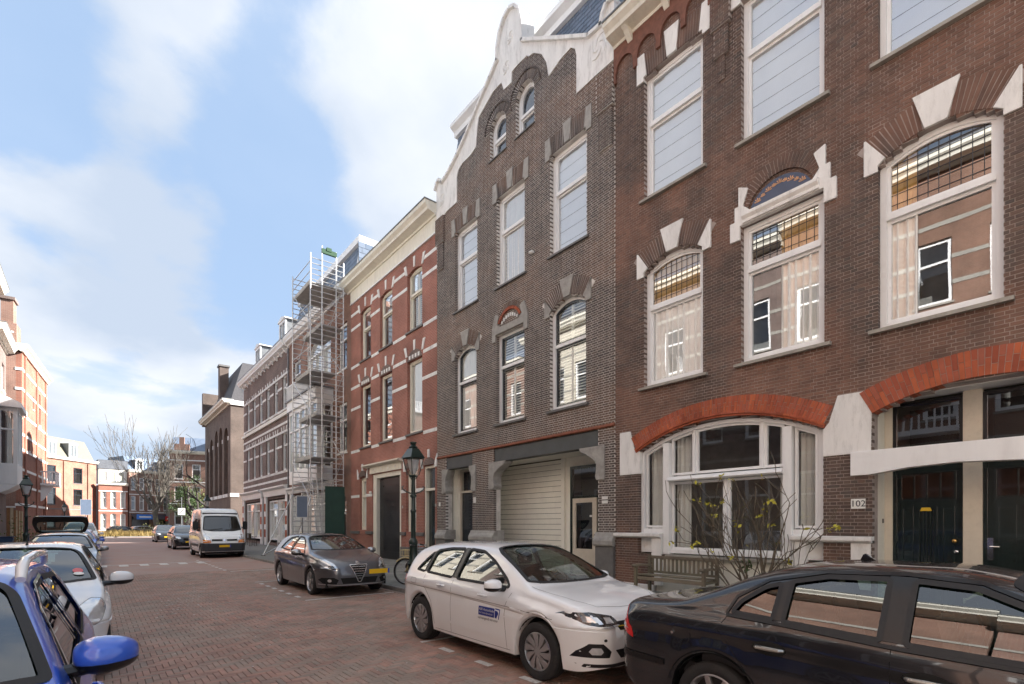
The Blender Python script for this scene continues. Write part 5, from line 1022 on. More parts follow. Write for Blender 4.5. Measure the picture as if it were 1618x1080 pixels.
far_house('street_house', 'brick house of the side street beyond the brown hall', F14, (24, 86, 0), 0, L14, 12.0, 'brick_far_dark', rows=[(8.6, 10.8), (5.0, 7.4), (1.2, 3.6)], ncol=4, ww=1.1, bands=(8.2, 4.6), cor='cream_paint')
F15, L15 = fr2((-40, 96), (-10.5, 100))
far_house('street_house', 'long brick terrace of the cross street left of the junction', F15, (-25, 100, 0), 0, L15, 12.0, 'brick_far_red', rows=[(8.6, 10.8), (5.0, 7.4), (1.2, 3.6)], ncol=9, ww=1.2, bands=(8.2, 4.6), cor='cream_paint', room=0)
# ================================================================== ground, road, pavements
struct('ground', MB().box(-400, 400, -300, 600, -0.6, -0.12), mat('earth', (0.13, 0.115, 0.10), 0.95, var=0.3, vscale=0.3))
KX, KL = 5.92, -2.05
def mat_road_far():
    m, nt, n, p, out = _new('road_far')
    g = n('ShaderNodeNewGeometry'); sp = n('ShaderNodeSeparateXYZ'); nt.links.new(g.outputs['Position'], sp.inputs[0]); cb = n('ShaderNodeCombineXYZ'); nt.links.new(sp.outputs[0], cb.inputs[0]); nt.links.new(sp.outputs[1], cb.inputs[1])
    b = n('ShaderNodeTexBrick'); nt.links.new(cb.outputs[0], b.inputs['Vector']); b.inputs['Scale'].default_value = 1; b.inputs['Brick Width'].default_value = 0.2; b.inputs['Row Height'].default_value = 0.068; b.inputs['Mortar Size'].default_value = 0.003
    b.inputs['Color1'].default_value = (0.29, 0.18, 0.145, 1); b.inputs['Color2'].default_value = (0.37, 0.22, 0.175, 1); b.inputs['Mortar'].default_value = (0.09, 0.065, 0.055, 1)
    t = n('ShaderNodeTexNoise'); t.inputs['Scale'].default_value = 0.5; t.inputs['Detail'].default_value = 8; t.inputs['Roughness'].default_value = 0.65; nt.links.new(g.outputs['Position'], t.inputs['Vector'])
    cr = n('ShaderNodeValToRGB'); cr.color_ramp.elements[0].position = 0.38; cr.color_ramp.elements[0].color = (0.36, 0.295, 0.255, 1); cr.color_ramp.elements[1].position = 0.62; cr.color_ramp.elements[1].color = (0.37, 0.215, 0.17, 1); nt.links.new(t.outputs[0], cr.inputs[0])
    mx = n('ShaderNodeMix', data_type='RGBA'); mx.inputs[0].default_value = 0.55; nt.links.new(b.outputs[0], mx.inputs[6]); nt.links.new(cr.outputs[0], mx.inputs[7]); nt.links.new(mx.outputs[2], p.inputs['Base Color']); p.inputs['Roughness'].default_value = 0.7
    return m
mat_road_far(); mat('asphalt', (0.115, 0.105, 0.10), 0.85, var=0.2, vscale=1.2, bump=0.3, bscale=120, dirt=0.2)
YN = 21.0
road = struct('road', MB().box(KL, KX, YN, 80.5, -0.11, -0.002), M['road_far'], 'reddish brick road running to the junction')
struct('cross_road', MB().box(-200, 200, 92, 112, -0.11, -0.006), M['asphalt'])
struct('cross_road', MB().box(-200, -KX + 3.0, 74, 80, -0.11, -0.008), M['asphalt']) if False else None
struct('side_street', MB().box(KX + 0.01, 120, 51.2, 56.2, -0.11, -0.004), M['road_far'])
bed = struct('road_bed', MB().box(KL, KX, -14, YN, -0.11, -0.010), M['mortar_paving'], 'brick paved road with herringbone pattern near the viewer')
# herringbone paving bricks 3:1
c_ = 0.0685; g_ = 0.0055
x0, y0 = -1.7, 2.0; nx = int((KX - 0.14 - x0) / c_); ny = int((YN - y0) / c_)
pv = MB(); single = []
def pbrick(ax, ay, bx, by):
    dz = random.uniform(-0.0022, 0.0022); tx = random.uniform(-0.0012, 0.0012); ty = random.uniform(-0.0012, 0.0012); e = 0.004
    t = [(-dz * 0 + dz + tx, 0), ]
    X = (ax, bx, bx, ax); Y = (ay, ay, by, by); T = (dz + tx + ty, dz - tx + ty, dz - tx - ty, dz + tx - ty)
    xi = (ax + e, bx - e, bx - e, ax + e); yi = (ay + e, ay + e, by - e, by - e)
    pv.add([(X[i], Y[i], -0.011) for i in range(4)] + [(X[i], Y[i], T[i] - 0.004) for i in range(4)] + [(xi[i], yi[i], T[i]) for i in range(4)], [(0, 1, 5, 4), (1, 2, 6, 5), (2, 3, 7, 6), (3, 0, 4, 7), (4, 5, 9, 8), (5, 6, 10, 9), (6, 7, 11, 10), (7, 4, 8, 11), (8, 9, 10, 11)])
cand = []
for j in range(ny + 3):
    for i in range(-3, nx):
        k = (i - j) % 6
        if k == 0: cand.append((x0 + i * c_, y0 + j * c_, x0 + (i + 3) * c_ - g_, y0 + (j + 1) * c_ - g_))
        elif k == 5: cand.append((x0 + i * c_, y0 + j * c_, x0 + (i + 1) * c_ - g_, y0 + (j + 3) * c_ - g_))
cand = [(max(a, x0), b, min(c, KX - 0.15), d) for a, b, c, d in cand if c > x0 + 0.02 and a < KX - 0.17]
def seen(q):
    x, y = (q[0] + q[2]) / 2, (q[1] + q[3]) / 2; d = x * 0.6359 + y * 0.7718; X = x * 0.7718 - y * 0.6359
    if d < 0.5: return None
    px = 809 + 800 * X / d; py = 828 + 1.7 * 800 / d
    return d if 190 < px < 1000 and py < 1095 else None
vis = sorted([(seen(q), q) for q in cand if seen(q)], key=lambda t: t[0])
keys = set(q for _, q in vis[:300])
for q in cand:
    if q in keys and abs((q[2] - q[0]) - (3 * c_ - g_)) < 1e-6 or q in keys and abs((q[3] - q[1]) - (3 * c_ - g_)) < 1e-6: single.append(q)
    else: pbrick(q[0], q[1], q[2], q[3])
o_ = obj('paving_bricks', pv, M['brick_paving'], bed, kind='stuff')
pv = MB(); pbrick(0, 0, 3 * c_ - g_, c_ - g_); f_ = obj('brick', pv, M['brick_paving']); me_ = f_.data; bpy.data.objects.remove(f_)
for (a, b, c, d) in single:
    if c - a > d - b: link_mesh('brick', me_, bed, (a, b, random.uniform(-.002, .002)))
    else: link_mesh('brick', me_, bed, (c, b, random.uniform(-.002, .002)), (0, 0, R(90)))
# gutter course along the kerb
gt = MB(); y = 2.0
while y < YN: gt.box(KX - 0.14, KX - 0.075, y, y + 0.205, -0.011, random.uniform(-.002, .002)); gt.box(KX - 0.068, KX - 0.004, y + 0.1, y + 0.305, -0.011, random.uniform(-.002, .002)); y += 0.212
obj('gutter_bricks', gt, M['brick_paving'], bed, kind='stuff')
# pavements
pr_ = struct('pavement', MB().box(KX + 0.12, FX + 1.2, -14, 51, -0.11, 0.088), M['mortar_paving'], 'grey tiled pavement along the right-hand houses')
struct('pavement', MB().box(KX + 0.12, FX + 1.0, 56.4, 80.5, -0.11, 0.10), mat('tile_far', (0.19, 0.185, 0.17), 0.85, var=0.2), 'pavement beside the brown hall')
pl_ = struct('pavement', MB().box(LX - 3, KL - 0.12, -14, 80.5, -0.11, 0.10), M['tile_far'], 'pavement along the left-hand houses')
obj('tile_field', MB().box(KX + 0.125, FX, 21.0, 51, 0.089, 0.10), M['tile_far'], pr_)
tl = []; 
for j in range(int((21.0 - 3.0) / 0.3)):
    for i in range(15):
        x = KX + 0.125 + i * 0.3 - (0.15 if j % 2 else 0); a, b = max(x, KX + 0.125), min(x + 0.296, FX - 0.005)
        if b - a > 0.05: tl.append((a, 3.0 + j * 0.3, b, 3.0 + j * 0.3 + 0.296))
full_t = sorted([t for t in tl if t[2] - t[0] > 0.29], key=lambda t: (t[0] - 6.5) ** 2 + (t[1] - 11) ** 2)[:260]; fs_ = set(full_t); tm = MB()
for t in tl:
    if t not in fs_: tm.box(t[0], t[2], t[1], t[3], 0.086, 0.10 + random.uniform(-.002, .002))
obj('tiles', tm, M['pavement_tile'], pr_, kind='stuff'); f_ = obj('tile', MB().box(0, 0.296, 0, 0.296, -0.014, 0.0), M['pavement_tile']); me_ = f_.data; bpy.data.objects.remove(f_)
for t in full_t: link_mesh('tile', me_, pr_, (t[0], t[1], 0.10 + random.uniform(-.002, .002)))
kb = struct('kerb', MB().box(KX + 0.012, KX + 0.118, -14, 51, -0.1, 0.07), M['mortar_paving'], 'grey stone kerb on the right')
f_ = obj('kerbstone', MB().box(0, 0.12, 0, 0.992, -0.1, 0.102), M['kerb_stone'], bevel=0.012); me_ = f_.data; bpy.data.objects.remove(f_)
for k in range(44): link_mesh('kerbstone', me_, kb, (KX, 2.0 + k, random.uniform(-.003, .003)))
kl = struct('kerb', MB().box(KL - 0.118, KL - 0.012, -14, 80, -0.1, 0.07), M['mortar_paving'], 'grey stone kerb on the left')
for k in range(78): link_mesh('kerbstone', me_, kl, (KL - 0.12, 2.0 + k, random.uniform(-.003, .003)))
kj = struct('kerb', MB().box(-30, 40, 82.0, 82.3, -0.1, 0.14), M['kerb_stone'], 'pale kerb of the planted island across the end of the road')
struct('cross_road', MB().box(-200, 200, 80.5, 82.0, -0.11, -0.004), M['road_far']); struct('island', MB().box(-30, 40, 82.3, 92, -0.11, 0.12), mat('soil', (0.10, 0.085, 0.055), 0.95, var=0.3), 'planted island at the junction')
# painted markings
def dash(x, y, wx, wy, name='painted_dash', par=None): return (x, y, wx, wy)
mk = thing('parking_lines', 'worn white painted dashes and lines round the parking bays on the right', 'road marking', (3.7, 10, 0)); mk['kind'] = 'structure'; del mk['category']
Z0, Z1 = 0.0035, 0.0065
for y in [2.3, 3.15, 4.0, 4.85, 5.7, 11.65 + 0.55, 12.9, 13.55, 14.2, 14.85, 15.5]:
    obj('painted_dash', MB().box(3.62, 3.71, y, y + 0.28, Z0, Z1), M['road_paint'], mk)
for y in (6.42, 11.6, 16.2): obj('painted_line', MB().box(3.62, 5.75, y, y + 0.07, Z0, Z1), M['road_paint'], mk)
Z0, Z1 = 0.001, 0.004
obj('painted_line', MB().box(3.75, 5.75, 20.4, 20.5, Z0 + 0.003, Z1 + 0.003), M['road_paint'], mk)
for k in range(9): obj('painted_dash', MB().box(3.66, 3.76, 21.1 + 0.8 * k, 21.4 + 0.8 * k, Z0, Z1), M['road_paint'], mk)
sb_ = thing('speed_table_marking', 'white line with square blocks painted across the road before the van', 'road marking', (1.5, 27, 0)); sb_['kind'] = 'structure'; del sb_['category']
obj('painted_line', MB().box(-1.0, 4.1, 26.6, 26.72, Z0, Z1), M['road_paint'], sb_)
for k in range(7): obj('painted_block', MB().box(-0.6 + 0.68 * k, -0.3 + 0.68 * k, 25.6, 26.6, Z0, Z1), M['road_paint'], sb_)
# chalky scuffs and litter specks on the road
rs = random.Random(4); sp_ = MB()
for k in range(90):
    t = rs.random(); x = 1.0 + 1.4 * t + rs.gauss(0, 0.22); y = 11.5 + 5.0 * t + rs.gauss(0, 0.8); a = rs.uniform(0.012, 0.045); b = rs.uniform(0.01, 0.03); sp_.box(x, x + a, y, y + b, 0.003, 0.0045)
for k in range(70):
    x = rs.uniform(0.6, 5.5); y = rs.uniform(3.5, 18); a = rs.uniform(0.006, 0.02); sp_.box(x, x + a, y, y + a * 0.8, 0.003, 0.006)
obj('scuff_marks', sp_, M['road_paint'], bed, kind='stuff')
# ================================================================== cars
def pchip(pts):
    x = np.array([p[0] for p in pts], float); y = np.array([p[1] for p in pts], float); h = np.diff(x); d = np.diff(y) / h; n = len(x); m = np.zeros(n)
    if n == 2: m[:] = d[0]
    else:
        for i in range(1, n - 1):
            if d[i - 1] * d[i] > 0:
                w1 = 2 * h[i] + h[i - 1]; w2 = h[i] + 2 * h[i - 1]; m[i] = (w1 + w2) / (w1 / d[i - 1] + w2 / d[i])
        m[0] = d[0]; m[-1] = d[-1]
    def f(t):
        t = np.clip(np.asarray(t, float), x[0], x[-1]); i = np.clip(np.searchsorted(x, t) - 1, 0, n - 2); s = (t - x[i]) / h[i]
        return (y[i] * (1 + 2 * s) * (1 - s) ** 2 + m[i] * h[i] * s * (1 - s) ** 2 + y[i + 1] * s * s * (3 - 2 * s) + m[i + 1] * h[i] * s * s * (s - 1))
    return f
def mat_paint(name, col, metal=0.0, rough=0.28, dust=0.12):
    m, nt, n, p, out = _new(name)
    v, g = worldpos(nt, n); t = n('ShaderNodeTexNoise'); t.inputs['Scale'].default_value = 2.5; t.inputs['Detail'].default_value = 8; nt.links.new(v, t.inputs['Vector'])
    r = n('ShaderNodeValToRGB'); r.color_ramp.elements[0].position = 0.4; r.color_ramp.elements[0].color = (*col, 1); r.color_ramp.elements[1].position = 0.9
    r.color_ramp.elements[1].color = (*[c * (1 - dust) + 0.25 * dust for c in col], 1); nt.links.new(t.outputs[0], r.inputs[0]); nt.links.new(r.outputs[0], p.inputs['Base Color'])
    p.inputs['Metallic'].default_value = metal; p.inputs['Roughness'].default_value = rough; p.inputs['Coat Weight'].default_value = 1.0; p.inputs['Coat Roughness'].default_value = 0.03
    if metal:
        t2 = n('ShaderNodeTexNoise'); t2.inputs['Scale'].default_value = 900; nt.links.new(v, t2.inputs['Vector']); b = n('ShaderNodeBump'); b.inputs['Strength'].default_value = 0.05; b.inputs['Distance'].default_value = 0.001
        nt.links.new(t2.outputs[0], b.inputs['Height']); nt.links.new(b.outputs[0], p.inputs['Normal'])
    return m
for nm, c, me_, ro in (('paint_white', (0.84, 0.86, 0.87), 0, 0.22), ('paint_grey', (0.13, 0.13, 0.14), 0.75, 0.32), ('paint_black', (0.012, 0.014, 0.018), 0.3, 0.25), ('paint_blue', (0.03, 0.12, 0.62), 0.1, 0.28), ('paint_silver', (0.33, 0.34, 0.35), 0.7, 0.3), ('paint_deepblue', (0.02, 0.08, 0.42), 0.2, 0.3), ('paint_dark', (0.03, 0.032, 0.037), 0.5, 0.3)): mat_paint(nm, c, me_, ro, dust=0.05 if nm == 'paint_white' else 0.12)
mat('rubber', (0.012, 0.012, 0.013), 0.65, var=0.2, dirt=0.15); mat('tyre', (0.016, 0.016, 0.017), 0.8, var=0.2, dirt=0.3); mat('plastic_black', (0.008, 0.008, 0.009), 0.3, var=0.15)
mat('gap', (0.004, 0.004, 0.004), 0.9, var=0); mat('interior_dark', (0.035, 0.035, 0.038), 0.8, var=0.1); mat('seat_grey', (0.07, 0.07, 0.075), 0.9, var=0.2)
mat('rim_silver', (0.48, 0.48, 0.49), 0.3, metal=0.85, var=0.08, dirt=0.2); mat('rim_dark', (0.02, 0.02, 0.021), 0.5); mat('plate_yellow', (0.85, 0.52, 0.01), 0.4, var=0.02); mat('plate_blue', (0.02, 0.07, 0.45), 0.4, var=0)
mat('lamp_red', (0.62, 0.012, 0.012), 0.08, var=0, coat=1); mat('lamp_clear', (0.70, 0.72, 0.74), 0.08, metal=0.6, var=0.1, vscale=25, coat=1); mat('lamp_amber', (0.70, 0.22, 0.03), 0.1, var=0, coat=1); mat('lamp_dark', (0.05, 0.052, 0.055), 0.1, metal=0.4, var=0.3, vscale=18, coat=1)
mat('decal_blue', (0.012, 0.03, 0.25), 0.3, var=0, coat=0.5)
mat_glass('car_glass', tint=(0.42, 0.52, 0.48), ior=2.2, wob=0.0); mat_glass('car_glass_dark', tint=(0.13, 0.16, 0.15), ior=2.0)

class Car:
    def __init__(s, label, loc, sp, paint, rz=R(-90), name='parked_car', cat='car', res=1.0, group='cars parked along the kerbs'):
        s.sp = sp; s.L = sp['L']; s.W = sp['W'] / 2; s.paint = MATS[paint]; s.res = res
        s.root = thing(name, label, cat, loc, group, rz)
        s.top = pchip(sp['top']); s.belt = pchip(sp['belt']); s.H = max(p[1] for p in sp['top'])
        s.wr_ = sp.get('roofw', 0.56); s.build()
    def e(s, x):
        sp = s.sp; rf, ef = sp.get('nose', (0.42, 0.66)); rr, er = sp.get('tail', (0.34, 0.74)); v = 1.0
        d = s.L - x
        if d < rf: v = ef + (1 - ef) * (max(0, 1 - (1 - d / rf) ** 2.1)) ** 0.52
        if x < rr: v = min(v, er + (1 - er) * (max(0, 1 - (1 - x / rr) ** 2.1)) ** 0.52)
        # slight barrel shape of the whole plan
        return v * (1 - 0.035 * abs((x - s.L * 0.48) / (s.L * 0.5)) ** 2.6)
    def sect(s, x):
        sp = s.sp; zt = float(s.top(x)); zs = min(float(s.belt(x)), zt - 0.03); w = s.W * s.e(x); zb = float(s.zb(x)); ra = sp['arch']
        fl = 0.0
        for xc in (sp['xr'], sp['xf']):
            dx_ = abs(x - xc)
            if dx_ < ra: zb = max(zb, sp['R'] + math.sqrt(max(0, ra * ra - dx_ * dx_)) * 1.0)
            if dx_ < ra * 1.35: fl = max(fl, 0.012 * (1 - (dx_ / (ra * 1.35)) ** 2))
        zl = max(sp.get('zlow', 0.36), zb + 0.03); zm = max(sp.get('zmid', 0.62), zb + 0.055); zc = max(zs - 0.16, zm + 0.03); z4 = max(zs - 0.08, zc + 0.02); zs = max(zs, z4 + 0.02) if zs < z4 + 0.02 and zt > z4 + 0.06 else zs
        ws = w - sp.get('shoulder', 0.05); cr = 0.030 + 0.03 * min(1, max(0, (zt - zs) / 0.4)); ze = max(zt - cr, zs + 0.006)
        t = (s.W - 0.05 - s.wr_) / max(0.2, s.H - 0.06 - sp['beltref']); wr = ws - max(0.045, t * (ze - zs)); wr = max(wr, 0.08)
        w += fl
        P = [(w - 0.14, zb), (w - 0.03, zb + 0.012), (w - 0.012, zl), (w, zm), (w - 0.015, zc - 0.024), (w - 0.001, zc), (w - 0.010 - 0.0 * fl, z4), (ws, zs), ((ws + wr) / 2 + 0.010, (zs + ze) / 2), (wr, ze), (wr - 0.10 if wr > 0.25 else wr * 0.7, zt - cr * 0.42), (wr * 0.5, zt - cr * 0.12), (0, zt)]
        return P
    def build(s):
        sp = s.sp; s.zb = pchip(sp.get('under', [(0, 0.36), (0.25, 0.24), (s.L * 0.5, 0.19), (s.L - 0.3, 0.19), (s.L, 0.25)]))
        st = 0.028 / s.res; xs = [0, 0.004, 0.012, 0.025, 0.045]; x = 0.07
        while x < s.L - 0.06: xs.append(x); x += st
        xs += [s.L - 0.045, s.L - 0.025, s.L - 0.012, s.L - 0.004, s.L]
        xs = sorted(set(xs)); sub = [1, 2, 2, 3, 2, 2, 3, int(8 * s.res) or 2, int(8 * s.res) or 2, 3, int(6 * s.res) or 2, int(7 * s.res) or 2]
        ts = []; 
        for i, k in enumerate(sub): ts += [i + j / k for j in range(k)]
        ts.append(len(sub)); ts = np.array(ts); n = len(ts); vs = []; fs = []
        for x in xs:
            P = s.sect(x); idx = list(range(len(P))); fy = pchip(list(zip(idx, [p[0] for p in P]))); fz = pchip(list(zip(idx, [p[1] for p in P])))
            Y = fy(ts); Z = fz(ts)
            vs += [(x, y, z) for y, z in zip(Y, Z)] + [(x, -y, z) for y, z in zip(Y[:-1][::-1], Z[:-1][::-1])]
        m = 2 * n - 1
        for i in range(len(xs) - 1):
            for k in range(m - 1): fs.append((i * m + k, i * m + k + 1, (i + 1) * m + k + 1, (i + 1) * m + k))
        fs.append(tuple(range(m))); fs.append(tuple(range((len(xs) - 1) * m, len(xs) * m))[::-1])
        s.bvh = BVHTree.FromPolygons([Vector(v) for v in vs], fs); s.m = m; s.xs = xs
        # holes for the glass
        drop = set()
        hw = s.sp.get('glass_side', []); 
        if s.res >= 0.8:
            cen = []
            for fi, f in enumerate(fs[:-2]):
                c = [sum(vs[j][a] for j in f) / 4 for a in range(3)]
                if c[2] < sp['beltref'] - 0.12: continue
                a, b_, d = (Vector(vs[f[k]]) for k in (0, 1, 3)); nn = (b_ - a).cross(d - a)
                if nn.length < 1e-12: continue
                nn.normalize(); side_ = abs(nn.y) > 0.62
                if side_:
                    for q in hw:
                        if inside(q, c[0], c[2]): drop.add(fi); break
                else:
                    for q in (sp.get('glass_front'), sp.get('glass_rear')):
                        if q and q[0] == 'top' and inside(q[1], c[0], abs(c[1])): drop.add(fi)
                        if q and q[0] in ('front', 'back') and inside(q[1], abs(c[1]), c[2]) and ((q[0] == 'back') == (c[0] < s.L / 2)): drop.add(fi)
        mb = MB(); mb.v = vs; mb.f = [f for i, f in enumerate(fs) if i not in drop]
        s.body = obj('body', mb, s.paint, s.root, smooth=True, local=True)
        P = s.sp; gm = M['car_glass'] if s.res >= 0.8 else M['car_glass_dark']
        if s.res < 0.8: gm = MATS.get('glass_opaque') or mat('glass_opaque', (0.02, 0.028, 0.03), 0.04, var=0.1, coat=1, spec=1.0)
        gm = MATS[P['tint']] if s.res >= 0.8 and P.get('tint') else gm
        for q in hw:
            for sg in (-1, 1):
                s.panel('side_window', q, 'side', gm, -0.015 if s.res >= 0.8 else 0.004, sg=sg, skirt=False, step=0.06, fit=s.res >= 0.8)
                s.strip('window_trim', q, 'side', M['rubber'], 0.032 if s.res >= 0.8 else 0.02, 0.006, sg=sg, closed=True)
        for nm, q in (('windscreen', sp.get('glass_front')), ('rear_window', sp.get('glass_rear'))):
            if not q: continue
            full = [(a, b) for a, b in q[1]] + ([(a, -b) for a, b in q[1][::-1]] if q[0] == 'top' else [(-a, b) for a, b in q[1][::-1]]) if min((b if q[0] == 'top' else a) for a, b in q[1]) >= 0 else q[1]
            full = [p for i, p in enumerate(full) if i == 0 or math.hypot(p[0] - full[i - 1][0], p[1] - full[i - 1][1]) > 1e-4]
            if math.hypot(full[0][0] - full[-1][0], full[0][1] - full[-1][1]) < 1e-4: full.pop()
            s.panel(nm, full, q[0], gm, -0.010 if s.res >= 0.8 else 0.004, skirt=False, step=0.08, fit=s.res >= 0.8)
            s.strip('window_trim', full, q[0], M['rubber'], 0.045 if s.res >= 0.8 else 0.02, 0.005, closed=True)
        s.under(); 
    def hit(s, a, b, axis, sg=1):
        if axis == 'side': o, d = Vector((a, sg * 3, b)), Vector((0, -sg, 0))
        elif axis == 'top': o, d = Vector((a, b, 4)), Vector((0, 0, -1))
        elif axis == 'front': o, d = Vector((s.L + 2, a, b)), Vector((-1, 0, 0))
        else: o, d = Vector((-2, a, b)), Vector((1, 0, 0))
        h = s.bvh.ray_cast(o, d, 8)
        if h[0] is None: return None, d
        return h[0], d
    def panel(s, name, poly, axis, m, off=0.004, sg=1, skirt=True, step=0.05, parent=None, label=None, fit=False):
        pts = []
        n = len(poly)
        for i in range(n):
            a, b = poly[i], poly[(i + 1) % n]; k = max(1, int(math.hypot(b[0] - a[0], b[1] - a[1]) / step))
            pts += [(a[0] + (b[0] - a[0]) * j / k, a[1] + (b[1] - a[1]) * j / k) for j in range(k)]
        nb = len(pts); xs = [p[0] for p in pts]; ys = [p[1] for p in pts]; gx = min(xs) + step
        while gx < max(xs):
            gy = min(ys) + step
            while gy < max(ys):
                if inside(poly, gx, gy) and min(math.hypot(gx - p[0], gy - p[1]) for p in pts[:nb]) > step * 0.45: pts.append((gx, gy))
                gy += step
            gx += step
        r = geometry.delaunay_2d_cdt([Vector(p) for p in pts], [(i, (i + 1) % nb) for i in range(nb)], [], 1, 1e-5)
        V, F = [], [tuple(f) for f in r[2]]; last = None
        for q in r[0]:
            h, d = s.hit(q.x, q.y, axis, sg)
            if h is None: h = last if last is not None else Vector((0, 0, 0.5))
            last = h; V.append(tuple(h - d * off))
        if fit:        # glass is a smooth quadric through the body surface
            A = np.array(V); ia, ib, ic = {'side': (0, 2, 1), 'top': (0, 1, 2)}.get(axis, (1, 2, 0)); a_, b_ = A[:, ia], A[:, ib]
            Mx = np.stack([np.ones_like(a_), a_, b_, a_ * a_, a_ * b_, b_ * b_], 1); co, *_ = np.linalg.lstsq(Mx, A[:, ic], rcond=None); A[:, ic] = Mx @ co; V = [tuple(q) for q in A]
        mb = MB(); mb.v = V; mb.f = F
        if skirt:
            k = len(V); mb.v = V + [tuple(Vector(v) + d * (off + 0.004)) for v in V]; cnt = {}
            for f in F:
                for i in range(len(f)): e_ = (f[i], f[(i + 1) % len(f)]); cnt[tuple(sorted(e_))] = cnt.get(tuple(sorted(e_)), 0) + 1
            mb.f = F + [(a, b, b + k, a + k) for (a, b), c in cnt.items() if c == 1]
        return obj(name, mb, m, parent or s.root, smooth=True, local=True, label=label)
    def strip(s, name, path, axis, m, w, off, sg=1, closed=False, step=0.04, parent=None):
        pts = []; n = len(path); rng_ = range(n if closed else n - 1)
        for i in rng_:
            a, b = path[i], path[(i + 1) % n]; k = max(1, int(math.hypot(b[0] - a[0], b[1] - a[1]) / step)); pts += [(a[0] + (b[0] - a[0]) * j / k, a[1] + (b[1] - a[1]) * j / k) for j in range(k)]
        if not closed: pts.append(path[-1])
        V = []; N = len(pts)
        for i, p in enumerate(pts):
            a = pts[(i - 1) % N] if closed or i > 0 else p; b = pts[(i + 1) % N] if closed or i < N - 1 else p
            tx, ty = b[0] - a[0], b[1] - a[1]; L = math.hypot(tx, ty) or 1; nx_, ny_ = -ty / L, tx / L
            for k in (-0.5, 0.5):
                h, d = s.hit(p[0] + nx_ * w * k, p[1] + ny_ * w * k, axis, sg)
                if h is None: h, d = s.hit(p[0], p[1], axis, sg)
                if h is None: h = Vector(V[-2]) if len(V) > 1 else Vector((0, 0, 0))
                V.append(tuple(h - d * off))
        F = [(2 * i, 2 * i + 1, 2 * ((i + 1) % N) + 1, 2 * ((i + 1) % N)) for i in range(N if closed else N - 1)]
        mb = MB(); mb.v = V; mb.f = F
        return obj(name, mb, m, parent or s.root, smooth=True, local=True)
    def under(s):
        sp = s.sp; L, W = s.L, s.W; b = MB(); z0 = 0.17
        b.box(0.15, sp['xr'] - sp['arch'] + 0.0, -W + 0.14, W - 0.14, 0.28, 0.42); b.box(sp['xr'] + sp['arch'], sp['xf'] - sp['arch'], -W + 0.10, W - 0.10, z0, 0.34); b.box(sp['xf'] + sp['arch'], L - 0.15, -W + 0.16, W - 0.16, 0.22, 0.42)
        b.box(0.3, L - 0.3, -W + 0.36, W - 0.36, 0.22, 0.45)
        obj('underbody', b, M['gap'], s.root, local=True)
        for xc in (sp['xr'], sp['xf']):
            for sg in (-1, 1):
                q = MB(); q.lathe([(sp['arch'] + 0.004, sg * (W - 0.05)), (sp['arch'] + 0.01, sg * (W - 0.34)), (0.05, sg * (W - 0.34))], (xc, 0, sp['R']), 20, 'y', 0, math.pi); obj('wheel_arch', q, M['gap'], s.root, local=True)
                s.wheel(xc, sg)
        if s.res >= 0.8 and not sp.get('no_interior'):
            zf = sp['beltref'] - 0.42; q = MB(); xa, xb = sp.get('cabin', (0.6, L - 1.3)); q.box(xa, xb, -W + 0.16, W - 0.16, 0.35, zf); obj('cabin_floor', q, M['interior_dark'], s.root, local=True)
            q = MB(); q.box(xb - 0.35, xb + 0.15, -W + 0.14, W - 0.14, 0.5, sp['beltref'] - 0.06); obj('dashboard', q, M['interior_dark'], s.root, local=True, bevel=0.03)
            q = MB(); q.box(xa + 0.2, xb - 0.1, -W + 0.10, -W + 0.13, zf, sp['beltref'] - 0.04); q.box(xa + 0.2, xb - 0.1, W - 0.13, W - 0.10, zf, sp['beltref'] - 0.04); obj('door_lining', q, M['interior_dark'], s.root, local=True)
            for sy in (-0.37, 0.37):
                for k, xx in enumerate(sp.get('seats', (xb - 0.95, xb - 1.85))):
                    q = MB(); q.box(xx - 0.05, xx + 0.45, sy - 0.25, sy + 0.25, zf - 0.02, zf + 0.14); o_ = obj('seat', q, M['seat_grey'], s.root, local=True, bevel=0.04)
                    q = MB(); q.prism([(xx - 0.16, zf + 0.60), (xx - 0.04, zf + 0.60), (xx + 0.08, zf + 0.1), (xx - 0.05, zf + 0.1)], sy - 0.24, sy + 0.24); obj('backrest', q, M['seat_grey'], o_, local=True, bevel=0.03)
                    q = MB(); q.box(xx - 0.20, xx - 0.11, sy - 0.13, sy + 0.13, zf + 0.61, zf + 0.78); obj('headrest', q, M['seat_grey'], o_, local=True, bevel=0.03)
            q = MB(); q.tube([(xb - 0.42 + 0.07 * math.sin(t / 14 * 6.283) , 0.37 + 0.18 * math.cos(t / 14 * 6.283), sp['beltref'] - 0.06 + 0.16 * math.sin(t / 14 * 6.283)) for t in range(15)], 0.014, 6); obj('steering_wheel', q, M['interior_dark'], s.root, local=True, smooth=True)
    def wheel(s, xc, sg):
        sp = s.sp; Rw = sp['R']; W = s.W; y1 = sg * (W - 0.015); y0 = sg * (W - 0.22); ym = (y0 + y1) / 2; rr = Rw * sp.get('rimk', 0.69)
        prof = [(rr, y1 - sg * 0.015), (rr + 0.02, y1 - sg * 0.002), (Rw * 0.86, y1), (Rw * 0.965, y1 - sg * 0.012), (Rw, y1 - sg * 0.035), (Rw, y0 + sg * 0.035), (Rw * 0.965, y0), (rr, y0)]
        t = obj('wheel', MB().lathe(prof, (xc, 0, Rw), 36 if s.res > 0.7 else 20, 'y'), M['tyre'], s.root, smooth=True, local=True)
        if s.res > 0.7:
            g = MB()
            for k in range(3): yy = ym + sg * (k - 1) * 0.045; g.lathe([(Rw + 0.001, yy - 0.005), (Rw + 0.001, yy + 0.005)], (xc, 0, Rw), 36, 'y')
            obj('tread_groove', g, M['gap'], t, local=True)
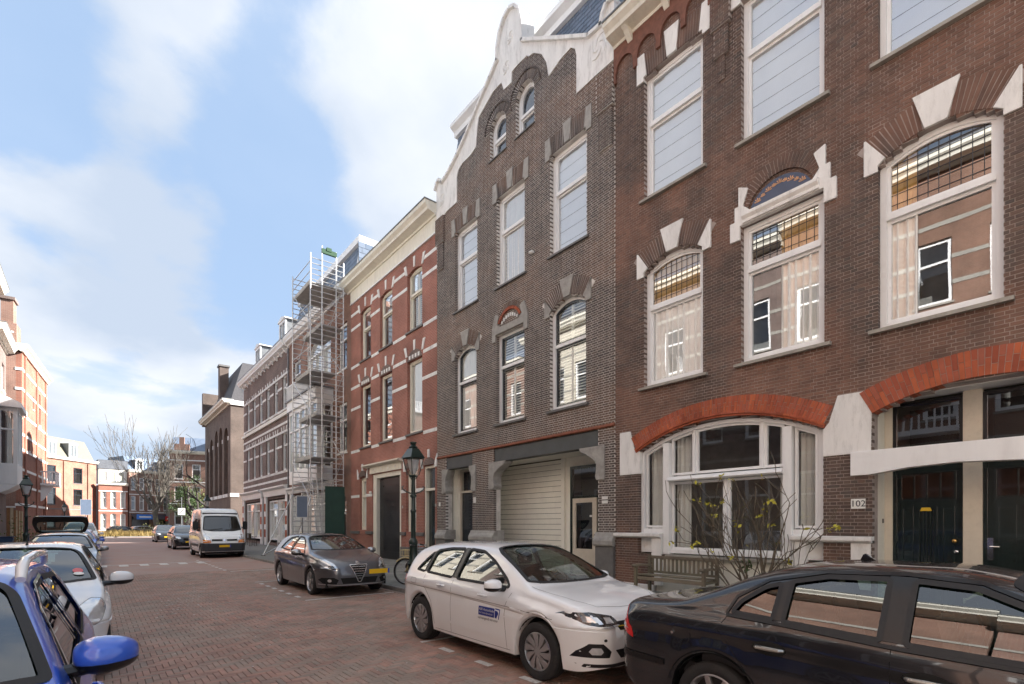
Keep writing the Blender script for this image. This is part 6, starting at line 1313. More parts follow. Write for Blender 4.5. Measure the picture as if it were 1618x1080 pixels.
        r = MB(); r.lathe([(rr, y1 - sg * 0.016), (rr - 0.012, y1 - sg * 0.010), (rr - 0.022, y1 - sg * 0.03), (rr - 0.03, y1 - sg * 0.10)], (xc, 0, Rw), 36 if s.res > 0.7 else 18, 'y')
        obj('rim', r, M['rim_silver'], t, smooth=True, local=True); obj('brake_disc', MB().lathe([(0.01, y1 - sg * 0.085), (rr - 0.02, y1 - sg * 0.085)], (xc, 0, Rw), 24, 'y'), M['rim_dark'], t, local=True)
        n = sp.get('spokes', 5); sw = sp.get('spoke_w', (0.055, 0.035)); tw = sp.get('twist', 0.0)
        for k in range(n):
            a = 2 * math.pi * k / n + 0.3; q = MB(); pairs = sp.get('paired', False)
            for da in ((-0.16, 0.16) if pairs else (0,)):
                r0, r1 = 0.035, rr - 0.015; pts = []
                for rad, w_, dt in ((r0, sw[0] * 0.5, 0), ((r0 + r1) / 2, (sw[0] + sw[1]) / 2, tw * 0.5), (r1, sw[1], tw)):
                    aa = a + da * (0.35 + 0.65 * (rad - r0) / (r1 - r0)) + dt; pts.append((rad, aa, w_ / 2))
                Lf = [(rad * math.cos(aa) - w_ * math.sin(aa), rad * math.sin(aa) + w_ * math.cos(aa)) for rad, aa, w_ in pts]; Rt = [(rad * math.cos(aa) + w_ * math.sin(aa), rad * math.sin(aa) - w_ * math.cos(aa)) for rad, aa, w_ in pts]
                q.prism([(xc + x, Rw + z) for x, z in Lf + Rt[::-1]], y1 - sg * 0.055, y1 - sg * (0.012 if sp.get('cap') else 0.022))
            obj('spoke', q, M['rim_silver'], t, local=True, bevel=0.003 if s.res > 0.7 else 0)
        obj('hub', MB().lathe([(0.0, y1 - sg * 0.012), (0.045, y1 - sg * 0.012), (0.055, y1 - sg * 0.022), (0.055, y1 - sg * 0.07)], (xc, 0, Rw), 16, 'y'), M['rim_silver'], t, local=True, smooth=True)
    def mirror(s, x, z, m=None, size=(0.075, 0.115, 0.075), stalk=0.05, two=True):
        m = m or s.paint
        for sg in (-1, 1):
            h, _ = s.hit(x, z - 0.06, 'side', sg)
            if h is None: continue
            yb = h.y; yc = yb + sg * (stalk + size[1]); q = MB().ball((0, 0, 0), (1, 1, 1), 18, 12)
            vs = []
            for a, b, c in q.v:
                e_ = lambda t, p: math.copysign(abs(t) ** p, t)
                A, Bq, Cq = e_(a, 0.8), e_(b, 0.72), e_(c, 0.72)
                if A < 0: A = A * 0.35          # flat glass side, faces backwards
                A *= 1 - 0.25 * max(0, Bq * sg); Cq *= 1 - 0.18 * max(0, Bq * sg)
                vs.append((x + A * size[0] * 1.5, yc + Bq * size[1], z + Cq * size[2] + (0.006 if Cq > 0 else 0)))
            q.v = vs; mi = obj('mirror', q, m, s.root, smooth=True, local=True)
            if two:
                lo = MB().ball((0, 0, 0), (1, 1, 1), 18, 12); lv = []
                for a, b, c in lo.v:
                    e_ = lambda t, p: math.copysign(abs(t) ** p, t); A, Bq, Cq = e_(a, 0.8), e_(b, 0.72), e_(c, 0.72)
                    if A < 0: A *= 0.36
                    Cq = min(Cq, -0.30); A *= 1 - 0.25 * max(0, Bq * sg); Cq *= 1 - 0.18 * max(0, Bq * sg); lv.append((x + A * size[0] * 1.53, yc + Bq * size[1] * 1.01, z + Cq * size[2] * 1.06))
                lo.v = lv; obj('mirror_base', lo, M['plastic_black'], mi, smooth=True, local=True)
            obj('mirror_arm', MB().tube([(x + 0.03, yb - sg * 0.03, z - size[2] * 0.75), (x + 0.02, yc, z - size[2] * 0.55)], [0.035, 0.028], 8), M['plastic_black'], mi, smooth=True, local=True)
            obj('mirror_glass', MB().box(x - size[0] * 0.535, x - size[0] * 0.53, yc - size[1] * 0.75, yc + size[1] * 0.75, z - size[2] * 0.7, z + size[2] * 0.7), M['chrome'], mi, local=True)
    def handle(s, x, z, m=None, L=0.17, cup=True):
        for sg in (-1, 1):
            h, _ = s.hit(x, z, 'side', sg)
            if h is None: continue
            if cup: s.panel('handle_cup', [(x + 0.085 * math.cos(t) * 0.9, z - 0.004 + 0.028 * math.sin(t)) for t in [k * 0.524 for k in range(12)]], 'side', s.paint if s.res < 0.9 else M['gap'] if m else s.paint, 0.0015, sg=sg, skirt=False, step=0.03)
            y = h.y; obj('door_handle', MB().tube([(x - L / 2, y - sg * 0.0, z), (x - L / 2 + 0.02, y + sg * 0.028, z + 0.002), (x, y + sg * 0.034, z + 0.003), (x + L / 2 - 0.02, y + sg * 0.028, z + 0.002), (x + L / 2, y, z)], [0.012, 0.014, 0.0155, 0.014, 0.012], 8), m or s.paint, s.root, smooth=True, local=True)
    def seams(s, lines, axis='side'):
        for ln in lines:
            for sg in ((-1, 1) if axis == 'side' else (1,)): s.strip('seam', ln, axis, M['gap'], 0.0045, 0.0012, sg=sg, step=0.05)
    def sym(s, name, poly, axis, m, off=0.005, **k):
        return [s.panel(name, [(a * sg, b) for a, b in poly], axis, m, off, **k) for sg in (-1, 1)]
    def plate(s, front=True, z=0.42, y=0.0, m='plate_yellow', off=0.012):
        ax = 'front' if front else 'back'; h, d = s.hit(y, z, ax)
        if h is None: return
        x = h.x - d.x * off; q = MB().box(min(x, x - d.x * 0.008), max(x, x - d.x * 0.008), y - 0.26, y + 0.26, z - 0.055, z + 0.055); p_ = obj('number_plate', q, M[m], s.root, local=True)
        e_ = 0.0095 * -d.x; obj('plate_band', MB().box(min(x, x + e_), max(x, x + e_), y - 0.26 * 1 if not front else y + 0.215, y - 0.215 if not front else y + 0.26, z - 0.055, z + 0.055), M['plate_blue'], p_, local=True)
def inside(poly, x, y):
    c = False; n = len(poly); j = n - 1
    for i in range(n):
        xi, yi = poly[i]; xj, yj = poly[j]
        if (yi > y) != (yj > y) and x < (xj - xi) * (y - yi) / (yj - yi) + xi: c = not c
        j = i
    return c
def rnd(poly, r=0.05, n=4):
    """round the corners of a polygon"""
    out = []; N = len(poly)
    for i in range(N):
        p0, p, p1 = Vector(poly[i - 1]), Vector(poly[i]), Vector(poly[(i + 1) % N]); a = (p0 - p); b = (p1 - p); k = min(r, a.length * 0.45, b.length * 0.45); A = p + a.normalized() * k; B_ = p + b.normalized() * k
        for j in range(n + 1):
            t = j / n; q = A * (1 - t) ** 2 + p * 2 * t * (1 - t) + B_ * t * t; out.append((q.x, q.y))
    return out

# ------------------------------------------------------------------ white hatchback in front of the garage recess
SP = dict(L=4.05, W=1.75, R=0.315, arch=0.365, xr=0.70, xf=3.25, beltref=0.93, roofw=0.54, rimk=0.67, spokes=10, spoke_w=(0.035, 0.085), twist=0.22, cap=True,
    top=[(0, 0.80), (0.03, 0.98), (0.10, 1.08), (0.22, 1.24), (0.38, 1.37), (0.62, 1.425), (1.1, 1.455), (1.7, 1.46), (2.15, 1.425), (2.5, 1.30), (2.85, 1.115), (3.08, 1.0), (3.3, 0.965), (3.6, 0.91), (3.85, 0.82), (3.98, 0.72), (4.05, 0.58)],
    belt=[(0, 0.72), (0.12, 0.93), (0.4, 0.975), (1.4, 0.945), (2.6, 0.895), (3.2, 0.855), (3.7, 0.76), (4.05, 0.5)], nose=(0.55, 0.62), tail=(0.32, 0.74),
    glass_side=[rnd([(0.50, 1.03), (0.66, 1.20), (0.78, 1.29), (0.74, 1.01)], 0.03), rnd([(0.80, 1.01), (0.84, 1.315), (1.15, 1.355), (1.52, 1.365), (1.50, 0.98)], 0.05), rnd([(1.60, 0.975), (1.62, 1.365), (1.95, 1.345), (2.25, 1.235), (2.62, 1.04), (2.72, 0.955)], 0.05)],
    glass_front=('top', rnd([(2.16, 0), (2.16, 0.50), (2.28, 0.56), (2.94, 0.69), (3.0, 0.55), (3.04, 0.25), (3.05, 0)], 0.03)), glass_rear=('back', rnd([(0, 1.04), (0.58, 1.04), (0.50, 1.32), (0, 1.34)], 0.04)))
P1 = Car('white hatchback with a blue sticker on its front door, before the garage recess', (4.56, 7.33, 0), SP, 'paint_white')
P1.seams([[(1.545, 0.25), (1.55, 0.95)], [(2.78, 0.90), (2.70, 0.70), (2.74, 0.24)], [(0.80, 0.97), (0.84, 0.80), (1.04, 0.62), (1.12, 0.30)], [(0.10, 0.83), (0.5, 0.80), (1.2, 0.785), (2.2, 0.76), (3.0, 0.735), (3.5, 0.70)], [(1.14, 0.245), (2.80, 0.245)]])
P1.seams([[(3.03, -0.72), (3.35, -0.70), (3.62, -0.64), (3.80, -0.5), (3.86, -0.2), (3.87, 0.2), (3.80, 0.5), (3.62, 0.64), (3.35, 0.70), (3.03, 0.72)]], 'top')
for sg in (-1, 1): P1.panel('pillar_trim', [(1.51, 0.98), (1.52, 1.375), (1.62, 1.375), (1.61, 0.975)], 'side', M['plastic_black'], 0.004, sg=sg); P1.panel('pillar_trim', [(0.74, 1.01), (0.77, 1.29), (0.845, 1.315), (0.80, 1.01)], 'side', M['plastic_black'], 0.004, sg=sg)
P1.strip('door_crease', [(1.12, 0.40), (2.0, 0.375), (2.72, 0.36)], 'side', P1.paint, 0.035, 0.008, sg=-1)
P1.mirror(2.60, 0.98, size=(0.075, 0.11, 0.07)); P1.handle(1.30, 0.86); P1.handle(2.28, 0.825)
for nm, pl, mm, of in (('headlight', [(0.40, 0.70), (0.44, 0.755), (0.66, 0.80), (0.80, 0.795), (0.835, 0.77), (0.72, 0.68), (0.55, 0.655), (0.42, 0.655)], 'lamp_dark', 0.004), ('headlight_lens', [(0.60, 0.69), (0.63, 0.755), (0.74, 0.765), (0.74, 0.71), (0.68, 0.69)], 'lamp_clear', 0.009), ('headlight_lens', [(0.46, 0.69), (0.48, 0.745), (0.56, 0.75), (0.56, 0.69)], 'lamp_clear', 0.009), ('light_strip', [(0.40, 0.672), (0.62, 0.668), (0.66, 0.655), (0.62, 0.655), (0.40, 0.662)], 'lamp_clear', 0.012),
        ('fog_lamp_surround', [(0.56, 0.42), (0.64, 0.50), (0.74, 0.50), (0.80, 0.42), (0.82, 0.36), (0.58, 0.36)], 'plastic_black', 0.004), ('fog_lamp', [(0.64, 0.42), (0.66, 0.46), (0.72, 0.46), (0.74, 0.42), (0.72, 0.39), (0.66, 0.39)], 'lamp_clear', 0.010)): P1.sym(nm, pl, 'front', M[mm], of, step=0.03)
P1.panel('grille', [(-0.40, 0.70), (0.40, 0.70), (0.42, 0.655), (0.40, 0.615), (-0.40, 0.615), (-0.42, 0.655)], 'front', M['plastic_black'], 0.005, step=0.04); P1.panel('grille_chrome', [(-0.42, 0.662), (0.42, 0.662), (0.42, 0.652), (-0.42, 0.652)], 'front', M['chrome'], 0.010, step=0.05)
P1.panel('lower_grille', [(-0.50, 0.43), (0.50, 0.43), (0.42, 0.34), (-0.42, 0.34)], 'front', M['plastic_black'], 0.004); P1.panel('front_lip', [(-0.80, 0.295), (0.80, 0.295), (0.76, 0.26), (-0.76, 0.26)], 'front', M['plastic_black'], 0.004)
P1.plate(False, 0.55)
for sg in (-1, 1):
    for yy in (0.30, 0.62): P1.panel('parking_sensor', [(sg * yy + 0.016 * math.cos(k), 0.535 + 0.016 * math.sin(k)) for k in np.arange(0, 6.2, 0.7)], 'front', M['rubber'], 0.003, skirt=False, step=0.02)
for sg in (-1, 1): P1.panel('tail_light', [(0.0, 0.80), (0.02, 0.95), (0.20, 0.93), (0.26, 0.86), (0.10, 0.80)], 'side', M['lamp_red'], 0.006, sg=sg)
P1.strip('fuel_flap', rnd([(0.42, 0.66), (0.60, 0.66), (0.60, 0.80), (0.42, 0.80)], 0.02), 'side', M['gap'], 0.004, 0.001, sg=-1, closed=True) if False else P1.strip('fuel_flap', rnd([(0.44, 0.83), (0.60, 0.825), (0.60, 0.90), (0.44, 0.905)], 0.02), 'side', M['gap'], 0.004, 0.001, sg=-1, closed=True)
P1.panel('side_indicator', [(2.80, 0.745), (3.0, 0.735), (3.0, 0.72), (2.84, 0.728)], 'side', P1.paint, 0.005, sg=-1)
# door sticker: text turned to lie on the right-hand door
def side_text(car, s_, size, x, z, sg, m, parent, off=0.0045, shear=0.0):
    cu = bpy.data.curves.new('t', 'FONT'); cu.body = s_; cu.size = size; cu.align_x = 'LEFT'; cu.align_y = 'CENTER'; cu.resolution_u = 2; cu.shear = shear
    t = bpy.data.objects.new('t', cu); COL.objects.link(t); dg = bpy.context.evaluated_depsgraph_get(); me = bpy.data.meshes.new_from_object(t.evaluated_get(dg)); bpy.data.objects.remove(t); bpy.data.curves.remove(cu)
    for v in me.vertices:
        X = x + v.co.x * (1 if sg < 0 else -1); Z = z + v.co.y; h, d = car.hit(X, Z, 'side', sg); v.co = (h if h else Vector((X, sg * car.W, Z))) - d * off
    me.materials.clear(); me.materials.append(m); o = bpy.data.objects.new('lettering', me); COL.objects.link(o); o.parent = parent; return o
st = P1.panel('sticker', rnd([(2.20, 0.69), (2.52, 0.69), (2.52, 0.58), (2.20, 0.58)], 0.008, 2), 'side', M['decal_blue'], 0.0025, sg=-1, skirt=False, step=0.03, label='blue rectangular sticker with white lettering on the front door')
st2 = P1.panel('sticker_mark', [(2.53, 0.67), (2.58, 0.665), (2.60, 0.64), (2.56, 0.575), (2.53, 0.585)], 'side', M['decal_blue'], 0.0025, sg=-1, skirt=False, step=0.03); P1.strip('sticker_stroke', [(2.53, 0.69), (2.615, 0.685), (2.62, 0.65), (2.60, 0.57)], 'side', M['decal_blue'], 0.014, 0.0025, sg=-1, step=0.02)
side_text(P1, 'ASR Autoschade', 0.044, 2.215, 0.655, -1, M['enamel_white'], st); side_text(P1, 'Van Trinden Bouwhorst', 0.028, 2.215, 0.612, -1, M['enamel_white'], st); side_text(P1, 'vervangend vervoer', 0.050, 2.19, 0.548, -1, M['enamel_black'], P1.body)

# ------------------------------------------------------------------ black saloon at the bottom right
SP = dict(L=4.63, W=1.76, R=0.315, arch=0.365, xr=0.93, xf=3.61, beltref=0.98, roofw=0.55, rimk=0.70, spokes=8, spoke_w=(0.05, 0.04),
    top=[(0, 0.84), (0.015, 0.95), (0.05, 1.02), (0.16, 1.05), (0.40, 1.065), (0.60, 1.09), (0.85, 1.19), (1.15, 1.33), (1.42, 1.40), (1.75, 1.43), (2.2, 1.43), (2.6, 1.375), (2.95, 1.23), (3.3, 1.04), (3.48, 0.985), (4.0, 0.93), (4.35, 0.82), (4.55, 0.70), (4.63, 0.55)],
    belt=[(0, 0.80), (0.05, 0.93), (0.25, 0.985), (0.9, 1.0), (1.5, 0.985), (2.5, 0.94), (3.4, 0.88), (4.2, 0.78), (4.63, 0.5)], nose=(0.6, 0.6), tail=(0.20, 0.84), under=[(0, 0.34), (0.25, 0.25), (2.3, 0.19), (4.3, 0.19), (4.63, 0.25)],
    glass_side=[rnd([(1.06, 1.035), (1.11, 1.12), (1.26, 1.235), (1.36, 1.265), (1.36, 1.02)], 0.025), rnd([(1.43, 1.015), (1.43, 1.285), (1.65, 1.335), (2.0, 1.345), (2.0, 0.985)], 0.02), rnd([(2.13, 0.98), (2.13, 1.345), (2.42, 1.325), (2.74, 1.20), (3.06, 0.985), (3.02, 0.955)], 0.03)],
    glass_front=('top', rnd([(2.58, 0), (2.58, 0.5), (2.68, 0.56), (3.20, 0.68), (3.27, 0.4), (3.29, 0)], 0.04)), glass_rear=('top', rnd([(0.70, 0), (0.74, 0.54), (1.14, 0.50), (1.22, 0.46), (1.26, 0)], 0.04)))
P2 = Car('black saloon with a red and white tail light, nearest the viewer at the lower right', (4.55, 2.97, 0), SP, 'paint_black')
P2.seams([[(2.065, 0.25), (2.065, 0.97)], [(3.12, 0.93), (3.09, 0.6), (3.11, 0.25)], [(1.03, 1.0), (0.98, 0.90), (1.12, 0.72), (1.30, 0.50), (1.36, 0.27)], [(0.02, 0.66), (0.30, 0.64), (0.55, 0.62)]])
P2.seams([[(0.06, -0.66), (0.45, -0.70), (0.66, -0.66), (0.70, -0.2), (0.70, 0.2), (0.66, 0.66), (0.45, 0.70), (0.06, 0.66)]], 'top')
for sg in (-1, 1): P2.strip('shoulder_trim', [(1.02, 1.025), (1.07, 1.15), (1.27, 1.285), (1.63, 1.365), (2.08, 1.38), (2.44, 1.355), (2.78, 1.22), (3.10, 0.99)], 'side', M['plastic_black'], 0.020, 0.010, sg=sg); P2.strip('sill_trim', [(1.02, 1.015), (1.4, 0.998), (2.1, 0.955), (3.1, 0.925)], 'side', M['rubber'], 0.022, 0.011, sg=sg); P2.strip('bumper_strip', [(0.05, 0.56), (0.2, 0.555), (0.50, 0.545)], 'side', M['plastic_black'], 0.05, 0.014, sg=sg)
for sg in (-1, 1): P2.panel('tail_light', [(0.012, 0.93), (0.05, 0.965), (0.17, 0.735), (0.175, 0.70), (0.010, 0.75)], 'side', M['lamp_red'], 0.008, sg=sg, step=0.03); P2.panel('reverse_light', [(0.02, 0.83), (0.085, 0.815), (0.115, 0.765), (0.02, 0.785)], 'side', M['lamp_clear'], 0.011, sg=sg, step=0.03)
mat('handle_silver', (0.55, 0.54, 0.50), 0.25, metal=0.7, var=0.05)
for x in (1.36, 2.24):
    for sg in (-1, 1): P2.panel('handle_recess', [(x + 0.12 * math.cos(k), 0.82 - (x - 1.36) * 0.03 + 0.052 * math.sin(k)) for k in np.arange(0, 6.28, 0.35)], 'side', M['gap'], 0.0015, sg=sg, skirt=False, step=0.03)
    P2.handle(x, 0.82 - (x - 1.36) * 0.03, M['handle_silver'], L=0.19, cup=False)
P2.strip('fuel_flap', [(0.66 + 0.085 * math.cos(k), 0.81 + 0.085 * math.sin(k)) for k in np.arange(0, 6.28, 0.3)], 'side', M['gap'], 0.005, 0.001, sg=-1, closed=True); P2.panel('fuel_lock', [(0.58 + 0.012 * math.cos(k), 0.81 + 0.012 * math.sin(k)) for k in np.arange(0, 6.2, 0.8)], 'side', M['chrome'], 0.012, sg=-1, step=0.02)
P2.mirror(2.92, 1.03); P2.plate(False, 0.80)
obj('aerial_fin', MB().prism([(1.66, 1.405), (1.82, 1.41), (1.75, 1.44), (1.71, 1.475), (1.69, 1.475)], -0.018, 0.018), P2.paint, P2.root, local=True, bevel=0.006)
P2.sym('headlight', [(0.42, 0.66), (0.45, 0.74), (0.75, 0.76), (0.80, 0.70), (0.6, 0.64)], 'front', M['lamp_clear'], 0.005)
for sg in (-1, 1):
    P2.panel('pillar_trim', [(1.995, 0.985), (1.995, 1.365), (2.135, 1.362), (2.135, 0.98)], 'side', M['plastic_black'], 0.004, sg=sg); P2.panel('pillar_trim', [(1.355, 1.02), (1.355, 1.27), (1.435, 1.30), (1.435, 1.015)], 'side', M['plastic_black'], 0.004, sg=sg)
    P2.strip('arch_lip', [(0.93 + 0.385 * math.cos(t), 0.315 + 0.385 * math.sin(t)) for t in np.linspace(0.12, 3.02, 20)], 'side', P2.paint, 0.035, 0.010, sg=sg)

# ------------------------------------------------------------------ grey hatchback with the shield grille
SP = dict(L=4.35, W=1.80, R=0.32, arch=0.372, xr=0.83, xf=3.46, beltref=0.97, roofw=0.54, rimk=0.74, spokes=5, spoke_w=(0.05, 0.03), paired=True,
    top=[(0, 0.82), (0.03, 1.0), (0.12, 1.10), (0.28, 1.27), (0.5, 1.38), (0.85, 1.44), (1.4, 1.465), (1.9, 1.455), (2.3, 1.41), (2.7, 1.27), (3.05, 1.10), (3.22, 1.03), (3.5, 0.985), (3.85, 0.92), (4.1, 0.84), (4.27, 0.73), (4.35, 0.55)],
    belt=[(0, 0.74), (0.1, 0.93), (0.5, 1.0), (1.6, 0.965), (2.8, 0.915), (3.4, 0.88), (3.9, 0.78), (4.35, 0.46)], nose=(0.70, 0.55), tail=(0.4, 0.72),
    glass_side=[rnd([(0.78, 1.05), (0.90, 1.22), (1.10, 1.33), (1.62, 1.38), (1.66, 1.005)], 0.05), rnd([(1.74, 1.0), (1.72, 1.38), (2.1, 1.35), (2.45, 1.23), (2.86, 0.975), (2.84, 0.955)], 0.05)],
    glass_front=('top', rnd([(2.32, 0), (2.32, 0.50), (2.42, 0.56), (3.06, 0.70), (3.14, 0.4), (3.16, 0)], 0.04)), glass_rear=('back', rnd([(0, 1.08), (0.56, 1.08), (0.48, 1.34), (0, 1.35)], 0.04)))
P3 = Car('dark grey hatchback with a triangular shield grille, before the red brick house', (4.88, 16.0, 0), SP, 'paint_grey')
P3.seams([[(1.70, 0.25), (1.70, 0.97)], [(2.92, 0.92), (2.86, 0.7), (2.90, 0.25)], [(0.86, 0.98), (0.98, 0.75), (1.22, 0.5), (1.26, 0.28)], [(0.2, 0.86), (1.2, 0.85), (2.4, 0.82), (3.2, 0.80)]])
P3.seams([[(3.15, -0.72), (3.5, -0.68), (3.9, -0.52), (4.16, -0.28), (4.2, 0), (4.16, 0.28), (3.9, 0.52), (3.5, 0.68), (3.15, 0.72)]], 'top')
P3.mirror(2.78, 1.0, m=mat_paint('mirror_satin', (0.45, 0.45, 0.46), 0.8, 0.25)); P3.handle(1.5 + 1.0, 0.86, M['rim_silver'])
P3.panel('grille', rnd([(-0.21, 0.735), (0.21, 0.735), (0.03, 0.35), (-0.03, 0.35)], 0.02), 'front', M['gap'], 0.006, step=0.03); P3.strip('grille_frame', rnd([(-0.215, 0.74), (0.215, 0.74), (0.03, 0.335), (-0.03, 0.335)], 0.02), 'front', M['chrome'], 0.022, 0.018, closed=True)
for k in range(6):
    z = 0.70 - k * 0.055; hwid = 0.19 * (z - 0.34) / 0.40; P3.panel('grille_bar', [(-hwid, z), (hwid, z), (hwid, z - 0.014), (-hwid, z - 0.014)], 'front', M['chrome'], 0.016)
P3.panel('badge', [(0.045 * math.cos(k), 0.775 + 0.045 * math.sin(k)) for k in np.arange(0, 6.2, 0.5)], 'front', M['chrome'], 0.010, step=0.03)
P3.sym('headlight', [(0.50, 0.65), (0.56, 0.77), (0.68, 0.87), (0.80, 0.86), (0.82, 0.78), (0.74, 0.68), (0.62, 0.62), (0.53, 0.615)], 'front', M['lamp_clear'], 0.006, step=0.03); P3.sym('headlight_lens', [(0.55, 0.655), (0.60, 0.73), (0.68, 0.73), (0.69, 0.67), (0.62, 0.635)], 'front', M['lamp_dark'], 0.012, step=0.03)
P3.sym('fog_vent', [(0.50, 0.40), (0.60, 0.455), (0.80, 0.45), (0.84, 0.40), (0.78, 0.32), (0.55, 0.30)], 'front', M['gap'], 0.005, step=0.03); P3.sym('fog_lamp', [(0.68 + 0.035 * math.cos(k), 0.385 + 0.035 * math.sin(k)) for k in np.arange(0, 6.2, 0.6)], 'front', M['lamp_clear'], 0.012, step=0.03)
P3.panel('lower_grille', [(-0.46, 0.44), (0.46, 0.44), (0.40, 0.30), (-0.40, 0.30)], 'front', M['gap'], 0.004); P3.strip('front_lip', [(-0.84, 0.30), (-0.5, 0.275), (0, 0.27), (0.5, 0.275), (0.84, 0.30)], 'front', M['rim_silver'], 0.016, 0.010)
# this make carries its plate to one side of the shield
P3.plate(True, 0.56, 0.50)

# ------------------------------------------------------------------ white panel van
SP = dict(L=4.9, W=2.0, R=0.34, arch=0.41, xr=0.95, xf=4.05, beltref=1.35, roofw=0.80, rimk=0.6, spokes=5, spoke_w=(0.09, 0.08), zmid=0.8, zlow=0.5, shoulder=0.035, tint='car_glass_dark', no_interior=True,
    top=[(0, 2.3), (0.03, 2.46), (0.1, 2.52), (1.5, 2.56), (3.0, 2.55), (3.35, 2.48), (3.55, 2.30), (3.75, 2.05), (4.1, 1.58), (4.28, 1.36), (4.45, 1.24), (4.68, 1.10), (4.82, 0.95), (4.9, 0.72)],
    belt=[(0, 1.3), (1, 1.35), (3.3, 1.32), (4.1, 1.20), (4.5, 1.05), (4.9, 0.62)], nose=(0.34, 0.80), tail=(0.1, 0.92), under=[(0, 0.45), (0.4, 0.34), (2.5, 0.30), (4.6, 0.28), (4.9, 0.32)],
    glass_side=[rnd([(3.0, 1.36), (2.98, 1.98), (3.35, 1.98), (3.88, 1.55), (3.95, 1.34)], 0.06), rnd([(1.9, 1.40), (1.9, 1.98), (2.75, 1.98), (2.75, 1.40)], 0.06)],
    glass_front=('top', rnd([(3.70, 0), (3.70, 0.74), (4.20, 0.86), (4.28, 0.5), (4.30, 0)], 0.05)))
P4 = Car('white panel van with a dark bumper, orange indicators and yellow plate', (5.08, 33.9, 0), SP, 'paint_white', cat='van', name='parked_van', group=None)
obj('cab_dark', MB().box(0.5, 3.6, -0.8, 0.8, 0.6, 2.3), M['interior_dark'], P4.root, local=True)
P4.seams([[(2.88, 0.35), (2.88, 2.1)], [(3.98, 1.3), (3.70, 0.9), (3.68, 0.4)], [(1.75, 0.5), (1.75, 2.1), (2.8, 2.12)]])
P4.panel('bumper', [(-0.93, 0.74), (0.93, 0.74), (0.93, 0.34), (-0.93, 0.34)], 'front', mat('bumper_grey', (0.035, 0.038, 0.045), 0.6), 0.02, step=0.08)
for sg in (-1, 1): P4.strip('bumper_side', [(4.45, 0.55), (4.86, 0.55)], 'side', M['bumper_grey'], 0.40, 0.014, sg=sg); P4.strip('side_moulding', [(1.5, 0.62), (3.55, 0.62)], 'side', M['bumper_grey'], 0.12, 0.014, sg=sg); P4.panel('side_handle', [(2.5, 1.13), (2.75, 1.13), (2.75, 1.07), (2.5, 1.07)], 'side', M['plastic_black'], 0.01, sg=sg)
P4.sym('headlight', [(0.62, 0.86), (0.66, 1.08), (0.80, 1.20), (0.93, 1.17), (0.94, 0.9)], 'front', M['lamp_clear'], 0.012, step=0.06); P4.sym('indicator', [(0.60, 0.76), (0.62, 0.90), (0.94, 0.93), (0.94, 0.77)], 'front', M['lamp_amber'], 0.018, step=0.06)
P4.sym('grille', [(0.10, 0.86), (0.10, 0.94), (0.56, 0.95), (0.58, 0.86)], 'front', M['gap'], 0.012, step=0.06); P4.panel('badge', [(0, 0.82), (0.06, 0.90), (0, 0.98), (-0.06, 0.90)], 'front', M['chrome'], 0.020, step=0.05); P4.plate(True, 0.60, off=0.035)
for sg in (-1, 1):
    q = MB().box(3.72, 3.84, sg * 1.14 - 0.11, sg * 1.14 + 0.11, 1.42, 1.86); mi = obj('mirror', q, M['plastic_black'], P4.root, local=True, bevel=0.03); obj('mirror_arm', MB().bar((3.78, sg * 0.88, 1.5), (3.78, sg * 1.1, 1.55), 0.03, 6), M['plastic_black'], mi, local=True)
    P4.strip('roof_gutter', [(3.3, 2.44), (3.72, 2.08)], 'side', M['gap'], 0.05, 0.012, sg=sg)
P4.seams([[(4.2, -0.86), (4.55, -0.75), (4.62, 0), (4.55, 0.75), (4.2, 0.86)]], 'top')
P4.panel('wiper', [(4.24, -0.7), (4.26, -0.7), (4.20, 0.0), (4.18, 0.0)], 'top', M['rubber'], 0.02); P4.panel('wiper', [(4.24, 0.1), (4.26, 0.1), (4.20, 0.75), (4.18, 0.75)], 'top', M['rubber'], 0.02)

# ------------------------------------------------------------------ left-hand row, nearest first
SP = dict(L=4.2, W=1.78, R=0.32, arch=0.37, xr=0.75, xf=3.36, beltref=0.95, roofw=0.58, rimk=0.7, spokes=7,
    top=[(0, 0.85), (0.03, 1.10), (0.15, 1.28), (0.35, 1.42), (0.7, 1.47), (1.5, 1.49), (2.0, 1.475), (2.25, 1.42), (2.6, 1.27), (2.95, 1.09), (3.12, 1.0), (3.4, 0.95), (3.8, 0.86), (4.1, 0.74), (4.2, 0.55)],
    belt=[(0, 0.75), (0.3, 0.98), (1.5, 0.96), (2.7, 0.93), (3.2, 0.88), (3.8, 0.76), (4.2, 0.48)], nose=(0.5, 0.65),
    glass_side=[rnd([(0.5, 1.03), (0.55, 1.25), (0.72, 1.34), (1.45, 1.375), (1.47, 1.0)], 0.05), rnd([(1.56, 0.995), (1.56, 1.375), (1.95, 1.36), (2.25, 1.27), (2.72, 1.01), (2.76, 0.965)], 0.05)],
    glass_front=('top', rnd([(2.20, 0), (2.20, 0.52), (2.30, 0.58), (2.94, 0.74), (3.02, 0.4), (3.04, 0)], 0.04)), glass_rear=('back', rnd([(0, 1.1), (0.6, 1.1), (0.5, 1.36), (0, 1.38)], 0.04)))
Q1 = Car('bright blue car with white roof rails at the lower left corner, nearest the viewer', (-0.89, 5.75, 0), SP, 'paint_blue')
Q1.seams([[(1.52, 0.3), (1.52, 0.96)], [(2.82, 0.93), (2.78, 0.7), (2.80, 0.3)]]); Q1.mirror(2.66, 1.085, size=(0.085, 0.125, 0.08), stalk=0.012); Q1.handle(2.3, 0.84)
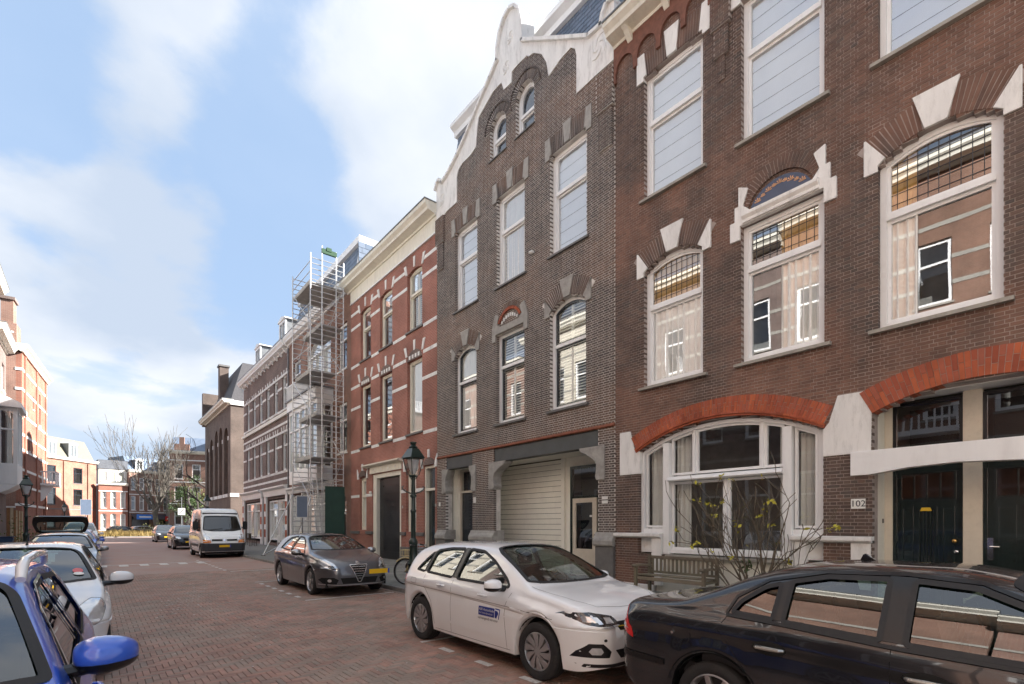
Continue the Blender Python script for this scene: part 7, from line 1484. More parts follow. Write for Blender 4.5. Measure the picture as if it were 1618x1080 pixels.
for sg in (-1, 1):
    obj('roof_rail', MB().tube([(0.65, sg * 0.60, 1.42), (0.70, sg * 0.60, 1.475), (0.9, sg * 0.61, 1.505), (1.6, sg * 0.61, 1.52), (2.0, sg * 0.60, 1.505), (2.14, sg * 0.60, 1.475), (2.2, sg * 0.60, 1.42)], [0.02, 0.024, 0.024, 0.024, 0.024, 0.026, 0.022], 10), M['paint_white'], Q1.root, smooth=True, local=True)
    Q1.strip('window_bright_trim', [(2.74, 0.985), (2.28, 1.285), (1.95, 1.378), (1.5, 1.395)], 'side', M['paint_white'], 0.016, 0.012, sg=sg)
Q1.sym('headlight', [(0.5, 0.68), (0.55, 0.78), (0.8, 0.84), (0.82, 0.74), (0.6, 0.64)], 'front', M['lamp_clear'], 0.006); Q1.panel('grille', [(-0.4, 0.68), (0.4, 0.68), (0.35, 0.58), (-0.35, 0.58)], 'front', M['gap'], 0.005); Q1.plate(True, 0.45)
SP = dict(L=3.43, W=1.63, R=0.285, arch=0.33, xr=0.50, xf=2.84, beltref=0.96, roofw=0.50, rimk=0.66, spokes=7, spoke_w=(0.05, 0.06), cap=True,
    top=[(0, 0.75), (0.02, 0.95), (0.08, 1.12), (0.2, 1.33), (0.4, 1.43), (0.9, 1.465), (1.4, 1.455), (1.75, 1.40), (2.05, 1.28), (2.4, 1.09), (2.6, 1.0), (2.85, 0.94), (3.1, 0.87), (3.3, 0.76), (3.4, 0.64), (3.43, 0.5)],
    belt=[(0, 0.7), (0.15, 1.0), (0.6, 1.02), (1.5, 0.97), (2.4, 0.92), (2.8, 0.87), (3.2, 0.72), (3.43, 0.42)], nose=(0.5, 0.58), tail=(0.25, 0.78),
    glass_side=[rnd([(0.45, 1.08), (0.48, 1.28), (0.65, 1.37), (1.05, 1.39), (1.08, 1.03)], 0.05), rnd([(1.16, 1.02), (1.14, 1.39), (1.5, 1.36), (1.8, 1.26), (2.18, 1.04), (2.22, 0.98)], 0.05)],
    glass_front=('top', rnd([(1.72, 0), (1.72, 0.44), (1.82, 0.51), (2.44, 0.665), (2.52, 0.4), (2.54, 0)], 0.05)), glass_rear=('back', rnd([(0, 1.05), (0.5, 1.05), (0.45, 1.35), (0, 1.36)], 0.04)))
Q2 = Car('small white hatchback with a round sticker in its windscreen and a roof aerial', (-0.66, 10.35, 0), SP, 'paint_white')
Q2.seams([[(1.12, 0.3), (1.12, 1.0)], [(2.30, 0.93), (2.26, 0.6), (2.28, 0.28)]]); Q2.mirror(2.20, 1.02, size=(0.07, 0.125, 0.08), stalk=0.05); Q2.handle(1.9 - 0.6, 0.88)
for sg in (-1, 1): Q2.panel('headlight', rnd([(0.44, 0.70), (0.50, 0.80), (0.66, 0.88), (0.74, 0.86), (0.76, 0.74), (0.66, 0.60), (0.52, 0.58)], 0.03), 'front', M['lamp_clear'], 0.010) if False else Q2.panel('headlight', [(a * sg, b) for a, b in rnd([(0.44, 0.70), (0.50, 0.80), (0.62, 0.885), (0.72, 0.87), (0.755, 0.78), (0.72, 0.66), (0.60, 0.59), (0.48, 0.60)], 0.03)], 'front', M['lamp_clear'], 0.010, step=0.03); Q2.strip('headlight_edge', [(a * sg, b) for a, b in rnd([(0.44, 0.70), (0.50, 0.80), (0.62, 0.885), (0.72, 0.87), (0.755, 0.78), (0.72, 0.66), (0.60, 0.59), (0.48, 0.60)], 0.03)], 'front', M['gap'], 0.008, 0.004, closed=True)
Q2.panel('windscreen_sticker', [(2.28 + 0.05 * math.cos(k), 0.50 + 0.05 * math.sin(k)) for k in np.arange(0, 6.2, 0.5)], 'top', M['lamp_red'], 0.002, skirt=False, step=0.03); Q2.panel('windscreen_sticker', [(2.34 + 0.03 * math.cos(k), 0.51 + 0.05 * math.sin(k)) for k in np.arange(0, 6.2, 0.5)], 'top', M['enamel_white'], 0.003, skirt=False, step=0.03)
obj('roof_aerial', MB().tube([(1.55, 0, 1.43), (1.53, 0, 1.46), (1.42, 0, 1.56)], [0.02, 0.010, 0.004], 6), M['rubber'], Q2.root, local=True)
Q2.panel('grille', [(-0.35, 0.48), (0.35, 0.48), (0.42, 0.33), (-0.42, 0.33)], 'front', M['gap'], 0.005); Q2.plate(True, 0.52)
HB = dict(L=4.3, W=1.78, R=0.32, arch=0.37, xr=0.8, xf=3.4, beltref=0.94, roofw=0.55, spokes=5,
    top=[(0, 0.8), (0.03, 1.0), (0.12, 1.12), (0.3, 1.32), (0.55, 1.42), (1.2, 1.46), (1.9, 1.45), (2.3, 1.39), (2.7, 1.24), (3.05, 1.05), (3.2, 0.98), (3.6, 0.93), (4.0, 0.82), (4.22, 0.7), (4.3, 0.5)],
    belt=[(0, 0.74), (0.2, 0.96), (1.5, 0.94), (2.8, 0.9), (3.4, 0.86), (3.9, 0.74), (4.3, 0.46)],
    glass_side=[rnd([(0.65, 1.03), (0.8, 1.22), (1.0, 1.33), (1.55, 1.37), (1.58, 0.99)], 0.05), rnd([(1.66, 0.985), (1.66, 1.37), (2.05, 1.345), (2.4, 1.24), (2.85, 0.96)], 0.05)],
    glass_front=('top', rnd([(2.28, 0), (2.28, 0.50), (2.38, 0.56), (3.02, 0.70), (3.1, 0.4), (3.12, 0)], 0.05)), glass_rear=('back', rnd([(0, 1.06), (0.56, 1.06), (0.48, 1.34), (0, 1.35)], 0.04)))
SUV = dict(HB, L=4.5, beltref=1.05, roofw=0.60, top=[(x * 4.5 / 4.3, z * 1.13) for x, z in HB['top']], belt=[(x * 4.5 / 4.3, z * 1.12) for x, z in HB['belt']], xr=0.85, xf=3.55, R=0.35, arch=0.41, W=1.86,
    glass_side=[[(x * 4.5 / 4.3, z * 1.125) for x, z in q] for q in HB['glass_side']], glass_front=('top', [(x * 4.5 / 4.3, y * 1.04) for x, y in HB['glass_front'][1]]), glass_rear=('back', [(x * 1.04, y * 1.13) for x, y in HB['glass_rear'][1]]))
def front_bits(c, k=1.0, plate=True):
    c.mirror(2.85 * c.L / 4.3, 1.0 * k, size=(0.07, 0.10, 0.07), two=False)
    c.sym('headlight', [(0.5, 0.66 * k), (0.55, 0.76 * k), (0.78, 0.80 * k), (0.82, 0.74 * k), (0.65, 0.64 * k)], 'front', M['lamp_clear'], 0.008, step=0.05); c.panel('grille', [(-0.4, 0.68 * k), (0.4, 0.68 * k), (0.36, 0.54 * k), (-0.36, 0.54 * k)], 'front', M['gap'], 0.006, step=0.08); c.panel('lower_grille', [(-0.5, 0.38 * k), (0.5, 0.38 * k), (0.45, 0.28 * k), (-0.45, 0.28 * k)], 'front', M['gap'], 0.006, step=0.08)
    if plate: c.plate(True, 0.46 * k)
Q3 = Car('silver grey hatchback behind the small white one on the left', (-0.75, 21.6, 0), HB, 'paint_silver', res=0.8); front_bits(Q3)
Q4 = Car('dark estate car on the left with its tailgate raised', (-0.85, 22.2, 0), HB, 'paint_dark', rz=R(90), res=0.8); Q4.mirror(2.85, 1.0, two=False)
tg = obj('tailgate', MB().prism([(-0.42, 2.05), (-0.50, 1.98), (-0.56, 1.42), (-0.50, 1.38), (-0.30, 1.36), (0.35, 1.42), (0.35, 1.47)], -0.66, -0.56).prism([(-0.42, 2.05), (-0.50, 1.98), (-0.56, 1.42), (-0.50, 1.38), (-0.30, 1.36), (0.35, 1.42), (0.35, 1.47)], 0.56, 0.66) if False else MB().ring([(0, 0), (1, 0), (1, 1), (0, 1)], [(0.1, 0.1), (0.9, 0.1), (0.9, 0.9), (0.1, 0.9)], 0, 0.1), M['paint_dark'], Q4.root, local=True); me_ = tg.data; bpy.data.objects.remove(tg)
# raised tailgate: hinged at the roof's rear edge, seen from behind
ft = Fr((0.30, 0, 1.40), (0, 1, 0), (-0.35, 0, 0)); th_ = R(62)
def TG(y, s_, t): return (0.25 - math.cos(th_) * s_ * 1.0 - math.sin(th_) * t, y, 1.44 + math.sin(th_) * s_ * 0.62 - math.cos(th_) * t)
def tgring(P_, H_, t0, t1):
    m_ = MB(); n = len(P_); vs = [TG(y, s_, t) for t in (t0, t1) for poly in (P_, H_) for y, s_ in poly]; fs = []
    for i in range(n):
        j = (i + 1) % n; fs += [(i, j, n + j, n + i), (2 * n + i, 3 * n + i, 3 * n + j, 2 * n + j), (i, 2 * n + i, 2 * n + j, j), (n + i, n + j, 3 * n + j, 3 * n + i)]
    return m_.add(vs, fs)
TO = rnd([(-0.60, 0.0), (0.60, 0.0), (0.70, 0.55), (0.66, 0.98), (-0.66, 0.98), (-0.70, 0.55)], 0.16, 5); TI = rnd([(-0.52, 0.10), (0.52, 0.10), (0.60, 0.45), (0.56, 0.66), (-0.56, 0.66), (-0.60, 0.45)], 0.10, 5)
tg = obj('tailgate', tgring(TO, TI, 0.0, 0.07), M['paint_dark'], Q4.root, local=True, smooth=True)
obj('pane', MB().add([TG(y, s_, 0.03) for y, s_ in TI], [tuple(range(len(TI)))]), M['car_glass'], tg, local=True); obj('wiper', MB().bar(TG(0, 0.62, 0.085), TG(0.05, 0.30, 0.085), 0.010, 5), M['rubber'], tg, local=True); obj('brake_light', MB().bar(TG(-0.16, 0.045, 0.08), TG(0.16, 0.045, 0.08), 0.02, 6), M['lamp_red'], tg, local=True)
for sy in (-0.5, 0.5): obj('gas_strut', MB().bar((0.35, sy, 1.15), TG(sy, 0.4, 0.06), 0.012, 6), M['iron_black'], tg, local=True)
obj('boot_opening', MB().box(0.02, 0.05, -0.55, 0.55, 0.7, 1.3), M['gap'], Q4.root, local=True)
for sg in (-1, 1): Q4.panel('tail_light', [(0.0, 0.80), (0.02, 0.95), (0.20, 0.93), (0.26, 0.86), (0.10, 0.80)], 'side', M['lamp_red'], 0.006, sg=sg)
Q5 = Car('deep blue hatchback on the left beyond the raised tailgate', (-0.72, 31.7, 0), HB, 'paint_blue', res=0.6); front_bits(Q5)
Q6 = Car('dark blue hatchback, second of the two blue ones in the left row', (-0.70, 36.6, 0), HB, 'paint_deepblue', res=0.5); front_bits(Q6)
MPV = dict(SUV, top=[(x, z * 1.12) for x, z in SUV['top']], glass_side=[[(x, z * 1.10) for x, z in q] for q in SUV['glass_side']], belt=[(x, z * 1.05) for x, z in SUV['belt']])
Q7 = Car('tall white people carrier, furthest of the left row', (-0.70, 42.6, 0), MPV, 'paint_white', res=0.5); front_bits(Q7, 1.15)
R1 = Car('black crossover directly behind the white van', (4.95, 44.6, 0), SUV, 'paint_black', res=0.6); front_bits(R1, 1.12)
R2 = Car('dark grey crossover at the far end of the right-hand row', (5.25, 61.5, 0), SUV, 'paint_dark', res=0.5); front_bits(R2, 1.12)
for i, (x, y, pm, lb, a) in enumerate([(4.5, 103, 'paint_silver', 'silver car across the junction left of the bare tree', 20), (8.6, 104.5, 'paint_white', 'white car across the junction below the red sign', 25), (1.5, 101.5, 'paint_dark', 'dark car across the junction below the blue sign', 15)]):
    c = Car(lb, (x, y, 0), HB, pm, rz=R(a), res=0.35, group='cars on the cross street')
# ================================================================== scaffold tower
mat('alu', (0.62, 0.63, 0.64), 0.4, metal=0.45, var=0.12, dirt=0.2); mat('plywood', (0.42, 0.41, 0.39), 0.8, var=0.25, dirt=0.3); mat('net_green', (0.03, 0.075, 0.058), 0.7, var=0.15); mat('clip_green', (0.02, 0.075, 0.03), 0.5)
SF = thing('scaffold_tower', 'tall aluminium scaffold tower with dark platforms in front of the bay house', 'scaffold', (9.1, 27.4, 0.1))
YA, YB, XO, XI = 25.96, 28.9, 8.32, 10.0
for (x, y, zt) in ((XO, YA, 15.3), (8.88, YA - 0.05, 15.8), (9.6, YA - 0.05, 15.7), (XI, YA, 15.3), (XO, YB, 15.2), (XI, YB, 15.2), (9.15, YB, 14.0)):
    obj('upright', MB().tube([(x, y, 0.12), (x, y, zt)], 0.03, 7), M['alu'], SF, smooth=True)
z = 0.5; k = 0
while z < 15.2:
    for (xa, xb, y) in ((XO, 8.88, YA), (8.88, 9.6, YA - 0.05), (9.6, XI, YA), (XO, XI, YB)):
        obj('rung', MB().bar((xa, y, z), (xb, y, z), 0.024, 5), M['alu'], SF, smooth=True)
    z += 0.27; k += 1
for (z, a, b) in ((13.9, XO, XI), (11.85, XO + 0.5, XI), (9.5, XO + 0.1, XI - 0.3), (7.3, XO + 0.3, XI), (5.1, XO + 0.1, XI - 0.2)):
    p_ = obj('platform', MB().box(a + 0.03, b - 0.03, YA + 0.03, YB - 0.03, z - 0.06, z), M['plywood'], SF)
    obj('platform_edge', MB().box(a + 0.02, a + 0.05, YA + 0.03, YB - 0.03, z, z + 0.14), M['plywood'], p_)
for x in (XO, XI):
    for z in (1.9, 4.0, 6.2, 8.4, 10.6, 12.8, 14.4, 14.9): obj('side_rail', MB().bar((x, YA, z), (x, YB, z), 0.019, 6), M['alu'], SF, smooth=True)
for i, (z0_, z1_) in enumerate(((0.5, 2.9), (2.9, 5.1), (5.1, 7.3), (7.3, 9.5), (9.5, 11.8), (11.8, 14.2))):
    a, b = (YA, YB) if i % 2 else (YB, YA); obj('diagonal_brace', MB().bar((XO, a, z0_), (XO, b, z1_), 0.02, 6), M['alu'], SF, smooth=True); obj('diagonal_brace', MB().bar((XI, b, z0_), (XI, a, z1_), 0.02, 6), M['alu'], SF, smooth=True)
obj('outrigger', MB().bar((XO, YB, 3.3), (6.6, 27.9, 0.13), 0.028, 7), M['alu'], SF, smooth=True); obj('outrigger', MB().bar((XO, YB - 0.4, 0.95), (6.6, 27.9, 0.15), 0.024, 7), M['alu'], SF, smooth=True)
obj('outrigger', MB().bar((XO, YA, 3.0), (7.2, YA - 0.9, 0.13), 0.026, 7), M['alu'], SF, smooth=True); obj('ladder', MB().bar((8.6, YA - 0.4, 0.12), (8.75, YA + 1.2, 4.4), 0.03, 6), M['alu'], SF); obj('ladder', MB().bar((8.85, YA - 0.4, 0.12), (9.0, YA + 1.2, 4.4), 0.03, 6), M['alu'], SF)
for (x, y) in ((XO, YA), (XI, YA), (XO, YB), (XI, YB), (6.6, 27.9)): obj('foot_plate', MB().box(x - 0.09, x + 0.09, y - 0.09, y + 0.09, 0.102, 0.125), M['rubber'], SF)
obj('top_clamp', MB().box(8.86, 9.62, YA - 0.10, YA + 0.02, 15.45, 15.68).box(9.1, 9.35, YA - 0.12, YA + 0.05, 15.6, 15.78), M['clip_green'], SF)
gb_ = thing('green_board', 'tall dark green board standing against the foot of the scaffold', 'board', (9.5, YA - 0.12, 0.1)); obj('sheet', MB().box(9.02, 9.98, YA - 0.16, YA - 0.12, 0.13, 3.6), M['net_green'], gb_); obj('edge_frame', MB(Fr((0, 0, 0), (1, 0, 0), (0, -1, 0))).ring([(9.0, 0.11), (10.0, 0.11), (10.0, 3.64), (9.0, 3.64)], [(9.05, 0.16), (9.95, 0.16), (9.95, 3.58), (9.05, 3.58)], -YA + 0.115, -YA + 0.175), M['net_green'], gb_)

# ================================================================== lanterns
mat('lamp_green', (0.012, 0.028, 0.022), 0.35, var=0.2, coat=0.3); mat_glass('lantern_glass', tint=(0.92, 0.93, 0.92), ior=1.5, rough=0.15); mat('lantern_milk', (0.72, 0.72, 0.74), 0.3, var=0.1)
def lantern(x, y, label, z0=0.1, full=True):
    t = thing('street_lantern', label, 'street lamp', (x, y, z0), 'old style green lanterns')
    m = M['lamp_green']; n = 12
    obj('base', MB().lathe([(0.17, 0.0), (0.17, 0.12), (0.14, 0.18), (0.13, 0.5), (0.15, 0.56), (0.11, 0.66), (0.10, 1.05), (0.12, 1.10), (0.12, 1.15), (0.07, 1.24)], (x, y, z0), n), m, t, smooth=True)
    obj('column', MB().lathe([(0.065, 1.2), (0.058, 1.9), (0.075, 1.93), (0.075, 1.97), (0.055, 2.0), (0.05, 2.30), (0.085, 2.33), (0.085, 2.37), (0.05, 2.40), (0.055, 2.50), (0.045, 2.75), (0.06, 2.80), (0.045, 2.84)], (x, y, z0), n), m, t, smooth=True)
    for a in (0, 1):
        s = 1 if a else -1
        obj('ladder_arm', MB().tube([(x, y, z0 + 2.44), (x + s * 0.07, y - s * 0.03, z0 + 2.42), (x + s * 0.16, y - s * 0.08, z0 + 2.46), (x + s * 0.24, y - s * 0.12, z0 + 2.52), (x + s * 0.26, y - s * 0.13, z0 + 2.58), (x + s * 0.22, y - s * 0.11, z0 + 2.61)], [0.022, 0.02, 0.018, 0.02, 0.022, 0.012], 6), m, t, smooth=True)
    L = obj('lantern', MB().lathe([(0.10, 2.84), (0.13, 2.86), (0.13, 2.89), (0.10, 2.9)], (x, y, z0), 4), m, t)
    b, w_, h0, h1 = 0.12, 0.215, 2.90, 3.34
    def c4(r, z): return [(x + r * c, y + r * s, z0 + z) for c, s in ((0.78, 1.0), (-1.0, 0.78), (-0.78, -1.0), (1.0, -0.78))]
    A, B_ = c4(b, h0), c4(w_, h1)
    for i in range(4):
        obj('lantern_bar', MB().bar(A[i], B_[i], 0.013, 5), m, L); j = (i + 1) % 4; obj('lantern_bar', MB().bar(B_[i], B_[j], 0.014, 5), m, L)
        obj('lantern_pane', MB().add([A[i], A[j], B_[j], B_[i]], [(0, 1, 2, 3)]), M['lantern_glass'], L)
    for s in (-1, 1): obj('lantern_scroll', MB().tube([(x, y, z0 + 2.80), (x + s * 0.09, y, z0 + 2.82), (x + s * 0.12, y, z0 + 2.92)], 0.011, 5), m, L)
    obj('reflector', MB().lathe([(0.05, 2.93), (0.10, 3.05), (0.155, 3.30), (0.0, 3.31)], (x, y, z0), 12), M['lantern_milk'], L, smooth=True)
    R1_, R2_ = c4(0.25, h1 + 0.01), c4(0.115, h1 + 0.26); R3_ = c4(0.10, h1 + 0.27)
    obj('lantern_roof', MB().add(R1_ + R2_, [(0, 1, 2, 3), (4, 5, 6, 7)] + [(i, (i + 1) % 4, 4 + (i + 1) % 4, 4 + i) for i in range(4)]), m, L)
    obj('lantern_crown', MB().lathe([(0.11, 3.61), (0.125, 3.64), (0.09, 3.66), (0.06, 3.70), (0.09, 3.74), (0.09, 3.77), (0.0, 3.79)], (x, y, z0), 8), m, L, smooth=True)
    return t
lantern(6.5, 12.0, 'dark green street lantern between the bicycles, before the red brick house')
lantern(-2.35, 31.0, 'dark green street lantern on the left pavement before the orange corner building')
lantern(6.4, 43.2, 'small street lantern showing just above the roof of the white van')
lantern(-2.4, 68.7, 'small distant street lantern on the left near the mansard building')

# ================================================================== bicycles
mat('bike_cream', (0.62, 0.50, 0.24), 0.35, var=0.1, coat=0.4, dirt=0.2); mat('bike_black', (0.015, 0.015, 0.017), 0.35, var=0.1, coat=0.4); mat('steel_grey', (0.4, 0.41, 0.42), 0.3, metal=0.9, var=0.1)
def bicycle(loc, rz, label, fm, tyre_m, crate=False, lean=0.0):
    t = thing('bicycle', label, 'bicycle', loc, 'parked bicycles', rz); t.rotation_euler = (lean, 0, rz)
    r = 0.335; xr, xf = -0.53, 0.55
    for xc, tilt in ((xr, 0), (xf, 0)):
        w_ = obj('wheel', MB().tube([(xc + r * math.cos(a), 0, r + 0.01 + r * math.sin(a)) for a in np.linspace(0, 2 * math.pi, 29)], 0.021, 8, cap=False), M[tyre_m], t, smooth=True, local=True)
        obj('rim', MB().tube([(xc + (r - 0.03) * math.cos(a), 0, r + 0.01 + (r - 0.03) * math.sin(a)) for a in np.linspace(0, 2 * math.pi, 29)], 0.011, 6, cap=False), M['steel_grey'], w_, smooth=True, local=True)
        sp_ = MB()
        for k in range(18):
            a = 2 * math.pi * k / 18; sp_.bar((xc + 0.02 * math.cos(a + 1.2), (-1) ** k * 0.02, r + 0.01 + 0.02 * math.sin(a + 1.2)), (xc + (r - 0.03) * math.cos(a), 0, r + 0.01 + (r - 0.03) * math.sin(a)), 0.0016, 3)
        obj('spokes', sp_, M['steel_grey'], w_, local=True, kind='stuff'); obj('hub', MB().bar((xc, -0.05, r + 0.01), (xc, 0.05, r + 0.01), 0.022, 8), M['steel_grey'], w_, local=True)
        obj('mudguard', MB().tube([(xc + (r + 0.035) * math.cos(a), 0, r + 0.01 + (r + 0.035) * math.sin(a)) for a in np.linspace(0.55 if xc < 0 else 0.75, 3.0 if xc < 0 else 2.9, 14)], 0.022, 6), M[fm], t, smooth=True, local=True)
    F = MB(); bb = (-0.08, 0, 0.30); head0, head1 = (0.40, 0, 0.62), (0.36, 0, 0.88); seat = (-0.24, 0, 0.80)
    F.tube([head0, (0.15, 0, 0.45), bb], 0.019, 8); F.tube([head1, (0.10, 0, 0.62), (-0.14, 0, 0.48)], 0.016, 8); F.bar(bb, seat, 0.018, 8); F.bar(head0, head1, 0.022, 8)
    for s in (-1, 1): F.tube([bb, (xr, s * 0.05, r + 0.01)], 0.010, 6); F.tube([(-0.20, 0, 0.72), (xr, s * 0.055, r + 0.01)], 0.009, 6); F.tube([head0, (0.44, s * 0.045, 0.55), (xf, s * 0.05, r + 0.01)], 0.011, 6)
    obj('frame', F, M[fm], t, smooth=True, local=True)
    obj('handlebar', MB().tube([(0.18, -0.29, 1.04), (0.30, -0.26, 1.07), (0.36, -0.12, 1.05), (0.35, 0, 1.02), (0.36, 0.12, 1.05), (0.30, 0.26, 1.07), (0.18, 0.29, 1.04)], 0.012, 8).bar(head1, (0.35, 0, 1.03), 0.014, 8), M['steel_grey'], t, smooth=True, local=True)
    for s in (-1, 1): obj('grip', MB().bar((0.16, s * 0.295, 1.038), (0.27, s * 0.27, 1.065), 0.018, 8), M['rubber'], t, smooth=True, local=True)
    obj('saddle', MB().ball((-0.28, 0, 0.93), (0.14, 0.085, 0.04), 10, 7).bar((-0.24, 0, 0.78), (-0.27, 0, 0.92), 0.013, 6), M['rubber'], t, smooth=True, local=True)
    obj('chain_case', MB().prism([(-0.56, r - 0.05), (-0.56, r + 0.07), (-0.05, 0.40), (0.02, 0.30), (-0.05, 0.21)], -0.055, -0.03), M['bike_black'], t, local=True, bevel=0.01)
    obj('crank', MB().bar((-0.08, -0.08, 0.30), (-0.02, -0.09, 0.14), 0.010, 6).box(-0.06, 0.03, -0.17, -0.08, 0.12, 0.145).bar((-0.08, 0.08, 0.30), (-0.14, 0.09, 0.46), 0.010, 6).box(-0.18, -0.09, 0.08, 0.17, 0.45, 0.475), M['steel_grey'], t, local=True)
    q = MB(); q.box(-0.70, -0.34, -0.07, 0.07, 0.745, 0.76)
    for s in (-1, 1): q.bar((-0.66, s * 0.06, 0.75), (xr, s * 0.06, r + 0.02), 0.006, 5)
    obj('luggage_rack', q, M['steel_grey'], t, local=True)
    q = MB()
    for k in range(5): q.tube([(0.42 + 0.05 * k, -0.15, 0.92), (0.42 + 0.05 * k, -0.15, 0.76), (0.42 + 0.05 * k, 0.15, 0.76), (0.42 + 0.05 * k, 0.15, 0.92)], 0.006, 5)
    q.tube([(0.40, -0.16, 0.92), (0.64, -0.16, 0.92), (0.64, 0.16, 0.92), (0.40, 0.16, 0.92), (0.40, -0.16, 0.92)], 0.009, 5); q.tube([(0.64, -0.15, 0.92), (0.64, -0.15, 0.76), (0.42, -0.15, 0.76)], 0.006, 5)
    obj('front_carrier', q, M[fm] if not crate else M['steel_grey'], t, local=True)
    if crate:
        q = MB()
        for z in (0.78, 0.86, 0.94, 1.02): q.tube([(-0.74, -0.17, z), (-0.34, -0.17, z), (-0.34, 0.17, z), (-0.74, 0.17, z), (-0.74, -0.17, z)], 0.009, 5)
        for x, y in ((-0.74, -0.17), (-0.34, -0.17), (-0.34, 0.17), (-0.74, 0.17), (-0.54, -0.17), (-0.54, 0.17)): q.bar((x, y, 0.77), (x, y, 1.02), 0.008, 5)
        obj('wire_basket', q, M['steel_grey'], t, local=True)
    obj('kickstand', MB().bar((-0.40, 0.06, 0.30), (-0.46, 0.17, 0.02), 0.009, 5), M['steel_grey'], t, local=True)
    return t
bicycle((6.72, 11.75, 0.10), R(128), 'cream yellow bicycle with a front carrier leaning by the green lantern', 'bike_cream', 'bike_black')
bicycle((7.35, 12.15, 0.10), R(-38), 'black bicycle with a wire basket behind the green lantern', 'bike_black', 'tyre', crate=True)
bicycle((8.6, 24.3, 0.10), R(85), 'dark bicycle standing behind the grey hatchback near the scaffold', 'bike_black', 'tyre')

# ================================================================== bench and shrub by the wide window
mat_pieces('bench_wood', [(0.16, 0.135, 0.10), (0.22, 0.185, 0.135), (0.13, 0.12, 0.085), (0.19, 0.165, 0.11)], stain=0.3, rough=0.85, bump=0.4, bscale=60)
BE = thing('garden_bench', 'weathered slatted wooden garden bench under the wide arched window', 'bench', (9.8, 6.3, 0.1))
FBn = Fr((10.12, 0, 0.10), (0, 1, 0), (-1, 0, 0)); a, b = 5.45, 7.20
for u in (a, b - 0.07):
    obj('leg', MB(FBn).prism([(u, 0), (u + 0.07, 0), (u + 0.07, 0.88), (u, 0.88)], -0.03, 0.04), M['bench_wood'], BE, bevel=0.006); obj('leg', MB(FBn).box(u, u + 0.07, 0.50, 0.57, 0, 0.64), M['bench_wood'], BE, bevel=0.006)
    obj('armrest', MB(FBn).side([(0.0, 0.62), (0.30, 0.64), (0.62, 0.63), (0.66, 0.66), (0.62, 0.69), (0.30, 0.685), (0.0, 0.665)], u - 0.01, u + 0.08), M['bench_wood'], BE, bevel=0.008); obj('side_rail', MB(FBn).box(u + 0.01, u + 0.06, 0.04, 0.50, 0.36, 0.42), M['bench_wood'], BE)
obj('top_rail', MB(FBn).box(a + 0.07, b - 0.07, -0.01, 0.03, 0.80, 0.87), M['bench_wood'], BE, bevel=0.006); obj('lower_rail', MB(FBn).box(a + 0.07, b - 0.07, -0.01, 0.03, 0.47, 0.52), M['bench_wood'], BE, bevel=0.005)
for k in range(15): u = a + 0.12 + k * (b - a - 0.28) / 14; obj('slat', MB(FBn).box(u, u + 0.05, 0.0, 0.02, 0.52, 0.80), M['bench_wood'], BE, bevel=0.003)
for k in range(6): obj('seat_slat', MB(FBn).box(a + 0.01, b - 0.01, 0.05 + k * 0.085, 0.115 + k * 0.085, 0.425 + 0.004 * k, 0.45 + 0.004 * k), M['bench_wood'], BE, bevel=0.004)
obj('apron', MB(FBn).box(a + 0.07, b - 0.07, 0.51, 0.545, 0.34, 0.42), M['bench_wood'], BE, bevel=0.004)

mat('bark', (0.13, 0.105, 0.075), 0.9, var=0.3, vscale=14, bump=0.5, bscale=60); mat('bark_grey', (0.12, 0.105, 0.088), 0.9, var=0.25, vscale=3); mat('bark_dark', (0.06, 0.05, 0.045), 0.9, var=0.25)
mat('leaf_yellow', (0.50, 0.46, 0.05), 0.6, var=0.35, vscale=20); mat('leaf_green', (0.045, 0.085, 0.02), 0.6, var=0.4, vscale=2); mat('leaf_dry', (0.34, 0.24, 0.08), 0.8, var=0.4, vscale=1.5); mat('leaf_olive', (0.16, 0.17, 0.05), 0.7, var=0.4, vscale=3)
class Tree:
    def __init__(s, seed): s.r = random.Random(seed); s.tr = MB(); s.br = MB(); s.tips = []
    def grow(s, p, d, L, r, lev, maxlev, spread=0.5, up=0.15, kids=3, taper=0.62, rmin=0.012, wob=0.12):
        pts = [p]; rs = [r]; q = Vector(p); dd = Vector(d).normalized(); n = 4
        for i in range(n):
            dd = (dd + Vector((s.r.gauss(0, wob), s.r.gauss(0, wob), s.r.gauss(0, wob) + up * 0.3))).normalized(); q = q + dd * (L / n); pts.append(tuple(q)); rs.append(max(rmin, r * (1 - 0.45 * (i + 1) / n)))
        (s.tr if lev == 0 else s.br).tube(pts, rs, 9 if lev == 0 else (6 if lev < 3 else 4), raw=True)
        if lev >= maxlev: s.tips.append(tuple(q)); return
        k = kids if lev else kids + 2
        for j in range(k):
            t = s.r.uniform(0.35, 1.0) if j else 1.0; i = min(n, max(1, int(t * n))); b = Vector(pts[i]); ax = dd.orthogonal().normalized(); ax.rotate(Matrix.Rotation(s.r.uniform(0, 6.283), 3, dd)); nd = (dd * math.cos(spread) + ax * math.sin(spread) * s.r.uniform(0.7, 1.3) + Vector((0, 0, up))).normalized()
            s.grow(tuple(b), nd, L * s.r.uniform(taper, taper + 0.22), max(rmin, rs[i] * s.r.uniform(0.55, 0.72)), lev + 1, maxlev, spread, up, kids, taper, rmin, wob)
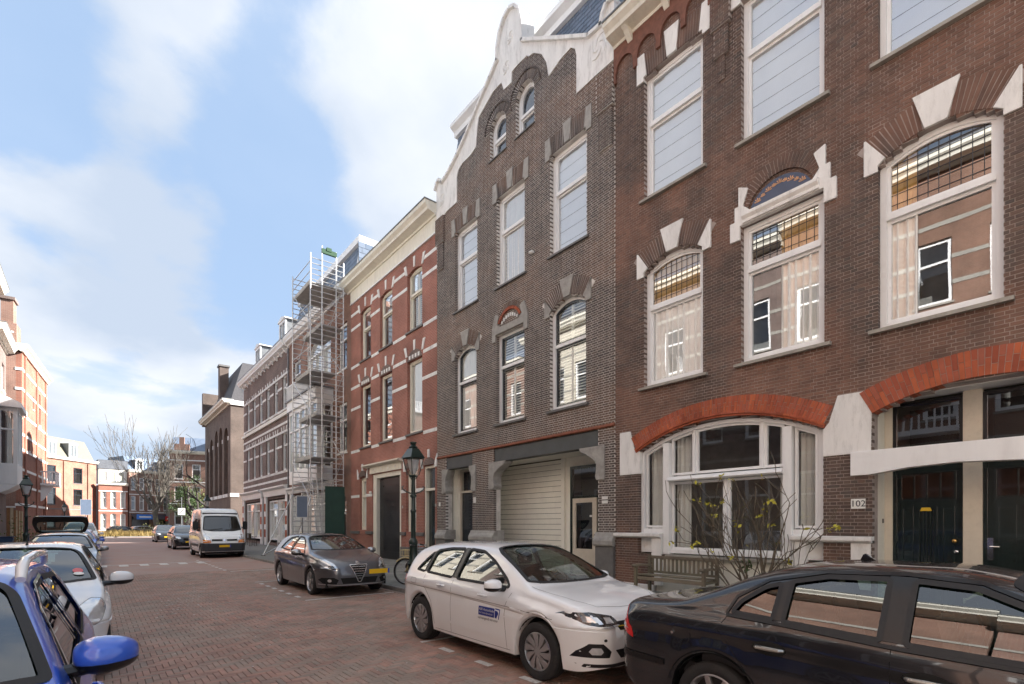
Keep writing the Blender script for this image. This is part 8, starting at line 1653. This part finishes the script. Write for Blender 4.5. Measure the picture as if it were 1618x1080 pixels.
def leaves(pts, n, r, size, seed, squash=1.0):
    rr = random.Random(seed); mb = MB()
    for _ in range(n):
        c = rr.choice(pts); p = Vector(c) + Vector((rr.gauss(0, r), rr.gauss(0, r), rr.gauss(0, r * squash))); a = Vector((rr.gauss(0, 1), rr.gauss(0, 1), rr.gauss(0, 1))).normalized(); b = a.orthogonal().normalized(); b.rotate(Matrix.Rotation(rr.uniform(0, 6.28), 3, a)); c_ = a.cross(b); s_ = size * rr.uniform(0.6, 1.3)
        mb.add([p - b * s_, p + c_ * s_ * 0.45, p + b * s_, p - c_ * s_ * 0.45], [(0, 1, 2, 3)], raw=True)
    return mb
SH = thing('shrub', 'bare multi-stemmed shrub with a few yellow leaves beside the garden bench', 'shrub', (9.62, 4.45, 0.1)); T = Tree(21)
for k, (dx_, dy_, L, r) in enumerate([(-0.10, -0.42, 1.15, 0.042), (-0.05, 0.20, 1.05, 0.026), (0.02, 0.45, 1.05, 0.026), (-0.12, 0.05, 1.25, 0.024), (0.05, -0.16, 1.0, 0.022), (-0.15, 0.75, 1.1, 0.022), (-0.05, -0.75, 0.95, 0.022)]):
    T.grow((9.62 + dx_ * 0.3, 4.45 + dy_ * 0.25, 0.10), (dx_, dy_, 1.0), L, r, 0, 3, spread=0.50, up=0.16, kids=2, taper=0.62, rmin=0.006, wob=0.10)
obj('stem', T.tr, M['bark'], SH, smooth=True); obj('branches', T.br, M['bark'], SH, smooth=True, kind='stuff')
obj('leaves', leaves([t for t in T.tips if random.Random(str(t)).random() < 0.3] or T.tips, 120, 0.035, 0.05, 3), M['leaf_yellow'], SH, kind='stuff'); obj('dark_leaves', leaves([(9.60, 4.62, 0.75), (9.6, 4.66, 0.9)], 22, 0.06, 0.06, 5), M['leaf_green'], SH, kind='stuff')
obj('soil_patch', MB().box(9.2, 10.3, 4.1, 4.9, 0.10, 0.125), M['soil'], SH)

# ================================================================== trees and planting at the junction
T = Tree(5); T1 = thing('bare_tree', 'large bare tree with upright fanned branches on the island at the junction', 'tree', (7.2, 91.5, 0.1))
T.grow((7.2, 91.5, 0.1), (0.0, 0, 1), 4.6, 0.45, 0, 5, spread=0.46, up=0.22, kids=3, taper=0.72, rmin=0.020, wob=0.05)
obj('trunk', T.tr, M['bark_grey'], T1, smooth=True); obj('crown', T.br, M['bark_grey'], T1, kind='stuff')
T = Tree(12); T2 = thing('bare_tree', 'dark bare tree whose crooked branches reach out from behind the brown hall', 'tree', (11.6, 76.5, 0.1))
T.grow((11.6, 76.5, 0.1), (-0.12, 0, 1), 4.6, 0.34, 0, 4, spread=0.70, up=0.08, kids=2, taper=0.66, rmin=0.020, wob=0.16)
T.grow((11.4, 76.5, 4.0), (-1.0, -0.3, 0.45), 2.8, 0.15, 1, 5, spread=0.6, up=0.05, kids=2, taper=0.68, rmin=0.02, wob=0.16); T.grow((11.3, 76.5, 6.5), (-1.0, -0.1, 0.6), 2.8, 0.15, 1, 5, spread=0.6, up=0.05, kids=2, taper=0.68, rmin=0.02, wob=0.16)
obj('trunk', T.tr, M['bark_dark'], T2, smooth=True); obj('crown', T.br, M['bark_dark'], T2, kind='stuff')
EV = thing('evergreen_tree', 'dark green bushy evergreen between the bare trees', 'tree', (10.0, 81.3, 0)); T = Tree(3); T.grow((10.0, 83.0, 0), (-0.1, 0, 1), 3.2, 0.2, 0, 2, spread=0.6, kids=3)
obj('trunk', T.tr, M['bark_dark'], EV); obj('branches', T.br, M['bark_dark'], EV, kind='stuff'); cl = [(9.8 + random.gauss(0, 1.1), 83 + random.gauss(0, 1.0), 5.0 + random.gauss(0, 0.9)) for _ in range(34)]; obj('crown', leaves(cl, 5200, 0.42, 0.10, 8, 0.8), M['leaf_green'], EV, kind='stuff')
obj('fringe', leaves([(10.8 + random.gauss(0, 0.9), 83, 5.6 + random.gauss(0, 0.7)) for _ in range(14)], 900, 0.4, 0.10, 9), M['leaf_olive'], EV, kind='stuff')
def bush(x, y, z, r, m, label, name='shrub', n=900, sz=0.07, seed=1, cat='shrub'):
    t = thing(name, label, cat, (x, y, z)); rr = random.Random(seed); c = [(x + rr.gauss(0, r * 0.5), y + rr.gauss(0, r * 0.5), z + abs(rr.gauss(0.4 * r, r * 0.45)) + 0.1) for _ in range(22)]
    obj('foliage', leaves(c, n, r * 0.22, sz, seed), M[m], t, kind='stuff'); q = MB()
    for k in range(7): q.tube([(x, y, z), c[k]], [0.03, 0.01], 5)
    obj('stem', q, M['bark'], t, kind='stuff'); return t
bush(2.6, 84.5, 0.1, 1.0, 'leaf_dry', 'low dry brown bush on the island right of the cars', seed=2); bush(7.3, 86, 0.1, 1.6, 'leaf_olive', 'olive brown bush under the bare tree on the island', seed=3); bush(-3.2, 37.5, 0.1, 1.2, 'leaf_olive', 'yellow green shrub behind the left street lantern', seed=4, n=700)
bush(8.2, 52.0, 0.1, 0.9, 'leaf_green', 'dark green hedge shrub at the corner of the side street', seed=6)
gr = MB(); rr = random.Random(9)
for _ in range(5200):
    x = rr.uniform(-6, 9.5); y = rr.uniform(82.6, 86.5); h = rr.uniform(0.35, 0.95); a = rr.uniform(0, 6.28); gr.add([(x, y, 0.1), (x + 0.05 * math.cos(a), y + 0.05 * math.sin(a), 0.1), (x + rr.gauss(0, 0.12), y + rr.gauss(0, 0.12), 0.1 + h)], [(0, 1, 2)])
tag(obj('ornamental_grass', gr, M['leaf_dry']), 'dry straw coloured grass along the island kerb', 'grass', kind='stuff')

# ================================================================== small street things
def sign(x, y, z0, z1, wd, m, label, name='traffic_sign', rz=0, back='zinc', poleh=None, dep=0.03, post=0.03):
    t = thing(name, label, 'sign', (x, y, 0.1)); obj('pole', MB().tube([(x, y, 0.1), (x, y, poleh or z1 + 0.05)], post, 8), M['zinc'], t, smooth=True)
    f = Fr((x, y, 0), (math.cos(rz), math.sin(rz), 0), (math.sin(rz), -math.cos(rz), 0)); obj('plate', MB(f).box(-wd / 2, wd / 2, post + 0.005, post + 0.005 + dep, z0, z1), M[m], t); obj('plate_edge', MB(f).ring([(-wd / 2, z0), (wd / 2, z0), (wd / 2, z1), (-wd / 2, z1)], [(-wd / 2 + 0.03, z0 + 0.03), (wd / 2 - 0.03, z0 + 0.03), (wd / 2 - 0.03, z1 - 0.03), (-wd / 2 + 0.03, z1 - 0.03)], post, post + dep + 0.012), M['alu'], t)
    return t, f
mat('sign_grey', (0.13, 0.17, 0.24), 0.5, var=0.1)
sign(7.3, 23.9, 2.0, 3.0, 0.50, 'sign_grey', 'blue grey rectangular sign on a pole before the scaffold', rz=R(-25))
t, f = sign(6.45, 58.0, 2.6, 3.25, 0.62, 'enamel_white', 'white square sign with a black diagonal stripe on a tall pole', poleh=4.3); obj('stripe', MB(f).prism([(-0.22, 2.68), (-0.14, 2.68), (0.22, 3.17), (0.14, 3.17)], 0.066, 0.072), M['enamel_black'], t)
sign(-0.9, 85.0, 2.9, 4.9, 1.1, 'sign_grey', 'tall grey blue sign panel on the island to the left', post=0.05)
FEN = thing('garden_fence', 'tall wooden plank fence with pale posts at the left edge of the street', 'fence', (-4.6, 45.2, 0.1))
for k in range(9): obj('plank', MB().box(-4.0 - 0.16 * k - 0.13, -4.0 - 0.16 * k, 44.9, 44.94, 0.12, 2.75), mat('fence_wood', (0.30, 0.15, 0.065), 0.8, var=0.3, vscale=6) if k % 3 else mat('fence_pale', (0.55, 0.45, 0.30), 0.8, var=0.2), FEN)
obj('top_rail', MB().box(-5.5, -3.9, 44.86, 44.98, 2.75, 2.85), M['white_paint'], FEN)
for k in range(6): obj('post', MB().box(-3.98, -3.88, 44.9 + 0.8 * k, 45.0 + 0.8 * k, 0.1, 2.6), M['fence_pale'] if k % 2 else M['fence_wood'], FEN)
BX = thing('cargo_box', 'blue black box on a cargo bike beside the left pavement fence', 'box', (-3.55, 33.8, 0.1)); obj('tub', MB().prism([(-3.9, 0.72), (-3.05, 0.72), (-3.0, 1.08), (-3.95, 1.08)], 33.6, 34.2), mat('box_blue', (0.02, 0.05, 0.12), 0.5), BX, bevel=0.03); obj('lid', MB().box(-3.98, -2.97, 33.57, 34.23, 1.085, 1.12), M['box_blue'], BX, bevel=0.01)
for x in (-3.8, -3.2): obj('wheel', MB().tube([(x, 33.9 + 0.26 * math.cos(a), 0.38 + 0.26 * math.sin(a)) for a in np.linspace(0, 6.283, 20)], 0.03, 6, cap=False), M['tyre'], BX)
obj('frame', MB().bar((-3.8, 33.9, 0.4), (-3.2, 33.9, 0.4), 0.025, 6).bar((-3.5, 33.9, 0.4), (-3.5, 33.9, 0.72), 0.03, 6).bar((-3.5, 34.1, 0.5), (-3.4, 35.6, 0.6), 0.03, 6), M['iron_black'], BX)
def chair(x, y, rz, label, m='iron_black'):
    t = thing('terrace_chair', label, 'chair', (x, y, 0.1), None, rz)
    obj('seat', MB().box(-0.22, 0.22, -0.22, 0.22, 0.43, 0.46), M[m], t, local=True)
    for a in (-0.2, 0.17):
        for b in (-0.2, 0.17): obj('leg', MB().box(a, a + 0.03, b, b + 0.03, 0, 0.43), M[m], t, local=True)
    for k in range(5): obj('back_slat', MB().box(-0.2 + 0.085 * k, -0.16 + 0.085 * k, 0.19, 0.215, 0.46, 0.86), M[m], t, local=True)
    obj('back_rail', MB().box(-0.22, 0.22, 0.185, 0.22, 0.86, 0.91), M[m], t, local=True)
    for s in (-0.23, 0.20): obj('armrest', MB().box(s, s + 0.03, -0.2, 0.2, 0.64, 0.67), M[m], t, local=True)
    return t
mat('teak_dark', (0.07, 0.05, 0.035), 0.7, var=0.2); chair(9.0, 41.0, R(60), 'dark wooden chair on the pavement beside the van, nearer the viewer', 'teak_dark'); chair(9.1, 42.6, R(150), 'dark wooden chair on the pavement beside the van, further back', 'teak_dark'); chair(9.3, 34.6, R(100), 'small white metal chair on the pavement left of the scaffold', 'white_paint')
